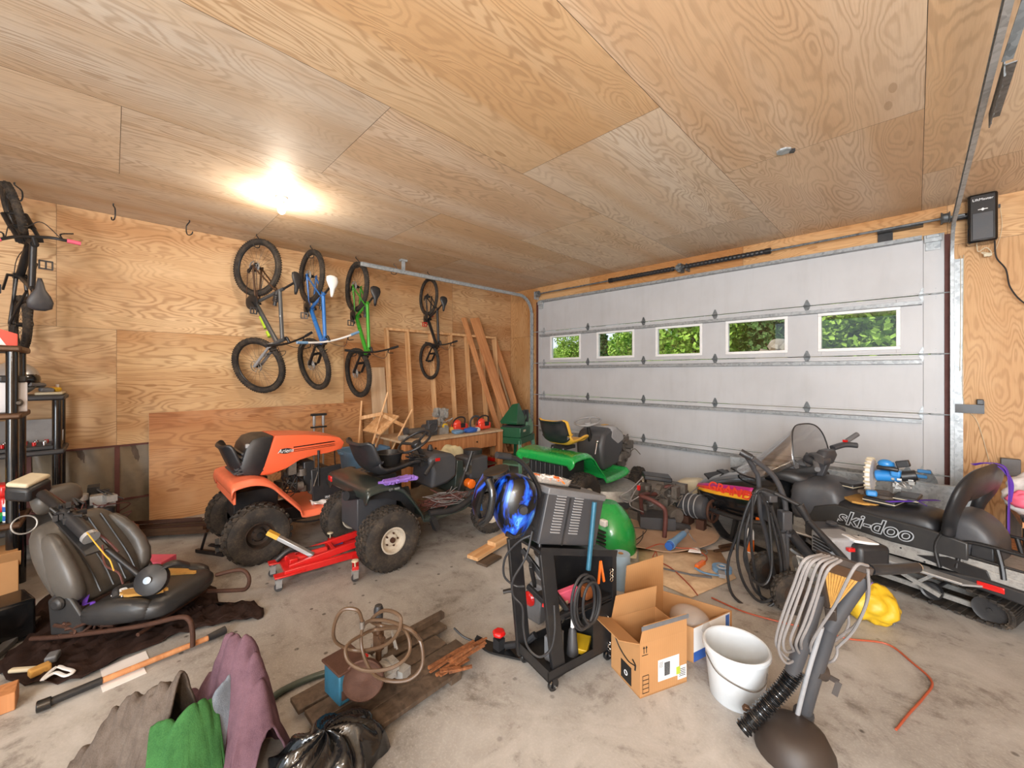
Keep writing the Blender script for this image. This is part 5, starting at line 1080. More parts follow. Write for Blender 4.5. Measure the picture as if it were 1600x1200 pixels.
# clutter behind the column (black and silver fittings by the shelf foot)
t = thing('light_fixture', 'jumble of black clamps and a silver lamp at the foot of the lower shelf', 'clutter', (-5.25, -0.15, 0), 0)
bm = B(); engine_bits(bm, (0, 0, 0.28), (0.42, 0.34, 0.5), 31, 40); obj('fittings', bm, M['black_metal'], t)
bm = B(); engine_bits(bm, (0.02, 0.02, 0.42), (0.3, 0.28, 0.28), 33, 10); obj('lamp_parts', bm, M['alloy'], t)
bm = B(); wires(bm, (0.05, 0.1, 0.4), (0.25, 0.2, 0.2), 6, 0.005, 9); obj('tangled_cord', bm, M['rustred'], t)
# leaning plywood sheet
bm = B(); box2(bm, (-0.006, 0, 0), (0.006, 2.44, 1.22)); 
me_o = sheets('plywood_sheet', M['ply_red'], [((0, 0, 0), (0, 2.44, 0), (0, 0, 1.22), (1.0, 0.92, 0.82), False)]); bm.free()
bm = B(); box2(bm, (-0.014, 0, 0), (-0.002, 2.44, 1.22)); root = thing('plywood_sheet', 'reddish plywood sheet leaning against the left wall behind the orange mower', 'plywood', (-5.93, 0.285, 0.0)); root.rotation_euler = (0, -0.085, 0)
sl = obj('core', bm, M['paleply'], root); me_o.parent = root; me_o.name = 'face_veneer'
# towels, bag at the lower edge
def drape(name, label, cat, pts, mat, seed, hw, sub=40, fold=0.02, z0=0.0):
    """heap of cloth: ridge line pts (x, y, h) with folds falling to both sides"""
    P = smooth(pts, 8); q_ = random.Random(seed); ph = [q_.uniform(0, 6) for _ in range(4)]; bm_ = B(); n = len(P) - 1
    def f(u, v):
        i = u * n; p = P[int(i)] if i < n else P[n]; p2 = P[min(n, int(i) + 1)]; p = p + (p2 - p) * (i - int(i)); s = (v - 0.5) * 2
        d = (P[min(n, int(i) + 1)] - P[max(0, int(i) - 1)]); d.z = 0; d.normalize(); sd = V(-d.y, d.x, 0)
        w_ = hw * (1 + 0.15 * math.sin(u * 9 + ph[0])); k = math.sin(abs(s) * PI / 2)
        X_ = V(p.x + sd.x * w_ * s, p.y + sd.y * w_ * s, seed * 3.1); h = p.z * (1 - k ** 1.7) + fold * 3.0 * (abs(mnoise.noise(X_ * V(16, 7, 1))) + 0.5 * abs(mnoise.noise(X_ * 24)) - 0.2) * (1 - abs(s) ** 6) + 0.008 * mnoise.noise(X_ * 55)
        return (p.x + sd.x * w_ * s, p.y + sd.y * w_ * s, max(z0 + 0.004, h))
    sheet(bm_, f, 90, sub)
    return tag(obj(name, bm_, mat, solid=0.008, ang=180), label, cat)
# ---------------------------------------------------------------- towels, bag, pump, welding cart, boxes, bucket
drape('grey_towel', 'grey brown towel heaped at the lower edge left of the green towel', 'towel', [(-2.36, -0.10, 0.10), (-2.26, 0.02, 0.30), (-2.14, 0.12, 0.40), (-2.04, 0.19, 0.44)], M['greytowel'], 1, 0.16, fold=0.03)
drape('green_towel', 'green towel bunched between the grey and the mauve towel', 'towel', [(-1.98, 0.10, 0.33), (-1.93, 0.20, 0.38), (-1.96, 0.29, 0.36)], M['greentowel'], 2, 0.09, fold=0.02)
drape('blue_towel', 'pale blue grey towel strip beside the green towel', 'towel', [(-1.94, 0.24, 0.30), (-1.97, 0.32, 0.42), (-2.02, 0.38, 0.40)], M['bluetowel'], 3, 0.07, fold=0.02)
drape('mauve_towel', 'mauve towel draped to a peak at the lower edge of the floor', 'towel', [(-2.28, 0.22, 0.16), (-2.14, 0.30, 0.36), (-2.035, 0.36, 0.56), (-1.93, 0.42, 0.46), (-1.84, 0.45, 0.22)], M['mauve'], 4, 0.14, fold=0.035)
bm = B()
for s in (0,):
    def fb(u, v):
        a = u * 2 * PI; r_ = 0.19 * math.sin(v * PI / 2) * (1 + 0.12 * math.sin(a * 7) + 0.05 * math.sin(a * 15 + v * 9)); return (-1.72 + r_ * math.cos(a) * 0.9, 0.62 + r_ * math.sin(a) * 1.25, max(0.005, 0.17 * math.cos(v * PI / 2) ** 0.7 + 0.018 * math.sin(a * 9 + v * 13)))
    sheet(bm, fb, 70, 22)
tag(obj('rubbish_bag', bm, M['gloss_black'], clean=True, ang=180), 'shiny black plastic rubbish bag at the lower edge below the pump', 'bag')
# board pallet with pump
def plank(a, b, w, h, m, name='board', lab='', cat='board', group=None, up=(0, 0, 1)):
    a = V(a); b = V(b); d = b - a; L = d.length; bm_ = B(); box(bm_, (0, 0, L / 2), (w, h, L)); o = obj(name, bm_, M[m], bevel=0.002)
    z = d.normalized(); up = V(up); x = up.cross(z).normalized() * -1; y = z.cross(x); o.matrix_world = Matrix.Translation(a) @ Matrix((x, y, z)).transposed().to_4x4()
    return tag(o, lab, cat, group)
t = thing('board_pallet', 'old weathered board pallet with splintered end lying under the pump', 'pallet', (-1.95, 1.05, 0))
pd = V(-0.03, 0.88, 0).normalized(); pn = V(pd.y, -pd.x, 0)
for i, (off, L0, L1) in enumerate([(-0.19, -0.42, 0.46), (-0.06, -0.40, 0.36), (0.06, -0.42, 0.42), (0.17, -0.50, 0.28)]):
    bm = B(); beam(bm, pn * off + pd * L0 + V(0, 0, 0.045), pn * off + pd * L1 + V(0, 0, 0.045), 0.112, 0.022); obj('slat', bm, M['oldwood'], t, bevel=0.003)
for y in (-0.33, 0.25): bm = B(); beam(bm, pd * y - pn * 0.24 + V(0, 0, 0.017), pd * y + pn * 0.22 + V(0, 0, 0.017), 0.07, 0.034); obj('batten', bm, M['oldwood'], t, bevel=0.003)
bm = B(); beam(bm, pn * -0.23 + pd * -0.05 + V(0, 0, 0.075), pn * -0.23 + pd * 0.50 + V(0, 0, 0.075), 0.04, 0.04); obj('edge_rail', bm, M['oldwood'], t, bevel=0.004)
q = random.Random(8); bm = B()
for i in range(16):
    a = pn * (0.10 + 0.11 * q.random()) + pd * (0.10 + 0.2 * q.random()) + V(0, 0, 0.06 + 0.03 * q.random()); beam(bm, a, a + pd * (0.1 + 0.2 * q.random()) + pn * q.uniform(0.0, 0.06) + V(0, 0, q.uniform(-0.02, 0.02)), q.uniform(0.008, 0.03), q.uniform(0.004, 0.014))
obj('splintered_edge', bm, M['redwood'], t)
t = thing('water_pump', 'blue belt driven water pump with a brown rubber hose coiled over its valve', 'pump', (-1.93, 0.90, 0.058))
bm = B(); o0 = V(-1.93, 0.90, 0)
box(bm, V(-1.96, 0.80, 0.13) - o0, (0.15, 0.13, 0.15), (0, 0, 0.1)); obj('motor_box', bm, M['tealblue'], t, bevel=0.008)
bm = B(); box(bm, V(-1.955, 0.80, 0.21) - o0, (0.17, 0.15, 0.012), (0, 0, 0.1)); box(bm, V(-1.885, 0.77, 0.10) - o0, (0.01, 0.04, 0.05)); obj('motor_lid', bm, M['rust'], t, bevel=0.003)
bm = B(); lathe(bm, [(0.001, -0.012), (0.02, -0.02), (0.022, -0.006), (0.07, -0.004), (0.088, -0.014), (0.094, -0.01), (0.094, 0.01), (0.088, 0.014), (0.07, 0.004), (0.022, 0.006), (0.001, 0.012)], V(-1.84, 0.84, 0.155) - o0, (0.8, -0.55, 0.1), 36); obj('pulley', bm, M['rust'], t)
bm = B(); cyl(bm, V(-1.93, 0.96, 0.06) - o0, V(-1.93, 0.96, 0.34) - o0, 0.015, n=12); cyl(bm, V(-1.93, 0.96, 0.20) - o0, V(-1.93, 0.96, 0.28) - o0, 0.028, n=8); cyl(bm, V(-1.98, 0.96, 0.27) - o0, V(-1.88, 0.96, 0.27) - o0, 0.014, n=10); obj('valve_stem', bm, M['bronze'], t)
bm = B(); lathe(bm, [(0.012, 0), (0.022, 0.01), (0.024, 0.06), (0.018, 0.08), (0.001, 0.082)], V(-1.93, 0.96, 0.34) - o0, n=16); obj('valve_cap', bm, M['black'], t)
bm = B(); engine_bits(bm, V(-1.93, 0.96, 0.11) - o0, (0.2, 0.2, 0.12), 41, 26); cyl(bm, V(-1.99, 0.93, 0.12) - o0, V(-1.84, 1.0, 0.12) - o0, 0.025, n=12); obj('pump_body', bm, M['alloy'], t)
bm = B(); ball(bm, V(-1.95, 0.90, 0.17) - o0, (0.03, 0.022, 0.02), 12, 8); obj('red_knob', bm, M['redlamp'], t)
bm = B(); hz = 0.27
def rr(*a): return V(*a) - o0
pts = [V(p) - o0 for p in ((-1.672, 0.758, 0.54), (-1.668, 0.734, 0.599), (-1.712, 0.689, 0.599), (-1.757, 0.672, 0.518), (-1.79, 0.696, 0.421), (-1.762, 0.781, 0.359), (-1.606, 0.824, 0.436), (-1.509, 0.836, 0.531), (-1.504, 0.842, 0.597), (-1.606, 0.824, 0.586), (-1.721, 0.821, 0.493), (-1.718, 0.881, 0.444), (-1.544, 0.886, 0.504), (-1.476, 0.87, 0.452), (-1.486, 0.803, 0.417), (-1.583, 0.734, 0.388), (-1.673, 0.7, 0.397), (-1.718, 0.711, 0.436), (-1.741, 0.801, 0.436), (-1.739, 0.86, 0.429), (-1.588, 0.899, 0.483), (-1.483, 0.92, 0.477), (-1.456, 0.918, 0.384), (-1.476, 0.87, 0.338), (-1.541, 0.804, 0.333), (-1.645, 0.785, 0.326), (-1.732, 0.782, 0.393), (-1.722, 0.792, 0.492), (-1.625, 0.833, 0.532), (-1.476, 0.87, 0.545), (-1.477, 0.926, 0.472))]
tube(bm, pts, 0.0075, 8, 6); obj('coiled_hose', bm, M['hose_brown'], t)
bm = B(); tube(bm, [pts[0], pts[0] + V(0.0, 0.0, -0.03)], 0.011, 10, 1); obj('hose_fitting', bm, M['engine'], t)
bm = B(); tube(bm, [(-2.195, 0.441, 0.018), (-2.249, 0.497, 0.018), (-2.31, 0.619, 0.018), (-2.29, 0.801, 0.018), (-2.201, 0.922, 0.03), (-2.063, 0.985, 0.09)], 0.017, 10, 6); tag(obj('garden_hose', bm, M['hose_green']), 'dark green hose curving over the floor to the pump', 'hose')
# welding cart: local x along the cart, y away from the room side
CA = math.radians(79)
t = thing('welding_cart', 'black steel welding cart on small casters in the middle of the floor', 'welding cart', (-1.325, 1.60, 0), CA)
bm = B(); box2(bm, (-0.02, 0, 0.075), (0.50, 0.005, 0.125)); box2(bm, (-0.02, 0.29, 0.075), (0.50, 0.295, 0.125)); box2(bm, (-0.02, 0, 0.075), (-0.015, 0.295, 0.135)); box2(bm, (-0.02, 0, 0.075), (0.50, 0.295, 0.082)); obj('bottom_tray', bm, M['black_metal'], t)
for y, x0, x1 in ((0.02, 0.07, -0.02), (0.27, 0.02, -0.05)):
    bm = B(); beam(bm, (x0, y, 0.06), (x1, y, 0.74), 0.025, 0.085, (1, 0, 0)); obj('upright_post', bm, M['black_metal'], t, bevel=0.004)
bm = B(); beam(bm, (-0.02, 0.15, 0.62), (0.10, 0.27, 0.42), 0.02, 0.03); beam(bm, (0.0, 0.26, 0.66), (0.14, 0.03, 0.38), 0.02, 0.03); beam(bm, (0.04, 0.26, 0.44), (0.10, 0.02, 0.34), 0.02, 0.03); beam(bm, (0.03, 0.02, 0.37), (0.47, 0.02, 0.36), 0.02, 0.03); obj('brace', bm, M['black_metal'], t, bevel=0.003)
tl_ = -0.262
bm = B(); box(bm, (0.205, 0.145, 0.682), (0.575, 0.31, 0.012), (0, -tl_, 0)); box(bm, (0.205, -0.008, 0.69), (0.575, 0.008, 0.035), (0, -tl_, 0)); box(bm, (0.205, 0.298, 0.69), (0.575, 0.008, 0.035), (0, -tl_, 0)); obj('top_shelf', bm, M['black_metal'], t)
bm = B(); box2(bm, (0.475, 0.0, 0.12), (0.485, 0.295, 0.60)); box2(bm, (0.20, 0.288, 0.12), (0.48, 0.295, 0.62)); box2(bm, (0.455, -0.003, 0.13), (0.487, 0.006, 0.60)); box2(bm, (0.10, 0.0, 0.355), (0.48, 0.295, 0.362)); box2(bm, (0.30, -0.001, 0.10), (0.48, 0.004, 0.345)); obj('cabinet_panel', bm, M['black_metal'], t)
for x, y in ((0.03, 0.02), (0.03, 0.27), (0.44, 0.02), (0.44, 0.27)):
    bm = B(); box(bm, (x, y - 0.018, 0.05), (0.03, 0.004, 0.055)); box(bm, (x, y + 0.018, 0.05), (0.03, 0.004, 0.055)); c = obj('caster', bm, M['black_metal'], t)
    bm = B(); lathe(bm, [(0.001, -0.012), (0.026, -0.012), (0.032, -0.007), (0.032, 0.007), (0.026, 0.012), (0.001, 0.012)], (x, y, 0.0325), (0, 1, 0), 20); obj('caster_wheel', bm, M['gloss_black'], c)
    bm = B(); cyl(bm, (x, y - 0.026, 0.0325), (x, y - 0.016, 0.0325), 0.006, n=10); obj('axle_bolt', bm, M['chrome'], c)
bm = B(); tube(bm, [(-0.03, 0.06, 0.72), (0.01, 0.093, 0.917), (-0.02, 0.077, 1.046), (-0.083, 0.07, 1.147), (-0.15, 0.068, 1.215), (-0.218, 0.065, 1.246)], 0.0125, 10, 5); tube(bm, [(0.041, 0.132, 1.068), (0.181, 0.135, 1.032), (0.327, 0.133, 0.987)], 0.010, 8, 1); h = obj('handle', bm, M['black_metal'], t)
bm = B(); tube(bm, [(-0.212, 0.061, 1.244), (-0.253, 0.064, 1.253), (-0.29, 0.064, 1.261)], 0.017, 10, 3); obj('handle_grip', bm, M['black'], h)
bm = B()
for x, z in ((0.405, 0.27), (0.44, 0.22), (0.42, 0.12)): 
    for k in range(3): torus(bm, (x, -0.008, z - 0.018 * k), (0, 1, 0) if k % 2 else (1, 0, 0), 0.010, 0.0025, 12, 5)
for k in range(4): torus(bm, (0.44, -0.008, 0.53 - 0.018 * k), (0, 1, 0) if k % 2 else (1, 0, 0), 0.011, 0.0025, 12, 5)
obj('chain', bm, M['chrome'], t)
def oncart(name, lab, cat, loc, rz=0.0, grp=None, rot=None):
    c, s_ = math.cos(CA), math.sin(CA); w = V(-1.325 + loc[0] * c - loc[1] * s_, 1.60 + loc[0] * s_ + loc[1] * c, loc[2])
    r_ = thing(name, lab, cat, w, CA + rz, grp)
    if rot: r_.rotation_euler = (Matrix.Rotation(CA + rz, 3, 'Z') @ Euler(rot).to_matrix()).to_euler()
    return r_
t = oncart('welder', 'black box welder with louvred side standing tilted on the welding cart', 'welder', (-0.06, 0.03, 0.782), rot=(0, 0.262, 0))
L, D, H_ = 0.425, 0.20, 0.285
bm = B(); box2(bm, (0, 0, 0), (L, D, H_)); body = obj('housing', bm, M['dark_grey'], t, bevel=0.006)
bm = B()
for cx in (0.095, 0.225):
    for i in range(14): box(bm, (cx, -0.003, 0.065 + i * 0.0145), (0.065, 0.006, 0.005), (0.5, 0, 0))
obj('vent_louvre', bm, M['grey'], body)
bm = B(); box2(bm, (-0.006, -0.008, H_ - 0.03), (L + 0.006, D + 0.008, H_ + 0.006)); obj('lid', bm, M['mid_grey'], t, bevel=0.006)
bm = B(); box2(bm, (0.155, -0.004, 0.0), (0.165, 0.0, 0.25)); box2(bm, (-0.012, 0.015, 0.01), (-0.002, D - 0.015, 0.25)); obj('side_rib', bm, M['black'], body)
bm = B(); cyl(bm, (-0.02, 0.06, 0.06), (0.0, 0.06, 0.06), 0.022, n=16); cyl(bm, (-0.02, 0.14, 0.06), (0.0, 0.14, 0.06), 0.022, n=16); cyl(bm, (-0.02, 0.1, 0.17), (0.0, 0.1, 0.17), 0.028, n=16); obj('control_knob', bm, M['black'], t)
t = oncart('clamp_tray', 'clear plastic tray full of orange clips on top of the black welder', 'tray', (-0.0, 0.10, 1.078), rot=(0, 0.262, 0))
bm = B(); slab(bm, [((0.11, 0.03, 0.0), 0.15, 0.07, (1, 0, 0), (0, 1, 0)), ((0.11, 0.03, 0.006), 0.155, 0.075, (1, 0, 0), (0, 1, 0)), ((0.11, 0.03, 0.045), 0.165, 0.082, (1, 0, 0), (0, 1, 0)), ((0.11, 0.03, 0.040), 0.158, 0.076, (1, 0, 0), (0, 1, 0)), ((0.11, 0.03, 0.008), 0.15, 0.07, (1, 0, 0), (0, 1, 0))], 28, 0.5); obj('tray_shell', bm, M['film'], t)
q = random.Random(3)
for i in range(24):
    bm = B(); c_ = V(q.uniform(-0.01, 0.23), q.uniform(-0.02, 0.08), 0.025 + 0.015 * q.random()); a = q.uniform(0, 6); tube(bm, [c_, c_ + V(math.cos(a), math.sin(a), 0.3) * 0.03, c_ + V(math.cos(a + .5), math.sin(a + .5), -0.1) * 0.055], 0.005, 6, 3); obj('clip', bm, M['amber'] if i % 2 else M['white'], t)
t.scale = (0.8,) * 3
t = oncart('file', 'teal plastic tube leaning against the louvred side of the welder', 'tube', (0.23, -0.035, 0.60), rot=(0, 0.13, 0))
bm = B(); cyl(bm, (0, 0, 0), (0, 0, 0.36), 0.0135, n=14); obj('tube_body', bm, M['tealblue'], t)
# helmet
t = thing('welding_helmet', 'black welding helmet with blue flame decoration hanging left of the welder', 'welding helmet', (-1.454, 1.445, 0.991))
def helm(x0, grow=0.0):
    secs = []
    for i, (z, rx, ry, ox) in enumerate([(0.165, 0.02, 0.02, 0.0), (0.155, 0.075, 0.07, 0.0), (0.12, 0.115, 0.105, 0.0), (0.06, 0.135, 0.118, 0.0), (0.0, 0.138, 0.12, 0.005), (-0.06, 0.12, 0.108, 0.015), (-0.12, 0.085, 0.082, 0.03), (-0.165, 0.05, 0.055, 0.045)]):
        secs.append([V(ox + math.cos(2*PI*k/28) * (rx + grow), math.sin(2*PI*k/28) * (ry + grow), z) for k in range(28)])
    return secs
k_ = N('flame_shell'); tc_ = k_.n('ShaderNodeTexCoord').outputs['Object']
mp_ = k_.n('ShaderNodeMapping', {'Vector': tc_, 'Scale': (6, 6, 2.6)}).outputs[0]; nz_ = k_.noise(mp_, 1.0, 4, 0.6, 1.6)
f1_ = k_.ramp(nz_, [(0.47, '0a0a0c'), (0.53, '0f3da8'), (0.59, '2466c8'), (0.63, '5fa0e6'), (0.66, '123a96'), (0.72, '0d0d12')])
k_.set(k_.p.inputs['Base Color'], f1_); k_.p.inputs['Roughness'].default_value = 0.3; k_.p.inputs['Coat Weight'].default_value = 0.2; M['flame'] = k_.m
hroot = V(t.location)
bm = B(); loft(bm, helm(0)); hs = obj('shell', bm, M['flame'], t, sub=1, ang=180)
bm = B(); 
rings = []
for z, w_, o_ in ((0.13, 0.09, -0.20), (0.05, 0.10, -0.225), (-0.04, 0.095, -0.225), (-0.09, 0.07, -0.20)):
    rings.append([V(o_ + 0.05 * (1 - math.cos(a)), w_ * math.sin(a) * 1.1, z) for a in [(-1.2 + 2.4 * i / 12) for i in range(13)]] + [V(o_ + 0.02 + 0.05 * (1 - math.cos(a)), w_ * math.sin(a), z) for a in [(1.2 - 2.4 * i / 12) for i in range(13)]])
loft(bm, rings); obj('face_plate', bm, M['flame'], hs)
bm = B(); lathe(bm, [(0.055, -0.01), (0.075, 0.0), (0.075, 0.015), (0.05, 0.012)], (-0.13, -0.02, 0.15), (-0.5, -0.15, 1), 26); tube(bm, [(-0.17, -0.09, 0.12), (-0.13, -0.12, 0.06), (-0.12, -0.11, -0.05), (-0.15, -0.08, -0.11)], 0.022, 10); tube(bm, [(0.09, -0.02, 0.10), (0.12, -0.02, 0.02), (0.11, -0.03, -0.07), (0.06, -0.06, -0.14), (0.0, -0.08, -0.13)], 0.014, 8); obj('headgear_band', bm, M['gloss_black'], t)
bm = B(); lathe(bm, [(0.001, 0.02), (0.022, 0.02), (0.026, 0)], (0.05, -0.115, 0.02), (0.2, -1, 0), 18); obj('pivot_knob', bm, M['black'], t)
t.rotation_euler = (0.0, 0.25, math.radians(48)); t.scale = (0.9, 0.9, 0.95)
# cables of the welder and clamps
t = oncart('welding_cable', 'black welding cable coiled on the side of the welding cart', 'cable', (0.14, -0.05, 0.34))
bm = B()
for i, (R_, ox) in enumerate(((0.135, 0.0), (0.125, 0.02), (0.115, -0.01), (0.10, 0.03))):
    n = 22; tube(bm, [(0.02 + ox + R_ * 0.62 * math.cos(2*PI*k/n), -0.02 - 0.010 * i, 0.125 + R_ * 1.05 * math.sin(2*PI*k/n)) for k in range(n)], 0.0075, 8, 2, True)
obj('cable_coil', bm, M['black'], t)
t = thing('welder_lead', 'thin black lead looping from the welder down past the cart casters', 'cable', (-1.442, 1.528, 0.6)); o1 = V(t.location)
bm = B(); tube(bm, [V(p) - o1 for p in ((-1.381, 1.589, 0.934), (-1.4, 1.57, 0.834), (-1.475, 1.523, 0.776), (-1.549, 1.491, 0.677), (-1.554, 1.486, 0.575), (-1.513, 1.528, 0.523), (-1.463, 1.549, 0.531))], 0.006, 8, 6)
tube(bm, [V(p) - o1 for p in ((-1.394, 1.534, 0.846), (-1.404, 1.496, 0.723), (-1.457, 1.457, 0.604), (-1.457, 1.457, 0.522), (-1.417, 1.482, 0.469), (-1.406, 1.479, 0.37), (-1.378, 1.479, 0.287), (-1.324, 1.505, 0.249), (-1.278, 1.538, 0.291), (-1.262, 1.553, 0.386), (-1.271, 1.559, 0.507))], 0.006, 8, 6); obj('lead', bm, M['black'], t)
for i, (loc, m_, s_, lab, nm) in enumerate([((0.18, 0.10, 0.365), 'pink', (0.16, 0.03, 0.09), 'pink booklet standing inside the upper shelf of the welding cart', 'booklet'), ((0.12, 0.10, 0.365), 'beige', (0.14, 0.07, 0.03), 'pale wooden brush lying inside the welding cart', 'brush'), ((0.13, 0.16, 0.365), 'red', (0.15, 0.06, 0.02), 'red packet of welding wire inside the cart', 'packet'),
    ((0.33, 0.08, 0.365), 'copper', (0.05, 0.05, 0.07), 'copper coloured earth clamp inside the welding cart', 'clamp'), ((0.12, 0.12, 0.085), 'mid_grey', (0.11, 0.06, 0.13), 'grey plastic box upright on the cart bottom tray', 'box'), ((0.30, 0.10, 0.085), 'brightyellow', (0.14, 0.10, 0.03), 'flat yellow and green packet on the cart bottom tray', 'packet')]):
    t = oncart(nm, lab, nm, loc, 0.3 * (i % 3)); bm = B(); box(bm, (0, 0, s_[2] / 2), s_, (0.2 if i < 3 else 0, 0, 0)); obj('body', bm, M[m_], t, bevel=0.004)
t = oncart('grease_cone', 'dark grey conical bottle with a white nozzle on the cart bottom tray', 'bottle', (0.22, 0.08, 0.085)); bm = B(); lathe(bm, [(0.001, 0), (0.035, 0), (0.022, 0.13), (0.012, 0.15), (0.001, 0.15)], n=18); obj('body', bm, M['dark_grey'], t); bm = B(); lathe(bm, [(0.011, 0.15), (0.009, 0.19), (0.004, 0.21), (0.001, 0.21)], n=12); obj('nozzle', bm, M['white'], t)
t = oncart('jumper_clamp', 'orange handled spring clamp hanging inside the welding cart', 'clamp', (0.36, 0.01, 0.60)); bm = B()
for s in (-1, 1): beam(bm, (0.0, -0.01, 0.0), (0.022 * s, -0.015, -0.12), 0.012, 0.008)
obj('clamp_handle', bm, M['amber'], t)
# objects behind/left of the cart
t = thing('scooter_ski', 'black snow scooter ski with a red knob lying left of the welding cart', 'ski', (-1.72, 1.66, 0))
bm = B(); rings = []
for u in [i / 14 for i in range(15)]:
    p = V(-0.16 + 0.42 * u, -0.10 + 0.22 * u, 0.012 + 0.10 * max(0, 0.25 - u) ** 2 * 16 * 0.4); w_ = 0.045 * (1 - 0.6 * (2 * u - 1) ** 4); n_ = V(-0.46, 0.88, 0)
    rings.append([p - n_ * w_, p + n_ * w_, p + n_ * w_ + V(0, 0, 0.012), p - n_ * w_ + V(0, 0, 0.012)])
loft(bm, rings); obj('ski', bm, M['gloss_black'], t)
bm = B(); box(bm, (-0.03, -0.03, 0.05), (0.05, 0.05, 0.07)); obj('ski_mount', bm, M['black'], t); bm = B(); tube(bm, [(-0.16, -0.1, 0.03), (-0.23, -0.14, 0.05), (-0.30, -0.16, 0.08)], 0.006, 6); tube(bm, [(0.0, 0.0, 0.04), (0.12, 0.03, 0.10), (0.18, 0.06, 0.16)], 0.02, 8); obj('tow_arm', bm, M['black'], t)
bm = B(); lathe(bm, [(0.001, 0.10), (0.035, 0.10), (0.045, 0.115), (0.035, 0.13), (0.001, 0.13)], (-0.03, -0.03, 0), n=6); obj('knob', bm, M['redlamp'], t, bevel=0.006)
t = thing('plastic_shovel', 'grey and red plastic snow tool standing behind the left side of the welding cart', 'snow tool', (-1.83, 2.05, 0))
bm = B(); loft(bm, [[V(-0.13, -0.06, 0), V(0.08, -0.06, 0), V(0.08, 0.06, 0), V(-0.13, 0.06, 0)], [V(-0.08, -0.05, 0.12), V(0.08, -0.05, 0.12), V(0.08, 0.05, 0.12), V(-0.08, 0.05, 0.12)], [V(-0.03, -0.03, 0.24), V(0.08, -0.03, 0.24), V(0.08, 0.03, 0.24), V(-0.03, 0.03, 0.24)]]); obj('blade', bm, M['mid_grey'], t, bevel=0.01)
bm = B(); ball(bm, (-0.01, -0.06, 0.14), (0.05, 0.02, 0.05), 8, 6); obj('red_insert', bm, M['redlamp'], t)
bm = B(); tube(bm, [(-0.12, -0.03, 0.12), (-0.18, -0.06, 0.13), (-0.22, -0.10, 0.12)], 0.02, 8, 4, flat=0.6); obj('grip', bm, M['black'], t)
t = thing('vacuum_bin', 'grey translucent bin standing behind the welding cart below the blue helmet', 'bin', (-1.80, 2.22, 0))
bm = B(); lathe(bm, [(0.001, 0), (0.10, 0), (0.13, 0.1), (0.145, 0.36), (0.12, 0.46), (0.001, 0.48)], n=28); obj('bin', bm, M['grey'], t)
bm = B(); torus(bm, (0, 0, 0.40), (0, 0, 1), 0.142, 0.012, 28, 8); obj('band', bm, M['black'], t)
# green mower hood standing on its end
t = thing('mower_hood', 'loose bright green mower hood standing on the floor behind the welder', 'mower hood', (-2.08, 3.36, 0), math.radians(-10))
bm = B(); rings = []
for u in [i / 12 for i in range(13)]:
    z = 0.43 * u; r_ = 0.30 * math.cos(max(0, u - 0.25) / 0.75 * PI / 2 * 0.9) ** 0.6; rings.append([V(r_ * math.cos(a) * 0.9, r_ * math.sin(a) * 0.8, z) for a in [2 * PI * k / 30 for k in range(30)]])
loft(bm, rings); obj('hood_shell', bm, M['green'], t)
bm = B(); 
for i in range(5): box(bm, (0.10, -0.235, 0.10 + 0.035 * i), (0.15, 0.03, 0.015))
obj('grille', bm, M['black'], t); bm = B(); box(bm, (0.13, -0.20, 0.31), (0.07, 0.05, 0.06)); obj('headlight', bm, M['white'], t, bevel=0.012)
# boxes
def open_box(name, lab, F, Lp, Rp, h, flaps, m='carton', th=0.004):
    """F front corner, Lp/Rp neighbours (floor xy); flaps: list of (edge 0..3, length, angle)"""
    F, Lp, Rp = V(F), V(Lp), V(Rp); K = Lp + Rp - F; cs = [F, Rp, K, Lp]; cen = (F + K) / 2
    t_ = thing(name, lab, 'box', (cen.x, cen.y, 0)); cs = [c_ - cen for c_ in cs]; cs = [V(c_.x, c_.y, 0) for c_ in cs]; up = V(0, 0, h)
    bm_ = B()
    for i in range(4):
        a, b = cs[i], cs[(i + 1) % 4]; n_ = V((b - a).y, -(b - a).x, 0).normalized() * th
        loft(bm_, [[a, b, b + up, a + up], [a - n_, b - n_, b + up - n_, a + up - n_]])
    loft(bm_, [[c_ + V(0, 0, 0.002) for c_ in cs], [c_ + V(0, 0, 0.006) for c_ in cs]]); side_o = obj('carton', bm_, M[m], t_)
    for i, L_, ang_ in flaps:
        a, b = cs[i] + up, cs[(i + 1) % 4] + up; n_ = V((b - a).y, -(b - a).x, 0).normalized(); d_ = n_ * math.cos(ang_) * L_ + V(0, 0, math.sin(ang_) * L_); s_ = (b - a) * 0.04; bm_ = B()
        tn = d_.cross(b - a).normalized() * 0.0035; loft(bm_, [[a, b, b + d_ - s_, a + d_ + s_], [a + tn, b + tn, b + d_ - s_ + tn, a + d_ + s_ + tn]]); obj('flap', bm_, M[m], t_)
    return t_, cs, up
t, cs, up = open_box('cardboard_box', 'open brown parcel box with a curved arrow logo in front of the white bucket', (-0.993, 1.906, 0), (-1.216, 1.999, 0), (-0.871, 2.191, 0), 0.275, [(2, 0.14, 1.75), (3, 0.13, 0.35), (0, 0.10, 1.45)])
a, b = cs[3], cs[0]; ex = (b - a).normalized(); nn = V(ex.y, -ex.x, 0); org = a + nn * 0.0015
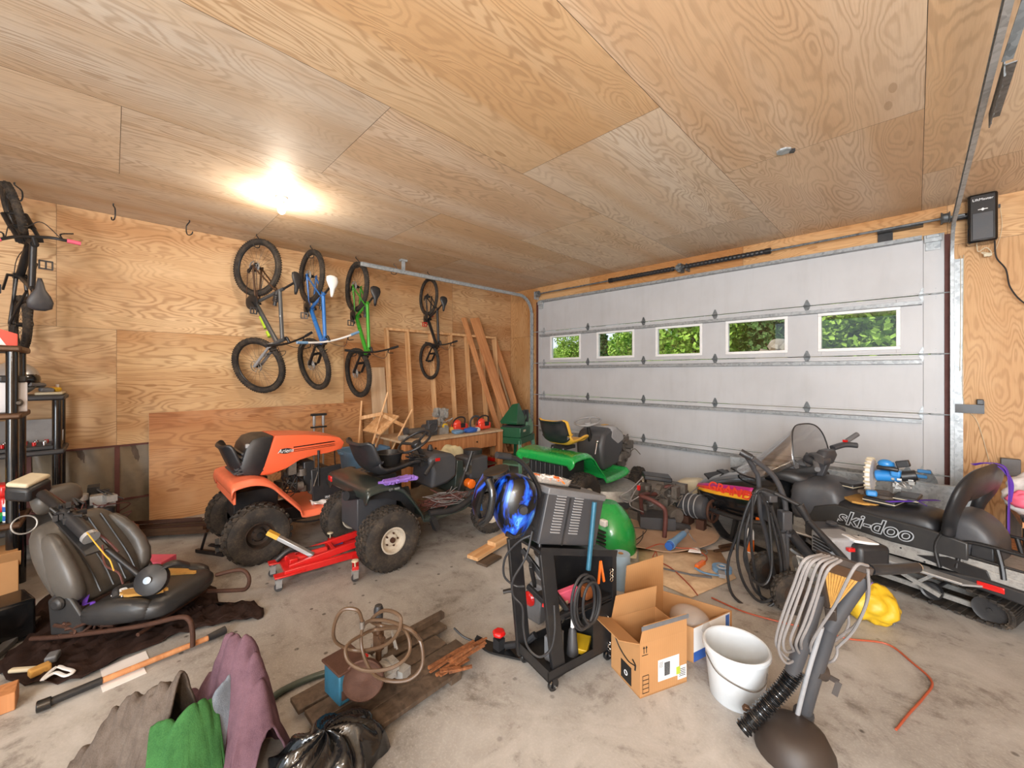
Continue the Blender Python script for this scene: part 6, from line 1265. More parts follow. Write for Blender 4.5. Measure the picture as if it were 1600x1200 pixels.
bm = B(); tube(bm, [org + ex * 0.03 + V(0, 0, 0.205), org + ex * 0.08 + V(0, 0, 0.16), org + ex * 0.15 + V(0, 0, 0.135), org + ex * 0.205 + V(0, 0, 0.145)], 0.005, 6, 6, flat=0.5); beam(bm, org + ex * 0.185 + V(0, 0, 0.165), org + ex * 0.21 + V(0, 0, 0.15), 0.003, 0.008); beam(bm, org + ex * 0.21 + V(0, 0, 0.15), org + ex * 0.205 + V(0, 0, 0.12), 0.008, 0.003); obj('printed_arrow', bm, M['black_ink'], t)
bm = B(); prism(bm, [(0.09, 0.015), (0.175, 0.015), (0.175, 0.11), (0.09, 0.11)], org, ex, (0, 0, 1), nn * 0.002); obj('black_label', bm, M['black_ink'], t)
bm = B(); torus(bm, org + ex * 0.132 + V(0, 0, 0.06) + nn * 0.0015, nn, 0.012, 0.002, 16, 4); obj('label_seal', bm, M['white_ink'], t)
a, b = cs[0], cs[1]; ex = (b - a).normalized(); nn = V(ex.y, -ex.x, 0); org = a + nn * 0.0015
def sticker(nm, x0, x1, z0, z1, m, e=0.0):
    bm_ = B(); prism(bm_, [(x0, z0), (x1, z0), (x1, z1), (x0, z1)], org + nn * e, ex, (0, 0, 1), nn * 0.001); return obj(nm, bm_, M[m], t)
sticker('shipping_label', 0.115, 0.255, 0.055, 0.165, 'white_ink'); sticker('return_label', 0.245, 0.305, 0.03, 0.10, 'white_ink', 0.0005); sticker('green_label', 0.235, 0.262, 0.06, 0.10, 'green_ink', 0.0012)
bm = B(); r_ = random.Random(1)
for i in range(22): x = 0.155 + 0.0035 * i * 0.5; prism(bm, [(x, 0.075), (x + r_.choice([0.0006, 0.0012]), 0.075), (x + 0.001, 0.145), (x, 0.145)], org + nn * 0.001, ex, (0, 0, 1), nn * 0.0005)
for i in range(5): prism(bm, [(0.12, 0.15 - 0.006 * i), (0.148, 0.15 - 0.006 * i), (0.148, 0.152 - 0.006 * i), (0.12, 0.152 - 0.006 * i)], org + nn * 0.001, ex, (0, 0, 1), nn * 0.0005); prism(bm, [(0.255, 0.045 + 0.009 * i), (0.298, 0.045 + 0.009 * i), (0.298, 0.049 + 0.009 * i), (0.255, 0.049 + 0.009 * i)], org + nn * 0.0012, ex, (0, 0, 1), nn * 0.0005)
for i in range(5): prism(bm, [(0.015, 0.02 + 0.022 * i), (0.055, 0.02 + 0.022 * i), (0.055, 0.023 + 0.022 * i), (0.015, 0.023 + 0.022 * i)], org, ex, (0, 0, 1), nn * 0.0008)
for x in (0.015, 0.054): prism(bm, [(x, 0.02), (x + 0.002, 0.02), (x + 0.002, 0.108), (x, 0.108)], org, ex, (0, 0, 1), nn * 0.0008)
for x in (0.022, 0.038): prism(bm, [(x, 0.225), (x + 0.004, 0.225), (x + 0.004, 0.25), (x + 0.009, 0.25), (x + 0.002, 0.262), (x - 0.005, 0.25), (x, 0.25)], org, ex, (0, 0, 1), nn * 0.0008)
prism(bm, [(0.012, 0.214), (0.05, 0.214), (0.05, 0.217), (0.012, 0.217)], org, ex, (0, 0, 1), nn * 0.0008); obj('printed_marks', bm, M['black_ink'], t)
bm = B(); e_ = cs[0] + up; e2_ = cs[1] + up; tp = V(0, 0, 0.098) + nn * 0.012; loft(bm, [[e_ + tp + V(0, 0, -0.022), e2_ + tp + V(0, 0, -0.022), e2_ + tp, e_ + tp], [e_ + tp + V(0, 0, -0.022) + nn * 0.002, e2_ + tp + V(0, 0, -0.022) + nn * 0.002, e2_ + tp + nn * 0.002, e_ + tp + nn * 0.002]]); obj('torn_tape', bm, M['mid_grey'], t)
t, cs, up = open_box('cardboard_box', 'open shallow carton with blue and white sides and tall raised lid behind the parcel box', (-0.90, 2.36, 0), (-1.30, 2.28, 0), (-0.80, 2.70, 0), 0.20, [(2, 0.25, 1.62)], 'carton')
a, b = cs[0], cs[1]; ex = (b - a).normalized(); nn = V(ex.y, -ex.x, 0); org = a + nn * 0.0015
sticker('white_print', 0.0, 0.33, 0.06, 0.198, 'white_ink'); sticker('blue_print', 0.0, 0.33, 0.004, 0.06, 'blue'); sticker('blue_stripe', 0.29, 0.325, 0.07, 0.19, 'blue', 0.001)
bm = B(); ball(bm, cs[0] * 0.2 + V(0.05, 0.02, 0.17), (0.12, 0.10, 0.07), 14, 8); obj('plastic_bag', bm, M['film'], t)
t = thing('paper_towel_roll', 'blue paper towel roll standing on the floor behind the cartons', 'paper towel', (-1.62, 2.80, 0))
bm = B(); lathe(bm, [(0.02, 0), (0.07, 0), (0.072, 0.005), (0.072, 0.255), (0.07, 0.26), (0.02, 0.26), (0.02, 0.0)], n=36); obj('roll', bm, paint('blue_paper', '9fb9cf', 0.9, 0, 0.1), t, ang=30); bm = B(); lathe(bm, [(0.0205, 0.0), (0.0205, 0.262), (0.018, 0.262), (0.018, 0.0)], n=20); obj('core', bm, M['carton'], t)
# bucket
t = thing('bucket', 'large white plastic bucket with a wire handle beside the parcel box', 'bucket', (-0.655, 2.275, 0))
bm = B(); lathe(bm, [(0.001, 0.0), (0.115, 0.0), (0.122, 0.008), (0.147, 0.245), (0.157, 0.247), (0.157, 0.262), (0.150, 0.268), (0.142, 0.265), (0.118, 0.014), (0.001, 0.010)], n=56); obj('bucket_body', bm, M['bucket'], t)
va = V(0.0, 0.0, 0); hd = V(0.62, -0.78, 0); sd2 = V(0.78, 0.62, 0)
bm = B(); tube(bm, [sd2 * -0.150 + V(0, 0, 0.215), sd2 * -0.12 + hd * 0.10 + V(0, 0, 0.175), hd * 0.152 + V(0, 0, 0.14), sd2 * 0.07 + hd * 0.14 + V(0, 0, 0.16), sd2 * 0.10 + hd * 0.112 + V(0, 0, 0.205)], 0.003, 8, 6); obj('wire_handle', bm, M['engine'], t)
# ---------------------------------------------------------------- carpet cleaner at lower right (built in room coordinates, then rebased)
t = thing('carpet_cleaner', 'brown upright carpet cleaner with ribbed hose and cord at the lower right edge', 'carpet cleaner')
bm = B(); tube(bm, [(-0.384, 2.252, -0.019), (-0.347, 2.233, 0.191), (-0.282, 2.227, 0.485), (-0.263, 2.218, 0.568)], 0.030, 16, 4); tube(bm, [(-0.267, 2.214, 0.548), (-0.233, 2.22, 0.635), (-0.155, 2.228, 0.812)], 0.030, 16, 4); obj('wand_tube', bm, M['dark_grey'], t)
bm = B(); tube(bm, [(-0.392, 2.159, 0.321), (-0.35, 2.159, 0.485), (-0.312, 2.154, 0.657), (-0.303, 2.15, 0.718)], 0.030, 16, 4); obj('hose_tube', bm, M['dark_grey'], t)
bm = B()
hp_ = smooth([(-0.378, 2.174, 0.339), (-0.412, 2.139, 0.264), (-0.469, 2.082, 0.178), (-0.55, 2.001, 0.064)], 40); L_ = len(hp_)
tube(bm, hp_, lambda u: 0.033 + 0.0045 * math.sin(u * 2 * PI * 26), 18, 1); obj('ribbed_hose', bm, M['gloss_black'], t, ang=20)
bm = B(); tube(bm, [(-0.398, 2.195, 0.008), (-0.344, 2.18, 0.308), (-0.286, 2.153, 0.573)], 0.010, 10, 3); obj('support_rod', bm, M['grey'], t)
bm = B(); tube(bm, [(-0.378, 2.244, -0.01), (-0.361, 2.232, 0.118)], 0.04, 12, 1); obj('lower_collar', bm, M['dark_grey'], t)
# triangular fan handle
A1, A2, A3 = V((-0.275, 2.106, 0.887)), V((-0.147, 2.179, 0.85)), V((-0.259, 2.18, 0.66))
bm = B()
def fan(u, v): p = A1 + (A2 - A1) * u; q_ = A3 + (A2 - A1) * (u - 0.5) * 0.12; return p + (q_ - p) * v
F_ = 10
for i in range(F_):
    a, b = (i + 0.08) / F_, (i + 0.92) / F_; c1, c2, c3, c4 = fan(a, 0.22), fan(b, 0.22), fan(b, 1), fan(a, 1); th = (c2 - c1).cross(c4 - c1).normalized() * 0.006
    loft(bm, [[c1, c2, c3, c4], [c1 - th, c2 - th, c3 - th, c4 - th]])
obj('fan_grille', bm, M['foam'], t)
bm = B(); c1, c2, c3, c4 = fan(-0.02, 0.0), fan(1.02, 0.0), fan(1.02, 0.22), fan(-0.02, 0.22); th = (c2 - c1).cross(c4 - c1).normalized() * 0.012; loft(bm, [[c1, c2, c3, c4], [c1 - th, c2 - th, c3 - th, c4 - th]]); obj('motor_strip', bm, M['bronze'], t)
bm = B(); c1, c2, c3, c4 = fan(-0.1, -0.05), fan(1.1, -0.05), fan(1.1, 1.0), fan(-0.1, 1.0); n_ = (c2 - c1).cross(c4 - c1).normalized() * 0.02
FS = 1 if n_.dot(c1) > 0 else -1
for s in (1,): loft(bm, [[c1 + n_ * FS, c2 + n_ * FS, c3 + n_ * FS, c4 + n_ * FS], [c1 + n_ * FS * 1.6, c2 + n_ * FS * 1.6, c3 + n_ * FS * 1.6, c4 + n_ * FS * 1.6]])
beam(bm, c1, c2, 0.03, 0.03); beam(bm, c1, c4, 0.02, 0.03); beam(bm, V(A3) - V(0, 0, 0.0), V((-0.259, 2.222, 0.568)), 0.04, 0.035); obj('handle_frame', bm, M['brown'], t, bevel=0.004)
bm = B(); tube(bm, [(-0.134, 2.22, 0.849), (-0.06, 2.323, 0.841), (0, 2.44, 0.83)], 0.021, 14, 3); obj('handle_grip', bm, M['black'], t)
bm = B(); lathe(bm, [(0.001, 0), (0.016, 0), (0.018, 0.012), (0.001, 0.014)], (0, 2.44, 0.83), (0.7, 0.7, 0), 12); obj('grip_cap', bm, M['chrome'], t)
bm = B()
for i, (w_, o_) in enumerate([(0, 0), (7, 0.01), (14, 0.02), (22, 0.0), (30, 0.02), (38, 0.01), (46, 0.03)]): pass
loops = [
 [(-0.258, 2.038, 0.925), (-0.305, 1.963, 0.903), (-0.344, 1.98, 0.78), (-0.381, 2, 0.651), (-0.413, 2.024, 0.518), (-0.418, 2.048, 0.449), (-0.399, 2.095, 0.39), (-0.368, 2.184, 0.393)],
 [(-0.246, 2.037, 0.927), (-0.293, 1.961, 0.908), (-0.329, 1.981, 0.785), (-0.367, 2, 0.644), (-0.399, 2.024, 0.525), (-0.398, 2.068, 0.455), (-0.378, 2.174, 0.422)],
 [(-0.233, 2.035, 0.926), (-0.273, 1.967, 0.908), (-0.309, 1.987, 0.778), (-0.347, 2.006, 0.637), (-0.376, 2.034, 0.531), (-0.379, 2.115, 0.446)],
 [(-0.221, 2.033, 0.926), (-0.257, 1.968, 0.902), (-0.289, 1.993, 0.77), (-0.326, 2.013, 0.63), (-0.357, 2.039, 0.524), (-0.363, 2.131, 0.435)],
 [(-0.271, 2.04, 0.925), (-0.318, 1.964, 0.909), (-0.356, 1.983, 0.788), (-0.393, 2.002, 0.659), (-0.423, 2.028, 0.539), (-0.428, 2.052, 0.47), (-0.4, 2.123, 0.393), (-0.372, 2.208, 0.336)],
 [(-0.209, 2.031, 0.925), (-0.242, 1.97, 0.897), (-0.273, 1.995, 0.789), (-0.306, 2.019, 0.649), (-0.339, 2.042, 0.544), (-0.356, 2.139, 0.452)],
 [(-0.135, 2.106, 0.903), (-0.161, 2.051, 0.917), (-0.189, 2.038, 0.855), (-0.231, 2.066, 0.726), (-0.283, 2.099, 0.598), (-0.317, 2.122, 0.504), (-0.332, 2.192, 0.416)],
 [(-0.138, 2.159, 0.868), (-0.14, 2.214, 0.743), (-0.166, 2.245, 0.626), (-0.199, 2.268, 0.532), (-0.248, 2.276, 0.444)],
 [(-0.154, 2.285, 0.792), (-0.154, 2.342, 0.659), (-0.188, 2.336, 0.549), (-0.23, 2.322, 0.493), (-0.27, 2.311, 0.437)],
 [(-0.216, 2.336, 0.579), (-0.214, 2.338, 0.536), (-0.23, 2.322, 0.488), (-0.257, 2.323, 0.457)],
 [(-0.251, 2.302, 0.436), (-0.251, 2.302, 0.402), (-0.263, 2.289, 0.373), (-0.293, 2.315, 0.333)]]
for lp in loops: tube(bm, lp, 0.0058, 8, 6)
obj('power_cord', bm, M['cord_grey'], t)
bm = B(); b0 = V((-0.297, 2.255, 0.316)); b1_ = V((-0.239, 2.256, 0.306)); b2_ = V((-0.253, 2.242, 0.25)); beam(bm, b0, b1_, 0.006, 0.022); beam(bm, b1_, b2_, 0.006, 0.022, (1, 0, 0)); tube(bm, [(-0.323, 2.228, 0.333), (-0.293, 2.259, 0.321)], 0.036, 14, 1); obj('cord_hook', bm, M['brown'], t)
bm = B(); box(bm, (-0.34, 2.184, 0.455), (0.05, 0.03, 0.055), (0, 0.2, 0.7)); obj('switch_box', bm, M['black'], t, bevel=0.004)
bm = B(); c_ = V((-0.418, 2.133, 0.006)); lathe(bm, [(0.001, 0.05), (0.08, 0.045), (0.12, 0.02), (0.15, -0.04), (0.15, -0.075), (0.001, -0.075)], (c_.x + 0.04, c_.y - 0.02, 0.078), n=26); obj('motor_housing', bm, M['brown'], t)
bm = B(); box(bm, (c_.x - 0.10, c_.y - 0.06, 0.08), (0.03, 0.03, 0.10), (0.3, 0.2, 0.6)); box(bm, (c_.x - 0.12, c_.y - 0.08, 0.13), (0.05, 0.02, 0.025), (0.3, 0.4, 0.6)); obj('foot_lever', bm, M['bronze'], t, bevel=0.004)
rebase(t, (-0.42, 2.05, 0))
# ---------------------------------------------------------------- pressure washer
t = thing('pressure_washer', 'black and silver pressure washer on two wheels with hoses hung on its handle', 'pressure washer')
for (x, y, R_) in ((-0.80, 3.60, 0.14), (-0.60, 3.34, 0.14)):
    d_ = V(0.2, -0.26, 0).normalized(); o = obj('wheel', tyre_bm(R_, 0.07, 0.07, 3, 24, 0.008), M['rubber'], t); o.location = (x, y, R_); o.rotation_euler = (0, 0, math.atan2(d_.y, d_.x))
    bm = B(); lathe(bm, [(0.075, -0.02), (0.06, -0.01), (0.015, -0.012), (0.012, -0.03), (0.001, -0.03)], axis=(1, 0, 0), n=24); lathe(bm, [(0.075, 0.02), (0.06, 0.01), (0.015, 0.012), (0.001, 0.02)], axis=(1, 0, 0), n=24); obj('rim', bm, M['rim_black'], o)
bm = B(); tube(bm, [(-0.76, 3.54, 0.14), (-0.79, 3.46, 0.45), (-0.808, 3.372, 0.641), (-0.81, 3.328, 0.893), (-0.827, 3.282, 0.967), (-0.854, 3.198, 1.073), (-0.867, 3.157, 1.095)], 0.016, 10, 4); tube(bm, [(-0.64, 3.40, 0.14), (-0.665, 3.473, 0.186), (-0.659, 3.422, 0.665), (-0.681, 3.373, 0.831), (-0.724, 3.301, 0.95), (-0.808, 3.16, 1.071)], 0.018, 10, 4); tube(bm, [(-0.821, 3.26, 0.986), (-0.845, 3.165, 1.079), (-0.805, 3.163, 1.067)], 0.016, 10, 4); obj('push_handle', bm, M['dark_grey'], t)
bm = B(); tube(bm, [(-0.877, 3.147, 1.104), (-0.842, 3.154, 1.085), (-0.811, 3.156, 1.071)], 0.024, 12, 3); obj('grip', bm, M['black'], t)
bm = B(); box(bm, (-0.767, 3.371, 0.767), (0.06, 0.16, 0.05), (0, 0, 0.8)); box(bm, (-0.661, 3.392, 0.617), (0.07, 0.07, 0.13), (0, 0, 0.8)); box(bm, (-0.776, 3.376, 0.648), (0.02, 0.15, 0.12), (0, 0, 0.8)); obj('hose_bracket', bm, M['dark_grey'], t, bevel=0.008)
bm = B(); cyl(bm, (-0.664, 3.446, 0.173), (-0.679, 3.403, 0.518), 0.022, n=12); tube(bm, [(-0.664, 3.446, 0.173), (-0.642, 3.496, 0.07), (-0.619, 3.562, 0.006)], 0.012, 8); engine_bits(bm, (-0.679, 3.403, 0.527), (0.08, 0.08, 0.06), 2, 12); obj('pump_post', bm, M['dark_grey'], t)
bm = B(); tube(bm, [(-0.76, 3.56, 0.12), (-0.50, 3.75, 0.12), (-0.25, 3.95, 0.12), (-0.12, 3.80, 0.12), (-0.40, 3.55, 0.12), (-0.62, 3.38, 0.12), (-0.76, 3.56, 0.12)], 0.014, 8, 2); tube(bm, [(-0.663, 3.589, 0.346), (-0.579, 3.673, 0.241), (-0.546, 3.848, -0.053)], 0.010, 8); obj('frame', bm, M['steel'], t)
e0 = V(-0.43, 3.72, 0.36)
bm = B(); box(bm, e0 + V(0.02, -0.02, 0.06), (0.22, 0.20, 0.17), (0, 0, 0.8)); ec = obj('engine_shroud', bm, M['grey'], t, bevel=0.02)
bm = B()
for i in range(6): box(bm, e0 + V(-0.045, -0.135, 0.0 + 0.022 * i) + V(0.0, 0.0, 0), (0.16, 0.01, 0.009), (0, 0, -0.77 + 0.0))
obj('cooling_fin', bm, M['black'], ec)
bm = B(); box(bm, e0 + V(-0.06, 0.12, 0.10), (0.20, 0.16, 0.10), (0, 0, 0.8)); box(bm, e0 + V(-0.02, 0.12, 0.17), (0.06, 0.06, 0.03), (0, 0, 0.8)); obj('fuel_tank', bm, M['dark_grey'], t, bevel=0.02)
bm = B(); box(bm, e0 + V(0.17, 0.02, 0.02), (0.22, 0.18, 0.2), (0, 0, 0.8)); obj('air_box', bm, M['black'], t, bevel=0.03)
bm = B(); box(bm, e0 + V(0.15, 0.0, 0.13), (0.17, 0.12, 0.02), (0, 0.15, 0.8)); obj('white_panel', bm, M['white'], t, bevel=0.006)
bm = B(); box(bm, e0 + V(0.11, -0.10, 0.08), (0.05, 0.03, 0.025), (0, 0, 0.8)); obj('stop_switch', bm, M['redlamp'], t, bevel=0.004)
bm = B(); engine_bits(bm, e0 + V(-0.02, -0.10, -0.14), (0.26, 0.24, 0.2), 52, 40); cyl(bm, e0 + V(-0.2, -0.15, -0.1), e0 + V(-0.05, -0.05, -0.1), 0.05, n=14); obj('engine', bm, M['alloy'], t)
bm = B(); cyl(bm, (-0.713, 3.34, 0.808), (-0.572, 3.397, 0.737), 0.014, n=10); cyl(bm, (-0.578, 3.39, 0.746), (-0.53, 3.41, 0.646), 0.03, 0.022, n=12); cyl(bm, (-0.53, 3.41, 0.646), (-0.344, 3.541, 0.386), 0.019, 0.024, n=12); cyl(bm, (-0.644, 3.466, 0.51), (-0.534, 3.577, 0.325), 0.035, n=14); obj('spray_wand', bm, M['black'], t)
bm = B()
for i, (dx, dz) in enumerate([(0, 0), (6, 0.02), (12, 0.0), (-6, 0.03), (18, 0.02)]): pass
for lp in ([(-0.713, 3.34, 0.808), (-0.787, 3.237, 0.837), (-0.835, 3.218, 0.717), (-0.918, 3.191, 0.473), (-0.973, 3.191, 0.246), (-0.941, 3.196, 0.047), (-0.815, 3.266, -0.032), (-0.706, 3.347, 0.034), (-0.657, 3.368, 0.204), (-0.665, 3.332, 0.461), (-0.713, 3.254, 0.737)],
           [(-0.792, 3.175, 0.826), (-0.845, 3.15, 0.686), (-0.893, 3.131, 0.407), (-0.867, 3.185, 0.171), (-0.783, 3.269, 0.034), (-0.689, 3.336, 0.113), (-0.676, 3.349, 0.317), (-0.727, 3.298, 0.679)],
           [(-0.793, 3.146, 0.823), (-0.817, 3.15, 0.559), (-0.851, 3.144, 0.371), (-0.816, 3.208, 0.204), (-0.752, 3.272, 0.172), (-0.72, 3.304, 0.317), (-0.74, 3.285, 0.679), (-0.772, 3.224, 0.82)],
           [(-0.78, 3.159, 0.823), (-0.839, 3.128, 0.559), (-0.836, 3.16, 0.326), (-0.803, 3.25, 0.102), (-0.702, 3.479, -0.04), (-0.596, 3.656, -0.093)],
           [(-0.793, 3.118, 0.816), (-0.811, 3.156, 0.47), (-0.804, 3.305, 0.104), (-0.781, 3.47, -0.093), (-0.697, 3.555, -0.165)]): tube(bm, lp, 0.010, 8, 6)
obj('pressure_hose', bm, M['black'], t)
rebase(t, (-0.65, 3.5, 0))
# ---------------------------------------------------------------- snowmobile, local x forward, +y toward the room
SR = math.radians(162); SO = (0.41, 4.25)
t = thing('snowmobile', 'black touring snowmobile with windshield and pink orange hood stripe by the garage door', 'snowmobile', (SO[0], SO[1], 0), SR)
def sec(u, w, z0, z1, n=28, e=0.7, oy=0.0):
    out = []; zc = (z0 + z1) / 2; hh = (z1 - z0) / 2
    for i in range(n):
        a = 2 * PI * i / n; c_, s_ = math.cos(a), math.sin(a); out.append(V(u, oy + math.copysign(abs(c_) ** e, c_) * w / 2, zc + math.copysign(abs(s_) ** (e if s_ < 0 else 0.95), s_) * hh))
    return out
bm = B(); loft(bm, [sec(2.30, 0.10, 0.30, 0.36), sec(2.27, 0.30, 0.27, 0.40), sec(2.18, 0.55, 0.24, 0.47), sec(2.0, 0.80, 0.19, 0.56), sec(1.8, 0.92, 0.17, 0.62), sec(1.55, 0.96, 0.17, 0.67), sec(1.35, 0.92, 0.19, 0.70), sec(1.22, 0.80, 0.22, 0.69)])
hull = obj('hood', bm, M['gloss_black'], t, sub=1, ang=180)
bm = B(); 
for y in (0.12, -0.12): box(bm, (1.95, y, 0.575), (0.12, 0.10, 0.02), (0, -0.25, 0))
box(bm, (2.1, 0.0, 0.50), (0.10, 0.4, 0.02), (0, -0.6, 0)); obj('hood_vent', bm, M['black'], hull, bevel=0.006)
# side stripe follows the hull: interpolate the section outline
hs_ = [(2.27, 0.30, 0.27, 0.40), (2.18, 0.55, 0.24, 0.47), (2.0, 0.80, 0.19, 0.56), (1.8, 0.92, 0.17, 0.62), (1.55, 0.96, 0.17, 0.67), (1.40, 0.94, 0.185, 0.69)]
def hull_pt(u, k, off=0.004):
    for a, b in zip(hs_[:-1], hs_[1:]):
        if a[0] >= u >= b[0]:
            f_ = (a[0] - u) / (a[0] - b[0]); w, z0, z1 = [a[i] + (b[i] - a[i]) * f_ for i in (1, 2, 3)]; break
    zc, hh = (z0 + z1) / 2, (z1 - z0) / 2; s_ = k; c_ = math.sqrt(max(0, 1 - s_ * s_)); return V(u, c_ ** 0.7 * w / 2 * 0.985 + off, zc + math.copysign(abs(s_) ** (0.95 if s_ > 0 else 0.7), s_) * hh * 0.97)
for nm, m_, k0, k1 in (('stripe_magenta', 'magenta', 0.42, 0.56), ('stripe_red', 'decal_red', 0.26, 0.42), ('stripe_yellow', 'decal_yellow', 0.10, 0.26)):
    bm = B(); sheet(bm, lambda u, v: hull_pt(2.24 - 0.80 * u, k0 + (k1 - k0) * v), 24, 3); obj(nm, bm, M[m_], hull, solid=0.003)
lt = text('lettering', 'GRAND', 0.13, M['decal_red'], hull, (1.66, 0.475, 0.50), (PI/2 + 0.12, 0, PI), shear=0.35, bold=0.002)
bm = B(); tube(bm, [(2.25, 0.0, 0.27), (2.2, 0.26, 0.26), (2.0, 0.42, 0.25), (1.7, 0.49, 0.26), (1.4, 0.49, 0.28), (1.3, 0.46, 0.30)], 0.022, 8, 5); tube(bm, [(2.25, 0.0, 0.27), (2.2, -0.26, 0.26), (2.0, -0.42, 0.25), (1.7, -0.49, 0.26), (1.4, -0.49, 0.28)], 0.022, 8, 5); obj('bumper_strip', bm, M['black'], t)
bm = B(); box(bm, (1.36, 0.455, 0.30), (0.06, 0.02, 0.045)); obj('side_reflector', bm, M['amber'], t, bevel=0.006)
bm = B()
def wsf(u, v):
    a = (v - 0.5) * 2 * 1.45; k = u; R0 = 0.40; xb = 1.38 + R0 * math.cos(a) * 1.1; yb = 0.40 * math.sin(a) / math.sin(1.45) ; xt = 1.13 + 0.10 * math.cos(a); yt = 0.30 * math.sin(a) / math.sin(1.45)
    zt = 1.18 - 0.34 * abs(a / 1.45) ** 3.2; zb = 0.66; return (xb + (xt - xb) * (k ** 0.9), yb + (yt - yb) * k, zb + (zt - zb) * (k ** 1.08))
sheet(bm, wsf, 24, 30); ws = obj('windshield', bm, M['shield'], t, solid=0.004, ang=180)
bm = B(); tube(bm, [V(wsf(1, v / 24)) for v in range(25)], 0.006, 6, 1); tube(bm, [V(wsf(k / 10, 1)) for k in range(11)], 0.006, 6, 1); tube(bm, [V(wsf(k / 10, 0)) for k in range(11)], 0.006, 6, 1); tube(bm, [V(wsf(0, v / 24)) for v in range(25)], 0.008, 6, 1); obj('windshield_trim', bm, M['black'], ws)
bm = B(); slab(bm, [((1.42, 0, 0.68), 0.28, 0.05, Yl, (0, 0, 1)), ((1.32, 0, 0.72), 0.30, 0.06, Yl, (0, 0, 1)), ((1.20, 0, 0.70), 0.24, 0.07, Yl, (0, 0, 1)), ((1.1, 0, 0.68), 0.2, 0.07, Yl, (0, 0, 1))]); obj('dashboard', bm, M['black'], t, ang=180)
for y in (0.10, -0.10):
    bm = B(); cyl(bm, (1.29, y, 0.77), (1.24, y, 0.80), 0.05, n=22); g = obj('gauge', bm, M['mid_grey'], t); bm = B(); torus(bm, (1.24, y, 0.80), (-0.85, 0, 0.5), 0.05, 0.006, 24, 6); obj('gauge_ring', bm, M['black'], g)
bm = B(); beam(bm, (1.10, 0, 0.66), (1.02, 0, 0.90), 0.06, 0.05); slab(bm, [((1.06, 0, 0.84), 0.10, 0.05, Yl, (1, 0, 0)), ((1.04, 0, 0.92), 0.12, 0.055, Yl, (1, 0, 0)), ((1.03, 0, 0.97), 0.08, 0.04, Yl, (1, 0, 0))], 16); obj('steering_post', bm, M['dark_grey'], t, bevel=0.008)
bm = B(); tube(bm, [(0.93, 0.36, 0.87), (1.00, 0.24, 0.90), (1.04, 0.10, 0.92), (1.04, -0.10, 0.95), (1.02, -0.24, 1.00), (0.98, -0.36, 1.06)], 0.014, 10, 5); hb_ = obj('handlebar', bm, M['dark_grey'], t)
for a, b in (((0.91, 0.40, 0.86), (0.99, 0.27, 0.895)), ((0.97, -0.40, 1.09), (1.01, -0.27, 1.02))):
    bm = B(); cyl(bm, a, b, 0.021, n=12); obj('grip', bm, M['mid_grey'], hb_)
bm = B(); tube(bm, [(1.06, 0.16, 0.93), (0.98, 0.24, 0.93), (0.95, 0.30, 0.88)], 0.035, 10, 4, flat=0.7); tube(bm, [(1.05, -0.14, 0.97), (1.00, -0.24, 1.0), (0.93, -0.30, 1.0)], 0.035, 10, 4, flat=0.7); ball(bm, (1.08, 0.06, 0.88), (0.10, 0.12, 0.06), 16, 10); obj('hand_guard', bm, M['dark_grey'], hb_)
bm = B(); box(bm, (1.0, -0.25, 1.035), (0.03, 0.03, 0.02)); obj('kill_switch', bm, M['redlamp'], hb_)
bm = B(); slab(bm, [((1.24, 0, 0.50), 0.30, 0.20, Yl, (0, 0, 1)), ((1.12, 0, 0.53), 0.27, 0.20, Yl, (0, 0, 1)), ((1.0, 0, 0.54), 0.22, 0.20, Yl, (0, 0, 1)), ((0.9, 0, 0.53), 0.21, 0.20, Yl, (0, 0, 1)), ((0.82, 0, 0.48), 0.20, 0.13, Yl, (0, 0, 1))]); obj('fuel_tank', bm, M['dark_grey'], t, sub=1, ang=180)
bm = B(); slab(bm, [((0.92, 0, 0.50), 0.20, 0.10, Yl, (0, 0, 1)), ((0.80, 0, 0.50), 0.215, 0.10, Yl, (0, 0, 1)), ((0.6, 0, 0.50), 0.22, 0.11, Yl, (0, 0, 1)), ((0.42, 0, 0.515), 0.21, 0.13, Yl, (0, 0, 1)), ((0.32, 0, 0.52), 0.20, 0.12, Yl, (0, 0, 1)), ((0.24, 0, 0.50), 0.18, 0.09, Yl, (0, 0, 1))]); seat = obj('seat', bm, M['seat_black'], t, sub=1, ang=180)
bm = B(); torn(0.74, 0.04, 0.15, 0.14, 0.605, 0.0, 4); obj('worn_foam', bm, M['foam'], seat)
bm = B(); side_z = [(1.02, 0.50), (0.86, 0.56), (0.6, 0.55), (0.3, 0.55), (0.10, 0.52), (0.10, 0.40), (0.5, 0.38), (0.9, 0.40), (1.10, 0.33)]
prism(bm, side_z, (0, 0.222, 0), (1, 0, 0), (0, 0, 1), (0, 0.02, 0)); prism(bm, side_z, (0, -0.222, 0), (1, 0, 0), (0, 0, 1), (0, 0.02, 0)); obj('seat_side', bm, M['vinyl_dk'], t, bevel=0.01)
text('lettering', 'ski-doo', 0.155, M['silver_ink'], t, (0.615, 0.2335, 0.468), (PI/2, 0, PI), shear=0.3, bold=0.006); text('lettering', 'ski-doo', 0.155, M['black_ink'], t, (0.615, 0.2345, 0.468), (PI/2, 0, PI), shear=0.3, bold=-0.001)
bm = B(); box2(bm, (-0.22, -0.20, 0.30), (1.20, 0.20, 0.41)); prism(bm, [(1.2, 0.40), (1.2, 0.22), (0.9, 0.27), (-0.22, 0.31), (-0.22, 0.345), (0.0, 0.37), (0.3, 0.40)], (0, 0.205, 0), (1, 0, 0), (0, 0, 1), (0, 0.006, 0)); tun = obj('tunnel', bm, M['alloy'], t, bevel=0.003)
bm = B()
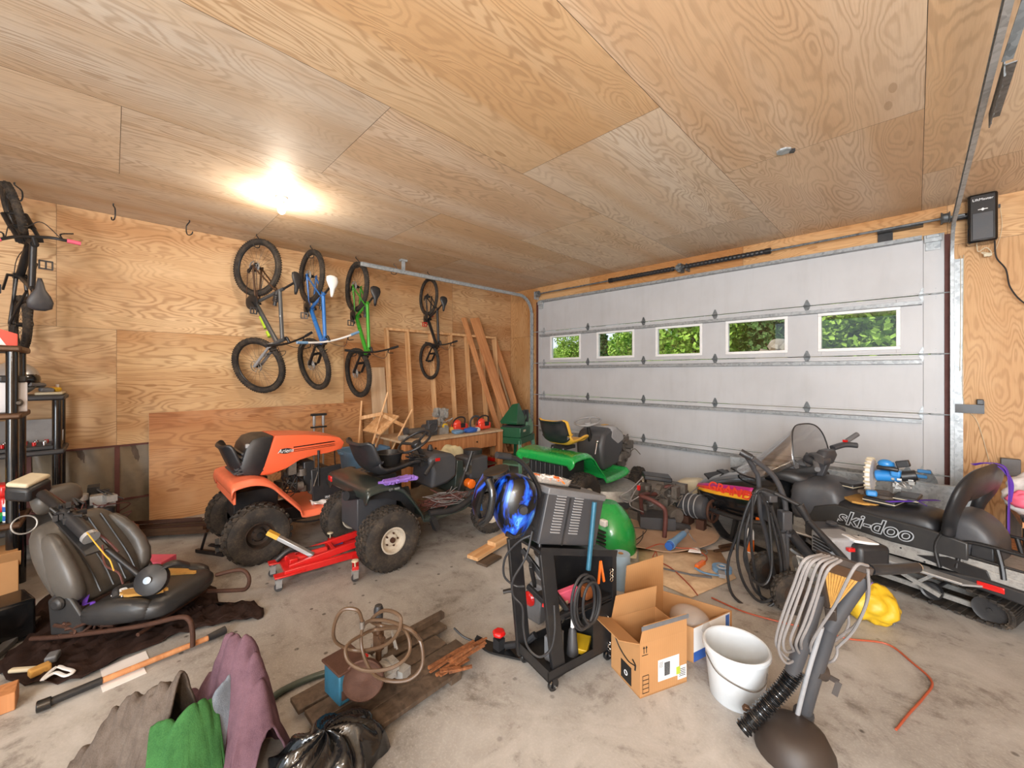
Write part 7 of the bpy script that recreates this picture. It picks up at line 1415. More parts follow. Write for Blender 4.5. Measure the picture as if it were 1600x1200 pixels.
for i in range(9): cyl(bm, (1.1 - 0.13 * i, 0.208, 0.35 if i % 2 else 0.30), (1.1 - 0.13 * i, 0.212, 0.35 if i % 2 else 0.30), 0.006, n=8)
obj('rivet', bm, M['black'], tun)
for s in (1, -1):
    bm = B(); prism(bm, [(1.25, 0.20), (1.25, 0.38), (0.9, 0.36), (0.1, 0.33), (0.0, 0.20)], (0, 0, 0.265), (1, 0, 0), (0, s, 0), (0, 0, 0.012)); tube(bm, [(1.25, s * 0.38, 0.27), (0.9, s * 0.36, 0.27), (0.1, s * 0.33, 0.27)], 0.009, 6, 2); obj('running_board', bm, M['steel'], t)
    bm = B(); prism(bm, [(0.36, 0.335), (0.10, 0.29), (0.0, 0.31), (0.02, 0.37), (0.20, 0.385)], (0, s * 0.216, 0), (1, 0, 0), (0, 0, 1), (0, 0.012, 0)); obj('rack_plate', bm, M['black_metal'], t, bevel=0.003)
    bm = B(); tube(bm, [(0.24, s * 0.215, 0.30), (0.26, s * 0.22, 0.44), (0.22, s * 0.22, 0.56), (0.18, s * 0.22, 0.66)], 0.018, 10, 4, flat=0.7); obj('backrest_post', bm, M['black_metal'], t)
    bm = B(); tube(bm, [(0.16, s * 0.215, 0.33), (0.14, s * 0.20, 0.46), (0.10, s * 0.195, 0.52), (-0.15, s * 0.195, 0.52), (-0.34, s * 0.195, 0.51), (-0.40, s * 0.12, 0.50), (-0.40, 0.0, 0.50)], 0.012, 10, 4); tube(bm, [(0.145, s * 0.205, 0.43), (-0.1, s * 0.2, 0.42), (-0.38, s * 0.19, 0.42)], 0.008, 8, 1); tube(bm, [(-0.02, s * 0.195, 0.52), (-0.04, s * 0.20, 0.42), (-0.05, s * 0.21, 0.34)], 0.014, 8, 2); tube(bm, [(-0.36, s * 0.195, 0.51), (-0.40, s * 0.20, 0.36)], 0.012, 8, 1); obj('cargo_rack', bm, M['black_metal'], t)
# backrest pad: an arch across the sled
bm = B(); rings = []
arch = smooth([V(0.28, 0.20, 0.54), V(0.26, 0.22, 0.66), V(0.22, 0.25, 0.78), V(0.19, 0.21, 0.88), V(0.18, 0.0, 0.90), V(0.19, -0.21, 0.89), V(0.22, -0.26, 0.80), V(0.26, -0.23, 0.70), V(0.28, -0.21, 0.60)], 6)
for i, p in enumerate(arch):
    d_ = (arch[min(i+1, len(arch)-1)] - arch[max(i-1, 0)]).normalized(); k = i / (len(arch) - 1); wd = 0.04 + 0.085 * math.sin(min(1, max(0, (k - 0.08) / 0.84)) * PI) ** 0.7
    nrm = V(1, 0, 0.25).normalized(); nrm = (nrm - d_ * nrm.dot(d_)).normalized(); inn = d_.cross(nrm).normalized()
    rings.append([p + nrm * (0.035 * math.sin(2*PI*j/14)) + inn * (wd * math.cos(2*PI*j/14)) for j in range(14)])
loft(bm, rings); bp_ = obj('backrest', bm, M['seat_black'], t, ang=180); bp_.location = (-0.08, -0.03, 0); bp_.scale = (1, 1.2, 1)
bm = B(); slab(bm, [((0.27, 0, 0.50), 0.17, 0.10, Yl, (0, 0, 1)), ((0.22, 0, 0.53), 0.185, 0.17, Yl, (0, 0, 1)), ((0.12, 0, 0.54), 0.185, 0.18, Yl, (0, 0, 1)), ((0.03, 0, 0.50), 0.18, 0.14, Yl, (0, 0, 1)), ((-0.02, 0, 0.46), 0.17, 0.08, Yl, (0, 0, 1))]); tk = obj('rear_trunk', bm, M['dark_grey'], t, sub=1, ang=180)
bm = B(); box(bm, (0.05, 0.172, 0.47), (0.11, 0.02, 0.12)); obj('trunk_pocket', bm, M['black'], tk, bevel=0.02)
bm = B(); prism(bm, [(0.30, 0.27), (0.05, 0.315), (-0.30, 0.30), (-0.42, 0.25), (-0.42, 0.21), (-0.2, 0.215), (0.1, 0.235)], (0, 0, 0), (1, 0, 0), (0, 0, 1), (0, 0.46, 0)); obj('rear_bumper', bm, M['black'], t, bevel=0.012)
bm = B(); box(bm, (0.0, 0.236, 0.275), (0.12, 0.012, 0.038), (0, 0.02, 0)); obj('tail_reflector', bm, M['redlamp'], t, bevel=0.004)
bm = B(); box(bm, (-0.36, 0, 0.13), (0.02, 0.42, 0.20), (0, -0.15, 0)); 
for i in range(6): box(bm, (-0.375, 0.0, 0.06 + 0.03 * i), (0.02, 0.40, 0.012), (0, -0.15, 0))
obj('snow_flap', bm, M['black'], t)
# track
tp_ = smooth([V(0.0, 0, 0.17), V(-0.08, 0, 0.10), V(-0.02, 0, 0.02), V(0.3, 0, 0.012), V(0.9, 0, 0.012), V(1.15, 0, 0.05), V(1.30, 0, 0.16), V(1.22, 0, 0.25), V(0.9, 0, 0.24), V(0.4, 0, 0.22)], 6, True)
bm = B(); loft(bm, [[p + V(0, s * 0.19, 0) + d_ for s, d_ in ((-1, V(0, 0, 0)), (1, V(0, 0, 0)), (1, V(0, 0, 0.0) + (V(0.6, 0, 0.12) - p).normalized() * 0.012), (-1, (V(0.6, 0, 0.12) - p).normalized() * 0.012))] for p in tp_], close=True)
for i in range(0, len(tp_)):
    p = tp_[i]; box(bm, p + (V(0.6, 0, 0.12) - p).normalized() * -0.008 * 0, (0.014, 0.38, 0.026) if 0.25 < p.x < 1.0 else (0.03, 0.38, 0.02))
for v in bm.verts: v.co.z = max(v.co.z, 0.002)
trk = obj('track', bm, M['rubber'], t)
bm = B()
for y in (0.10, -0.10): beam(bm, (-0.02, y, 0.07), (0.95, y, 0.06), 0.02, 0.035); beam(bm, (0.95, y, 0.06), (1.15, y, 0.14), 0.02, 0.035)
beam(bm, (0.75, 0.16, 0.25), (0.25, 0.17, 0.08), 0.02, 0.03); beam(bm, (0.25, 0.16, 0.25), (0.4, 0.16, 0.09), 0.015, 0.02); obj('skid_rail', bm, M['alloy'], t)
for x, z, r_ in ((0.02, 0.10, 0.085), (0.3, 0.09, 0.06), (0.7, 0.09, 0.06), (1.2, 0.16, 0.07)):
    bm = B()
    for y in (0.15, -0.15): lathe(bm, [(0.001, -0.01), (r_ * 0.3, -0.014), (r_ * 0.8, -0.008), (r_, -0.014), (r_, 0.014), (r_ * 0.8, 0.008), (r_ * 0.3, 0.014), (0.001, 0.01)], (x, y, z), (0, 1, 0), 22)
    cyl(bm, (x, -0.17, z), (x, 0.175, z), 0.012, n=10); obj('idler_wheel', bm, M['black'], t)
for s in (1, -1):
    bm = B(); rings = []
    for k in range(14):
        u = k / 13; x = 1.25 + 0.62 * u; z = 0.006 + 0.16 * max(0, (u - 0.72) / 0.28) ** 1.6; rings.append([V(x, s * 0.42 - 0.055, z), V(x, s * 0.42 + 0.055, z), V(x, s * 0.42 + 0.055, z + 0.014), V(x, s * 0.42 - 0.055, z + 0.014)])
    loft(bm, rings); beam(bm, (1.65, s * 0.42, 0.01), (1.62, s * 0.40, 0.22), 0.03, 0.05); obj('ski', bm, M['black_metal'], t)
def onsled(name, lab, cat, loc, rz=0.0):
    c, s_ = math.cos(SR), math.sin(SR); return thing(name, lab, cat, (SO[0] + loc[0] * c - loc[1] * s_, SO[1] + loc[0] * s_ + loc[1] * c, loc[2]), SR + rz)
# purple strap over the backrest
t = onsled('tie_down_strap', 'purple tie-down strap hung over the snowmobile backrest', 'strap', (0.09, -0.18, 0.975))
def ribbon(bm, pts, w, ax):
    P = smooth(pts, 6); a = V(ax); rings = []
    for i, p in enumerate(P):
        d_ = (P[min(i+1, len(P)-1)] - P[max(i-1, 0)]).normalized(); n_ = a.cross(d_).normalized() * 0.0015; rings.append([p - a * w / 2 - n_, p + a * w / 2 - n_, p + a * w / 2 + n_, p - a * w / 2 + n_])
    return loft(bm, rings)
bm = B(); ribbon(bm, [(0.10, 0.0, 0.02), (0.0, 0.0, 0.045), (-0.06, -0.01, 0.02), (-0.075, -0.02, -0.10), (-0.07, -0.03, -0.30), (-0.07, -0.03, -0.45)], 0.04, (0, 1, 0.05)); ribbon(bm, [(0.06, 0.12, 0.03), (0.02, 0.06, 0.045), (-0.04, 0.0, 0.02), (-0.08, -0.04, -0.08), (-0.07, -0.05, -0.22)], 0.035, (0.3, 0.9, 0.2)); obj('webbing', bm, M['purple'], t)
bm = B(); tube(bm, [(-0.07, -0.03, -0.45), (-0.07, -0.03, -0.50), (-0.06, -0.02, -0.53), (-0.05, -0.03, -0.50)], 0.004, 6); obj('hook', bm, M['rust'], t)
t = onsled('tie_down_strap', 'purple tie-down strap lying across the snowmobile seat in front of the backrest', 'strap', (0.40, 0.0, 0.66))
bm = B(); ribbon(bm, [(0.15, 0.15, 0.0), (0.06, 0.08, 0.02), (0.0, -0.05, 0.025), (-0.04, -0.16, 0.02)], 0.03, (1, 0, 0)); ribbon(bm, [(0.12, 0.02, 0.015), (0.02, 0.04, 0.03), (-0.06, 0.1, 0.02)], 0.03, (0, 0.3, 0.0)); obj('webbing', bm, M['purple'], t)
# flat cases and the blue saw on the seat
for i, (u, v, lx, ly, lz, z, lab) in enumerate([(0.86, -0.04, 0.13, 0.20, 0.05, 0.665, 'black flat case lying crosswise at the front of the snowmobile seat'), (0.62, 0.0, 0.20, 0.26, 0.045, 0.612, 'black flat case lying under the blue saw on the snowmobile seat'), (0.50, -0.06, 0.14, 0.24, 0.04, 0.660, 'dark flat case stacked beside the blue saw on the snowmobile seat')]):
    t = onsled('flat_case', lab, 'case', (u, v, z), 0.15 * i - 0.1); bm = B(); box(bm, (0, 0, lz / 2), (lx, ly, lz)); obj('case_shell', bm, M['black'], t, bevel=0.01); bm = B(); box(bm, (0, 0, lz / 2), (lx + 0.003, ly + 0.003, 0.006)); obj('seam', bm, M['beige'], t)
t = onsled('mitre_saw', 'blue mitre saw with a clear blade guard standing on the snowmobile seat', 'saw', (0.64, -0.02, 0.658), 0.2)
bm = B(); lathe(bm, [(0.001, 0), (0.12, 0), (0.12, 0.02), (0.001, 0.022)], n=28); box(bm, (0.0, 0.02, 0.012), (0.30, 0.06, 0.024)); obj('base', bm, M['oldwood'], t)
bm = B(); cyl(bm, (0.10, -0.02, 0.155), (0.065, -0.02, 0.155), 0.135, n=40); obj('blade_guard', bm, M['bagwhite'], t, bevel=0.01)
bm = B()
for i in range(22): a = 2 * PI * i / 22; box(bm, (0.083, -0.02 + 0.137 * math.cos(a), 0.155 + 0.137 * math.sin(a)), (0.04, 0.012, 0.012), (a, 0, 0))
obj('guard_rib', bm, M['beige'], t)
bm = B(); cyl(bm, (0.05, -0.02, 0.155), (-0.10, -0.02, 0.175), 0.045, n=18); box(bm, (-0.02, -0.04, 0.24), (0.10, 0.14, 0.04), (0.5, 0, 0)); ball(bm, (-0.02, 0.03, 0.27), (0.05, 0.04, 0.035), 14, 8); box(bm, (-0.08, 0.0, 0.20), (0.06, 0.10, 0.05)); obj('motor_head', bm, M['skyblue'], t, bevel=0.01)
bm = B(); tube(bm, [(0.03, 0.05, 0.235), (-0.04, 0.06, 0.24), (-0.10, 0.05, 0.235)], 0.018, 10); cyl(bm, (-0.10, -0.02, 0.175), (-0.19, -0.04, 0.20), 0.04, n=16); box(bm, (-0.12, 0.02, 0.285), (0.08, 0.05, 0.05), (0, 0.3, 0)); obj('handle', bm, M['black'], t, bevel=0.006)
bm = B(); beam(bm, (-0.06, -0.08, 0.02), (-0.08, -0.05, 0.17), 0.05, 0.04); engine_bits(bm, (-0.12, -0.02, 0.12), (0.12, 0.12, 0.08), 6, 12); obj('arm', bm, M['alloy'], t)
bm = B(); box(bm, (0.05, 0.13, 0.035), (0.07, 0.06, 0.045), (0, 0, 0.3)); obj('fence_clamp', bm, M['skyblue'], t, bevel=0.012)
# steel channel behind the snowmobile, in front of the door
bm = B(); t = thing('steel_sill', 'long grey steel channel lying behind the snowmobile against the garage door', 'steel channel', (-0.6, 5.35, 0))
prism(bm, [(-0.005, 0), (0.005, 0), (0.005, 0.30), (0.05, 0.30), (0.05, 0.31), (-0.005, 0.31)], (0, 0, 0.33), (0, 1, 0), (0, 0, 1), (2.0, 0, 0)); 
obj('channel', bm, M['galv'], t)
for x in (-0.85, 0.85): bm = B(); box2(bm, (x - 0.05, -0.05, 0), (x + 0.05, 0.05, 0.33)); box2(bm, (x - 0.05, 0.05, 0.28), (x + 0.05, 0.12, 0.33)); obj('support_block', bm, M['lumber2'], t)
t = thing('quick_clamp', 'small blue quick clamp gripping the grey steel channel behind the snowmobile', 'clamp', (0.02, 5.33, 0.65))
bm = B(); box(bm, (0, 0, 0.05), (0.10, 0.02, 0.03)); box(bm, (0.03, 0, 0.10), (0.09, 0.03, 0.03)); obj('clamp_body', bm, M['skyblue'], t, bevel=0.006); bm = B(); cyl(bm, (-0.03, 0, -0.03), (-0.03, 0, 0.08), 0.006, n=8); obj('clamp_bar', bm, M['black'], t)
for x, lab in ((-0.06, 'galvanised triangular bracket plate leaning left on the steel channel near the door track'), (0.08, 'galvanised triangular bracket plate leaning right on the steel channel near the door track')):
    bm = B(); prism(bm, [(-0.06, 0), (0.06, 0), (0.055, 0.03), (0.012, 0.12), (-0.012, 0.12), (-0.055, 0.03)], (0, 0, 0), (1, 0, 0), (0, 0, 1), (0, 0.003, 0)); tag(place(obj('bracket_plate', bm, M['galv_dark']), (x, 5.37, 0.645)), lab, 'bracket')
# bench at right edge with bags
t = thing('wooden_stand', 'low wooden stand at the right edge behind the snowmobile rack', 'stand', (1.05, 5.2, 0))
bm = B(); box2(bm, (-0.5, -0.45, 0.52), (0.6, 0.45, 0.56)); box2(bm, (-0.5, -0.45, 0.2), (0.6, 0.45, 0.23)); obj('top', bm, M['lumber2'], t)
for x in (-0.45, 0.55):
    for y in (-0.4, 0.4): bm = B(); box2(bm, (x - 0.04, y - 0.04, 0), (x + 0.04, y + 0.04, 0.52)); obj('leg', bm, M['oldwood'], t)
def blob(name, lab, cat, c, r, m, seed, sq=0.75, **k):
    bm_ = B(); ball(bm_, (0, 0, 0), r, 44, 30); q_ = random.Random(seed); a = [q_.uniform(0, 6) for _ in range(6)]
    for v in bm_.verts:
        p = v.co; f_ = 1 + 0.42 * (abs(mnoise.noise(V(p.x / r[0] * 1.3 + seed, p.y / r[1] * 1.3, p.z / r[2] * 1.3))) - 0.15) + 0.14 * (abs(mnoise.noise(V(p.x / r[0] * 3.5, p.y / r[1] * 3.5 + seed, p.z / r[2] * 3.5))) - 0.15); p *= f_
    mz = min(v.co.z for v in bm_.verts)
    for v in bm_.verts: v.co.z = max(v.co.z, mz * sq) 
    o = obj(name, bm_, m, ang=180, **k); o.location = (c[0], c[1], c[2] - mz * sq); return tag(o, lab, cat)
blob('plastic_bag', 'white plastic bag with pink contents at the right edge on the wooden stand', 'bag', (0.70, 5.02, 0.562), (0.20, 0.16, 0.19), M['bagwhite'], 5)
blob('pink_bundle', 'pink bundle showing through the white bag at the right edge', 'bundle', (0.60, 4.88, 0.640), (0.11, 0.05, 0.07), M['pink'], 6)
t = thing('black_tray', 'black tray of wires and small parts on the wooden stand below the white bag', 'tray', (0.70, 4.80, 0.562)); bm = B(); box(bm, (0, 0, 0.018), (0.3, 0.1, 0.036)); obj('tray_base', bm, M['black'], t, bevel=0.006)
t = thing('wall_box', 'grey electrical box on the plywood behind the snowmobile backrest', 'electrical box', (0.62, 5.965, 0.78)); bm = B(); box(bm, (0, 0, 0), (0.12, 0.06, 0.16)); obj('box_body', bm, M['mid_grey'], t, bevel=0.006)
# yellow bag, can
t = blob('shopping_bag', 'yellow plastic shopping bag slumped on the floor in front of the snowmobile track', 'bag', (-0.22, 3.64, 0.0), (0.14, 0.12, 0.12), M['brightyellow'], 9)
bm = B(); ball(bm, (0, 0, 0), (0.07, 0.05, 0.05), 16, 10); tag(place(obj('purple_bundle', bm, M['lilac'], ang=180), (-0.27, 3.66, 0.215)), 'purple cloth bundle in the mouth of the yellow bag', 'bundle')
bm = B(); cyl(bm, (-0.258, 3.812, 0.12), (-0.101, 3.644, 0.008), 0.006, n=8); tag(obj('metal_rod', bm, M['steel']), 'thin metal rod leaning over the yellow bag', 'rod')
t = thing('spray_can', 'orange and white spray can standing on the floor under the snowmobile nose', 'spray can', (-1.09, 4.20, 0))
bm = B(); lathe(bm, [(0.001, 0), (0.033, 0), (0.034, 0.005), (0.034, 0.19), (0.026, 0.21), (0.012, 0.22), (0.001, 0.22)], n=24); obj('can_body', bm, M['white'], t); bm = B(); lathe(bm, [(0.0345, 0.01), (0.0348, 0.011), (0.0348, 0.12), (0.0345, 0.121)], n=24, cap=False); obj('orange_label', bm, M['amber'], t); bm = B(); lathe(bm, [(0.001, 0.22), (0.010, 0.22), (0.010, 0.24), (0.001, 0.245)], n=12); tube(bm, [(0, 0, 0.235), (-0.03, 0.01, 0.27)], 0.0015, 5, 1); obj('nozzle', bm, M['grey'], t)
# orange extension cord
bm = B(); tube(bm, [(-1.062, 3.125, 0.008), (-0.851, 3.1, 0.008), (-0.635, 3.145, 0.008), (-0.44, 3.218, 0.008), (-0.3, 3.245, 0.008), (-0.129, 3.349, 0.008), (-0.018, 3.238, 0.008), (0.058, 3.112, 0.008), (0.025, 2.929, 0.008), (-0.026, 2.74, 0.008), (-0.067, 2.575, 0.008)], 0.0055, 8, 8); tag(obj('orange_cable', bm, M['cord_orange']), 'orange extension cord snaking over the floor right of the bucket', 'cord')
# ---------------------------------------------------------------- things along the door and the far left corner
# red tube framed engine
t = thing('tube_frame_engine', 'rusty small engine on a red oxide tube frame standing on flattened cardboard', 'engine')
bm = B(); tube(bm, [(-1.778, 3.914, 0.002), (-1.769, 3.923, 0.239), (-1.791, 3.901, 0.322), (-1.919, 3.886, 0.374), (-2.032, 3.914, 0.376), (-2.06, 4.098, 0.351), (-2.033, 4.268, 0.321), (-2.01, 4.361, 0.356), (-1.955, 4.417, 0.392), (-1.899, 4.473, 0.363)], 0.022, 12, 4); tube(bm, [(-2.032, 3.914, 0.376), (-2.07, 4.017, 0.174), (-2.084, 4.145, -0.071)], 0.02, 10, 3); obj('tube_frame', bm, M['rustred'], t)
ce = V((-2.03, 4.341, 0.213)); bm = B(); engine_bits(bm, ce + V(0, 0, -0.05), (0.45, 0.40, 0.42), 61, 70); cyl(bm, ce + V(0.16, -0.08, -0.06), ce + V(0.26, -0.14, -0.06), 0.08, n=20); obj('engine_block', bm, M['engine'], t)
bm = B(); box(bm, V((-2.096, 4.417, 0.473)), (0.30, 0.22, 0.05), (0, 0.08, 0.6)); obj('top_cover', bm, M['black'], t, bevel=0.012)
bm = B(); cyl(bm, (-1.848, 4.099, 0.088), (-1.703, 4.316, 0.015), 0.045, n=14); box(bm, (-1.964, 4.124, 0.092), (0.35, 0.25, 0.12), (0, 0, 0.6)); obj('exhaust_silencer', bm, M['dark_grey'], t)
bm = B(); tube(bm, [(-2.061, 4.027, 0.551), (-2.107, 3.838, 0.443), (-2.178, 3.767, 0.376), (-2.131, 3.814, 0.309), (-2.036, 3.909, 0.376)], 0.006, 6); tube(bm, [(-2.085, 4.002, 0.482), (-2.093, 3.852, 0.376), (-2.057, 3.747, 0.309), (-2.013, 3.933, 0.209)], 0.006, 6); obj('fuel_line', bm, M['cord_grey'], t)
bm = B(); box(bm, (-2.07, 3.946, 0.449), (0.03, 0.02, 0.05)); obj('red_tag', bm, M['redlamp'], t)
rebase(t, (ce.x, ce.y, 0))
t = thing('electric_motor', 'dark electric motor with a rusty spoked pulley beside the snowmobile nose', 'motor')
m0, m1 = V((-1.771, 4.488, 0.217)), V((-1.535, 4.443, 0.235)); ax = (m1 - m0).normalized()
bm = B(); lathe(bm, [(0.001, -0.02), (0.09, -0.01), (0.115, 0.02), (0.118, 0.03)] + [(0.118 + 0.006 * (i % 2), 0.03 + 0.03 * i) for i in range(9)] + [(0.11, 0.30), (0.05, 0.34), (0.001, 0.35)], m0 - ax * 0.08, ax, 26); obj('motor_body', bm, M['dark_grey'], t)
bm = B()
for i in range(3): torus(bm, m0 + ax * (0.02 + 0.06 * i), ax, 0.124, 0.006, 28, 6)
obj('band', bm, M['steel'], t)
pc = V((-1.478, 4.386, 0.236)); bm = B(); torus(bm, pc, ax, 0.105, 0.014, 32, 8); cyl(bm, pc - ax * 0.03, pc + ax * 0.02, 0.022, n=12); u_, w_ = frame_for(ax)
for i in range(5): a = 2 * PI * i / 5; beam(bm, pc, pc + (u_ * math.cos(a) + w_ * math.sin(a)) * 0.10, 0.024, 0.010, ax)
cyl(bm, m0, pc, 0.012, n=8); obj('pulley', bm, M['rust'], t)
bm = B(); box2(bm, (m0.x - 0.05, m0.y - 0.12, 0.0), (m0.x + 0.05, m0.y + 0.05, 0.12)); box2(bm, (pc.x - 0.16, pc.y - 0.03, 0.0), (pc.x - 0.08, pc.y + 0.05, 0.12)); obj('mounting_foot', bm, M['rust'], t)
rebase(t, (m0.x, m0.y, 0))
bm = B(); cyl(bm, (-1.919, 4.625, 0.1), (-1.536, 4.522, 0.012), 0.012, n=8); tag(obj('pipe', bm, M['bronze']), 'brown pipe lying on the cardboard below the electric motor', 'pipe')
t = thing('fan_shroud', 'beige plastic engine shroud lying tilted behind the electric motor', 'shroud', (-1.99, 5.143, 0)); bm = B()
loft(bm, [[V(-0.2, -0.1, 0.0), V(0.2, -0.12, 0.0), V(0.22, 0.14, 0.0), V(-0.16, 0.14, 0.0)], [V(-0.26, -0.1, 0.16), V(0.2, -0.1, 0.2), V(0.2, 0.1, 0.2), V(-0.2, 0.12, 0.2)], [V(-0.15, -0.08, 0.30), V(0.10, -0.06, 0.36), V(0.12, 0.08, 0.36), V(-0.12, 0.1, 0.32)]]); obj('shroud', bm, M['beige'], t, bevel=0.03)
bm = B(); cyl(bm, (-0.1, -0.12, 0.16), (-0.06, -0.10, 0.16), 0.06, n=18); box(bm, (0.16, -0.12, 0.12), (0.1, 0.03, 0.08)); obj('opening', bm, M['black'], t)
t = thing('bottle', 'grey metal bottle standing between the rusty engine and the electric motor', 'bottle', (-1.906, 4.541, 0)); bm = B(); lathe(bm, [(0.001, 0), (0.04, 0), (0.04, 0.13), (0.02, 0.17), (0.016, 0.21), (0.001, 0.21)], n=20); obj('body', bm, M['alloy'], t)
# flattened cardboard and boards on the floor
def floor_sheet(name, lab, cat, pts, m, th=0.006, z=0.0, wave=0.0, group=None):
    P = [V(p[0], p[1], 0) for p in pts]; c_ = sum(P, V(0, 0, 0)) / len(P); bm_ = B(); Q = smooth(P, 4, True) if wave else P; n = 10 if wave else 1; grid = []
    def f(u, v):
        a = Q[int(round(u * len(Q))) % len(Q)]; p = c_ + (a - c_) * v; return (p.x, p.y, z + th + wave * (0.5 + 0.5 * math.sin(p.x * 9 + 1.3 * math.sin(p.y * 7))) * (v ** 3))
    sheet(bm_, f, len(Q), n * 2); return tag(obj(name, bm_, M[m], solid=th, clean=True), lab, cat, group)
floor_sheet('flattened_carton', 'large stained sheet of flattened cardboard under the tube frame engine', 'cardboard', [(-2.009, 3.416, 0)[:2], (-1.812, 3.478, 0)[:2], (-1.579, 3.637, 0)[:2], (-1.402, 3.928, 0)[:2], (-1.398, 4.348, 0)[:2], (-1.599, 4.766, 0)[:2], (-2.006, 4.797, 0)[:2], (-2.384, 4.577, 0)[:2], (-2.459, 4.041, 0)[:2], (-2.238, 3.617, 0)[:2]], 'carton2', 0.004, 0.012, 0.022)
floor_sheet('plywood_board', 'pale plywood board on the floor partly under the flattened cardboard', 'board', [(-1.871, 3.554, 0)[:2], (-1.595, 3.061, 0)[:2], (-1.17, 3.024, 0)[:2], (-1.025, 3.562, 0)[:2], (-1.287, 4.005, 0)[:2]], 'paleply', 0.008)
floor_sheet('grey_tile', 'small grey board on the floor left of the pale plywood board', 'board', [(-2.018, 3.467, 0)[:2], (-1.9, 3.241, 0)[:2], (-1.761, 3.31, 0)[:2], (-1.864, 3.541, 0)[:2]], 'beige', 0.006)
floor_sheet('paper_sheet', 'white sheet of paper on the edge of the stained cardboard', 'paper', [(-1.479, 3.793, 0.03)[:2], (-1.46, 3.699, 0.03)[:2], (-1.364, 3.759, 0.03)[:2], (-1.431, 3.88, 0.03)[:2]], 'paper', 0.001, 0.038)
t = thing('angle_grinder', 'pale blue power grinder lying on the flattened cardboard', 'grinder'); a = V((-1.606, 3.67, 0.07)); b = V((-1.615, 3.983, 0.08)); bm = B(); cyl(bm, a, b, 0.034, 0.03, n=16); cyl(bm, a - (b - a) * 0.02, a + (b - a) * 0.12, 0.042, n=16); obj('motor_body', bm, M['lblue'], t)
bm = B(); cyl(bm, a - (b - a) * 0.16, a - (b - a) * 0.0, 0.036, n=16); obj('gear_head', bm, M['blue'], t); bm = B(); cyl(bm, b, b + (b - a) * 0.3, 0.022, n=12); tube(bm, [b + (b - a) * 0.3, (-1.531, 4.036, 0.02), (-1.355, 3.874, 0.02), (-1.367, 3.751, 0.02)], 0.005, 6); obj('cord', bm, M['cord_grey'], t); rebase(t, (a.x, a.y, 0))
bm = B(); tube(bm, [(-1.649, 3.4, 0.03), (-1.666, 3.497, 0.04), (-1.586, 3.391, 0.02), (-1.431, 3.32, 0.02), (-1.236, 3.17, 0.015), (-1.145, 3.079, 0.012)], 0.005, 6); tube(bm, [(-1.748, 3.476, 0.05), (-1.7, 3.662, 0.05), (-1.551, 3.71, 0.045), (-1.441, 3.799, 0.04), (-1.321, 3.762, 0.02), (-1.292, 3.619, 0.02), (-1.294, 3.552, 0.02)], 0.005, 6); tag(obj('orange_lead', bm, M['cord_orange']), 'thin orange lead trailing over the cardboard to an orange plug', 'cord')
bm = B(); beam(bm, (-1.308, 3.491, 0.025), (-1.297, 3.633, 0.025), 0.035, 0.035); tag(obj('plug', bm, M['amber'], bevel=0.006), 'orange socket end of the lead on the pale plywood board', 'plug')
bm = B(); tube(bm, [(-2.103, 3.576, 0.05), (-2.096, 3.818, 0.05), (-1.955, 3.888, 0.05), (-1.926, 3.57, 0.04), (-2.037, 3.523, 0.04)], 0.004, 6); tube(bm, [(-2.021, 3.379, 0.05), (-1.865, 3.456, 0.05), (-1.88, 3.647, 0.05), (-1.962, 3.833, 0.05)], 0.004, 6); tag(obj('thin_cable', bm, M['black']), 'thin black cable looped on the cardboard left of the engine', 'cable')
bm = B(); beam(bm, (-1.569, 3.259, 0.02), (-1.292, 3.339, 0.02), 0.014, 0.010); beam(bm, (-1.292, 3.339, 0.02), (-1.16, 3.414, 0.02), 0.02, 0.012); tag(obj('pry_bar', bm, M['mid_grey']), 'grey pry bar lying on the pale plywood board', 'pry bar')
t = thing('ratchet_strap', 'grey and blue ratchet strap coiled on the plywood board beside the hoses', 'strap', (-1.143, 3.602, 0.012)); bm = B(); lathe(bm, [(0.02, 0), (0.075, 0), (0.075, 0.035), (0.02, 0.035), (0.02, 0)], n=26); tube(bm, [(0.0, -0.08, 0.02), (0.02, -0.14, 0.02), (-0.08, -0.18, 0.02), (-0.16, -0.15, 0.02)], 0.014, 8, 5, flat=0.4); obj('webbing_roll', bm, M['lblue'], t); bm = B(); torus(bm, (0, 0, 0.036), (0, 0, 1), 0.035, 0.008, 22, 6); box(bm, (0.03, -0.10, 0.02), (0.05, 0.08, 0.03), (0, 0, 0.4)); obj('ratchet', bm, M['grey'], t)
for i, (a, b, lab) in enumerate((((-1.313, 3.932, 0.015), (-1.215, 4.146, 0.015), 'front brown stick lying on the floor beside the spray can'), ((-1.315, 4.074, 0.012), (-1.244, 4.227, 0.012), 'rear brown stick lying on the floor beside the spray can'))):
    bm = B(); beam(bm, a, b, 0.03, 0.025); tag(obj('stick', bm, M['bronze'], bevel=0.004), lab, 'stick')
# lumber left of the helmet
for i, (a, b, w, h, m_, lab) in enumerate([((-2.734, 2.228, 0.045), (-2.835, 2.772, 0.05), 0.12, 0.03, 'lumber', 'long pine board on the floor left of the blue welding helmet'), ((-2.761, 2.477, 0.085), (-2.818, 2.845, 0.085), 0.10, 0.04, 'lumber', 'short pine block lying on the boards left of the helmet'), ((-2.642, 2.252, 0.012), (-2.674, 2.461, 0.012), 0.12, 0.02, 'oldwood', 'thin dark board under the pine board left of the helmet')]):
    plank(a, b, w, h, m_, 'board', lab)
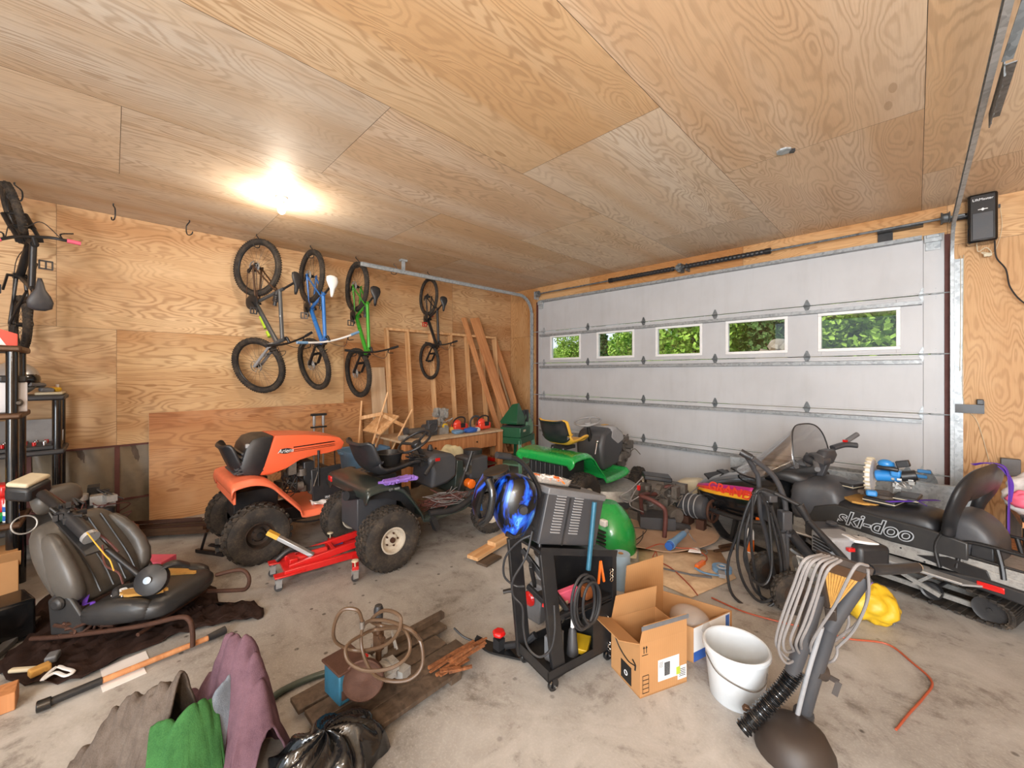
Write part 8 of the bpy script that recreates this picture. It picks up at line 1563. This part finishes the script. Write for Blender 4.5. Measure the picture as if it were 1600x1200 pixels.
# stud frame against the left wall, boards leaning
t = thing('stud_frame', 'tall pine stud wall frame leaning against the reddish plywood left wall', 'stud frame', (-5.62, 4.2, 0)); t.rotation_euler = (0, -0.10, 0)
ys = [-1.16, -0.80, -0.35, 0.06, 0.42, 0.78, 1.12]
for i, y in enumerate(ys): bm = B(); box2(bm, (-0.045, y - 0.019, 0.038), (0.045, y + 0.019, 2.34)); obj('stud', bm, M['lumber'], t, bevel=0.002)
bm = B(); box2(bm, (-0.045, -1.18, 2.34), (0.045, 1.14, 2.378)); obj('top_plate', bm, M['lumber'], t, bevel=0.002)
bm = B(); box2(bm, (-0.045, -1.18, 0), (0.045, 1.14, 0.038)); obj('bottom_plate', bm, M['lumber'], t, bevel=0.002)
for i, (y0, y1, z, w, th, x0, lab) in enumerate([(5.02, 4.60, 2.68, 0.09, 0.04, -5.12, 'tall fir board leaning in the corner, leftmost of the tall boards'), (5.32, 4.86, 2.70, 0.20, 0.035, -5.10, 'widest tall fir board leaning over the stud frame'), (5.72, 5.40, 2.36, 0.14, 0.03, -5.20, 'shorter fir board leaning right of the stud frame near the corner'), (5.60, 5.46, 1.95, 0.03, 0.03, -5.25, 'thin pale stick leaning in the corner right of the stud frame'), (5.78, 5.56, 1.95, 0.035, 0.03, -5.25, 'pale narrow batten leaning furthest into the corner')]):
    plank((x0, y0, 0.02), (-5.90 if i < 2 else -5.97, y1, z), w, th, 'lumber2' if i < 3 else 'paleply', 'lumber_board', lab, 'board', up=(1, 0, 0))
plank((-5.80, 2.98, 0.0), (-5.98, 2.95, 1.75), 0.24, 0.02, 'paleply', 'plywood_strip', 'pale plywood strip leaning against the wall left of the stud frame', 'board', up=(1, 0, 0))
# bench with tools
t = thing('workbench', 'wooden workbench with drawers against the left wall', 'workbench', (-5.15, 3.6, 0))
bm = B(); box2(bm, (-0.42, -0.88, 0.72), (0.44, 0.88, 0.75)); obj('worktop', bm, M['paleply'], t, bevel=0.003)
for y in (-0.84, 0.84):
    for x in (-0.38, 0.38): bm = B(); box2(bm, (x - 0.045, y - 0.045, 0), (x + 0.045, y + 0.045, 0.72)); obj('leg', bm, M['lumber2'], t, bevel=0.003)
for y in (-0.4, 0.35): bm = B(); box2(bm, (0.39, y - 0.36, 0.50), (0.41, y + 0.40, 0.71)); dr = obj('drawer', bm, M['lumber2'], t, bevel=0.004); bm = B(); cyl(bm, (0.41, y, 0.61), (0.43, y, 0.61), 0.012, n=10); obj('knob', bm, M['bronze'], dr)
bm = B(); box2(bm, (-0.40, -0.8, 0.2), (0.38, 0.8, 0.22)); obj('lower_shelf', bm, M['oldwood'], t)
bm = B(); box2(bm, (0.36, -0.86, 0.30), (0.385, -0.2, 0.71)); obj('side_panel', bm, M['lumber2'], t)
BZ = 0.752
def tool(name, lab, px, x, m_, fn):
    o_ = thing(name, lab, name.split('_')[-1], (x, px, BZ)); fn(o_); return o_
def t_grinder(o_):
    bm_ = B(); cyl(bm_, (0, -0.14, 0.09), (0, 0.14, 0.09), 0.045, n=16); box(bm_, (0, 0, 0.03), (0.14, 0.12, 0.06)); obj('motor', bm_, M['engine'], o_)
    for y in (-0.15, 0.15): bm_ = B(); cyl(bm_, (0, y - 0.02, 0.10), (0, y + 0.02, 0.10), 0.075 if y > 0 else 0.055, n=22); obj('grinding_wheel', bm_, M['dark_grey'], o_)
    bm_ = B(); cyl(bm_, (0.12, -0.32, 0.04), (0.12, -0.20, 0.04), 0.035, n=14); obj('gear_case', bm_, M['alloy'], o_)
tool('bench_grinder', 'dark bench grinder at the left end of the workbench', 3.03, -4.98, None, t_grinder)
def t_fan(o_):
    bm_ = B(); box(bm_, (0, 0, 0.12), (0.06, 0.16, 0.22)); torus(bm_, (0.035, 0, 0.12), (1, 0, 0), 0.07, 0.012, 22, 6); obj('housing', bm_, M['dark_grey'], o_, bevel=0.02)
tool('small_fan', 'small dark square motor housing standing beside the bench grinder', 3.28, -4.95, None, t_fan)
def t_eng(o_):
    bm_ = B(); engine_bits(bm_, (0, 0, 0.24), (0.16, 0.18, 0.26), 71, 40); ball(bm_, (0.0, 0.04, 0.30), (0.08, 0.07, 0.09), 14, 8); box(bm_, (0, 0, 0.05), (0.14, 0.16, 0.1)); obj('block', bm_, M['alloy'], o_)
    bm_ = B(); ball(bm_, (0.06, 0.02, 0.12), (0.04, 0.05, 0.04), 12, 8); obj('yellow_cap', bm_, M['brightyellow'], o_)
tool('small_engine', 'small silver engine with a yellow cap standing tallest on the workbench', 3.50, -5.02, None, t_eng)
def t_saw(sc, bar):
    def fn(o_):
        bm_ = B(); box(bm_, (0, 0, 0.07), (0.12, 0.24 * sc, 0.11)); ball(bm_, (0, -0.05, 0.12), (0.06, 0.08, 0.07), 12, 8); obj('body', bm_, M['decal_red'], o_, bevel=0.025)
        bm_ = B(); tube(bm_, [(0, 0.10, 0.10), (0, 0.10, 0.20), (0, 0.0, 0.225), (0, -0.10, 0.18), (0, -0.13, 0.08)], 0.012, 8); box(bm_, (0.03, 0.02, 0.10), (0.08, 0.08, 0.06)); obj('handle', bm_, M['black'], o_)
        if bar: bm_ = B(); torus(bm_, (0.0, -0.16, 0.12), (1, 0, 0), 0.11, 0.018, 24, 8, 0.6); obj('hose_coil', bm_, M['dark_grey'], o_)
    return fn
tool('small_chainsaw', 'orange red chainsaw lying in the middle of the workbench', 3.82, -5.0, None, t_saw(1.1, False)); tool('large_chainsaw', 'red chainsaw with a grey coil at the right end of the workbench', 4.22, -4.90, None, t_saw(1.0, True))
for i, (y, x, m_, s_, lab) in enumerate([(3.68, -4.86, 'lblue', (0.12, 0.16, 0.05), 'crumpled blue and white packet at the front of the workbench'), (3.90, -4.82, 'blue', (0.10, 0.20, 0.06), 'dark blue packet in front of the small chainsaw'), (4.02, -4.83, 'whitestuff', (0.09, 0.10, 0.05), 'white packet in front of the red chainsaw'), (3.70, -5.02, 'yellow', (0.08, 0.10, 0.07), 'small yellow funnel on the workbench beside the small chainsaw')]):
    blob('packet', lab, 'packet', (x, y, BZ), (s_[0] / 2 * 1.2, s_[1] / 2 * 1.2, s_[2] * 0.7), M[m_], i)
blob('cream_hood', 'cream plastic engine cover leaning on the front of the workbench', 'cover', (-4.55, 3.30, 0.0), (0.16, 0.30, 0.32), M['cream'], 3, 0.9)
# machine on green stand
t = thing('machine_stand', 'green steel machine stand with a lower shelf right of the workbench', 'stand', (-4.72, 4.82, 0), math.radians(20))
for x, y in ((-0.18, -0.30), (0.18, -0.30), (-0.18, 0.30), (0.18, 0.30)):
    bm = B(); k = 0.9; a = V(x * 1.12, y * 1.12, 0); b = V(x * 0.9, y * 0.9, 0.60); beam(bm, a, b, 0.055, 0.012, (0, 1, 0)); beam(bm, a, b, 0.012, 0.055, (0, 1, 0)); obj('leg', bm, M['lgreen'] if x > 0 else M['mgreen'], t)
bm = B(); box2(bm, (-0.19, -0.30, 0.52), (0.19, 0.30, 0.62)); obj('top_frame', bm, M['mgreen'], t, bevel=0.004)
bm = B(); box2(bm, (-0.20, -0.31, 0.17), (0.20, 0.31, 0.20)); obj('shelf', bm, M['lgreen'], t, bevel=0.004)
t = thing('sanding_machine', 'dark green belt machine with a cone hood on the green steel stand', 'machine', (-4.72, 4.82, 0.622), math.radians(20))
bm = B(); box2(bm, (-0.18, -0.28, 0), (0.18, 0.12, 0.16)); obj('base', bm, M['mgreen'], t, bevel=0.008)
bm = B(); loft(bm, [[V(-0.14, -0.34, 0.22), V(0.14, -0.34, 0.22), V(0.14, -0.02, 0.18), V(-0.14, -0.02, 0.18)], [V(-0.15, -0.36, 0.26), V(0.15, -0.36, 0.26), V(0.15, -0.02, 0.30), V(-0.15, -0.02, 0.30)], [V(-0.05, -0.10, 0.52), V(0.05, -0.10, 0.54), V(0.05, -0.04, 0.54), V(-0.05, -0.04, 0.52)]]); obj('cone_hood', bm, M['mgreen'], t, bevel=0.006)
bm = B(); cyl(bm, (0.02, 0.0, 0.30), (0.02, 0.26, 0.30), 0.10, n=20); box2(bm, (-0.12, 0.10, 0.0), (0.14, 0.30, 0.2)); lathe(bm, [(0.001, 0), (0.14, 0), (0.14, 0.03), (0.001, 0.03)], (0.10, 0.22, 0.14), (1, 0, 0.2), 28); obj('motor', bm, M['lgreen'], t)
bm = B(); box2(bm, (0.08, -0.02, 0.18), (0.12, 0.06, 0.42)); box2(bm, (0.06, 0.10, 0.22), (0.145, 0.14, 0.42)); box2(bm, (-0.16, -0.26, 0.16), (0.16, -0.05, 0.185)); obj('bracket', bm, M['black'], t)
bm = B(); box(bm, (0.182, -0.12, 0.10), (0.004, 0.09, 0.035)); obj('maker_plate', bm, M['beige'], t)
t = thing('gas_can', 'dark red fuel can under the right end of the workbench', 'fuel can', (-4.97, 4.42 - 0.12, 0.0)); bm = B(); box(bm, (0, 0.22, 0.13), (0.22, 0.13, 0.26)); obj('can', bm, M['redlamp'], t, bevel=0.02)
bm = B(); box2(bm, (-5.62, 4.60, 0.60), (-5.1, 5.45, 0.635)); 
t = thing('side_shelf', 'low white topped shelf behind the green machine stand', 'shelf', (-5.36, 5.02, 0)); bm.free()
bm = B(); box2(bm, (-0.26, -0.42, 0.50), (0.26, 0.42, 0.56)); obj('top', bm, M['whitestuff'], t, bevel=0.004); bm = B(); box2(bm, (-0.25, -0.41, 0.22), (0.25, 0.41, 0.25)); obj('board', bm, M['lumber2'], t)
for x in (-0.22, 0.22):
    for y in (-0.38, 0.38): bm = B(); box2(bm, (x - 0.03, y - 0.03, 0), (x + 0.03, y + 0.03, 0.5)); obj('leg', bm, M['lumber'], t)
# black crate of small parts in front of the stand
t = thing('parts_crate', 'black plastic parts crate on the floor in front of the green stand', 'crate', (-4.05, 4.05, 0)); bm = B()
for i in range(4): box(bm, (0, -0.18 + 0.12 * i, 0.12), (0.40, 0.012, 0.05)); box(bm, (-0.18 + 0.12 * i, 0, 0.12), (0.012, 0.40, 0.05))
box(bm, (0, 0, 0.05), (0.42, 0.42, 0.1)); obj('crate', bm, M['black'], t)
# blue bin with easel parts
t = thing('storage_tub', 'pale blue plastic bin behind the black mower seat holding wooden chair legs', 'bin', (-5.35, 2.45, 0)); bm = B()
slab(bm, [((0, 0, 0), 0.20, 0.22, (1, 0, 0), Yl), ((0, 0, 0.3), 0.23, 0.25, (1, 0, 0), Yl), ((0, 0, 0.55), 0.25, 0.28, (1, 0, 0), Yl), ((0, 0, 0.60), 0.28, 0.31, (1, 0, 0), Yl), ((0, 0, 0.63), 0.28, 0.31, (1, 0, 0), Yl), ((0, 0, 0.62), 0.25, 0.28, (1, 0, 0), Yl), ((0, 0, 0.30), 0.22, 0.24, (1, 0, 0), Yl), ((0, 0, 0.03), 0.19, 0.21, (1, 0, 0), Yl)], 28, 0.5); obj('bin_body', bm, M['lblue'], t)
for s in (-1, 1): bm = B(); box(bm, (0.0, 0.31 * s, 0.60), (0.12, 0.05, 0.03)); obj('handle', bm, M['lblue'], t, bevel=0.008)
t = thing('wooden_chair', 'upturned pale wooden stool frame sticking out of the blue bin', 'stool', (-5.33, 2.47, 0.05))
for a, b in (((-0.1, -0.10, 0.0), (-0.18, 0.02, 1.22)), ((0.12, -0.14, 0.1), (0.08, 0.28, 1.34)), ((0.1, 0.08, 0.1), (0.16, 0.62, 1.08)), ((-0.1, 0.02, 0.2), (-0.1, 0.38, 1.0))): bm = B(); cyl(bm, a, b, 0.017, 0.014, n=10); obj('leg', bm, M['lumber'], t)
bm = B(); box(bm, (0.0, 0.22, 0.90), (0.34, 0.40, 0.03), (0.6, 0.1, 0.3)); obj('seat', bm, M['lumber'], t, bevel=0.006)
bm = B(); beam(bm, (-0.15, -0.02, 0.98), (0.1, 0.2, 1.05), 0.03, 0.05); beam(bm, (0.1, 0.2, 1.02), (0.14, 0.48, 0.86), 0.03, 0.05); obj('rail', bm, M['lumber'], t, bevel=0.004)
t = thing('fork_pair', 'pair of dark suspension forks standing against the wall behind the orange hood', 'bike forks', (-5.8, 2.012, -0.076)[:2] + (0,)); bm = B()
for y in (-0.06, 0.06): cyl(bm, (0, y, 0), (0, y, 0.95), 0.012, n=10); cyl(bm, (0, y, 0.95), (0, y, 1.08), 0.02, n=12)
obj('stanchion', bm, M['steel'], t); bm = B(); box(bm, (0, 0, 1.09), (0.05, 0.2, 0.03)); box(bm, (0, 0, 0.92), (0.05, 0.2, 0.02)); obj('crown', bm, M['black'], t)
# ---------------------------------------------------------------- outside: lawn and trees
bm = B(); box2(bm, (-90, 6.4, -0.4), (60, 110, -0.25)); g = paint('grass', '6f8f3a', 0.9, 0, 0.6, '4d6a2a', 0.4); o = obj('ground', bm, g); o['kind'] = 'structure'
def leafm(name, c1, c2):
    k = N(name); tc = k.n('ShaderNodeTexCoord').outputs['Object']; a = k.noise(tc, 1.2, 5, 0.7); b = k.noise(tc, 7, 4, 0.7)
    k.set(k.p.inputs['Base Color'], k.mix(k.ramp(k.math('MULTIPLY_ADD', b, 0.5, k.math('MULTIPLY', a, 0.5)), [(0.38, 0.0), (0.62, 1.0)]), c1, c2)); k.p.inputs['Roughness'].default_value = 0.8; return k.m
LM = [leafm('leaf_light', '9fbf4a', '5d7f28'), leafm('leaf_mid', '7fa03c', '43631f'), leafm('leaf_dark', '5c7f3c', '2f4a22')]
TR = random.Random(21)
bm = B(); sheet(bm, lambda u, v: (-60 + 90 * u, 32 + 30 * v, -0.3 + (7.0 - 3.5 * max(0, 0.45 - u) / 0.45) * min(1, v * 2.2) ** 0.7 + 0.9 * mnoise.noise(V(u * 40, v * 12, 0)) * min(1, v * 4)), 160, 30); o = obj('hillside', bm, LM[2], ang=180); o['kind'] = 'structure'
def crown(kind, seed):
    q_ = random.Random(seed); bm_ = B(); vs = []; fs = []
    for k in range(5200):
        if kind == 'conifer':
            h = q_.random() ** 0.8; a = q_.uniform(0, 2 * PI); r_ = 2.0 * (1 - h) * (0.55 + 0.45 * abs(math.sin(a * 4.5 + h * 40))) * q_.uniform(0.6, 1.0); c_ = V(math.cos(a) * r_, math.sin(a) * r_, 0.9 + h * 8.2 - r_ * 0.25); s_ = 0.17
        else:
            ci = q_.randrange(11); ca = ci * 2.4; cc = V(math.cos(ca) * 1.3, math.sin(ca) * 1.3, 2.2 + ci * 0.42); d_ = V(q_.gauss(0, 1), q_.gauss(0, 1), q_.gauss(0, 1)).normalized(); c_ = cc + d_ * q_.uniform(0.7, 1.15); s_ = 0.14
        u = V(q_.gauss(0, 1), q_.gauss(0, 1), q_.gauss(0, 1)).normalized(); w = u.cross(V(q_.gauss(0, 1), q_.gauss(0, 1), 1)).normalized(); b_ = len(vs)
        vs += [c_ - u * s_, c_ + w * s_ * 0.6, c_ + u * s_, c_ - w * s_ * 0.6]; fs.append((b_, b_ + 1, b_ + 2, b_ + 3))
    me = bpy.data.meshes.new('crown'); me.from_pydata(vs, [], fs); return me
CR = {('conifer', 0): crown('conifer', 1), ('broadleaf', 0): crown('broadleaf', 2), ('broadleaf', 1): crown('broadleaf', 3)}
CR['conifer', 0].materials.append(LM[2]); CR['broadleaf', 0].materials.append(LM[0]); CR['broadleaf', 1].materials.append(LM[1])
for i in range(42):
    x = (-36 + i * 1.8 if i < 30 else -9 + (i - 30) * 1.15) + TR.uniform(-0.5, 0.5); y = (27 if i >= 30 else 19) + (4.5 if i % 2 else 0) + TR.uniform(-0.8, 0.8) + max(0, -x - 8) * 0.6; kind = 'conifer' if i % 3 == 0 else 'broadleaf'; sc = TR.uniform(0.62, 0.85) * (1.25 if x > -9 else 0.85)
    t = thing('tree', ['tall dark conifer seen through the garage door windows', 'bright green leafy tree seen through the garage door windows', 'mid green leafy tree seen through the garage door windows'][0 if kind == 'conifer' else 1 + i % 2], 'tree', (x, y, -0.3), TR.uniform(0, 6), 'trees outside the garage door windows'); t.scale = (sc,) * 3
    o = bpy.data.objects.new('crown', CR[kind, 0 if kind == 'conifer' else i % 2]); COL.objects.link(o); o.parent = t
    bm = B(); cyl(bm, (0, 0, 0), (0, 0, 5.0), 0.16, 0.06, n=10); obj('trunk', bm, M['oldwood'], t)
t = thing('rock_bank', 'grey rock bank outside seen through the rightmost garage door window', 'rocks', (-1.9, 14.2, -0.3))
for i in range(14): bm = B(); ball(bm, (-0.9 + 0.16 * i + TR.uniform(-.2, .2), TR.uniform(-.5, .5), 2.85 - 0.09 * i + TR.uniform(-0.1, 0.1)), (0.3, 0.3, 0.2), 9, 6, (TR.random(), TR.random(), 0)); obj('rock', bm, M['concrete_wall'], t, ang=20)
bm = B(); loft(bm, [[V(-2.6, -0.8, 0), V(2.8, -0.8, 0), V(2.8, 0.8, 0), V(-2.6, 0.8, 0)], [V(-1.4, -0.4, 2.7), V(1.6, -0.4, 1.4), V(1.6, 0.4, 1.4), V(-1.4, 0.4, 2.7)]]); obj('bank', bm, M['concrete_wall'], t)
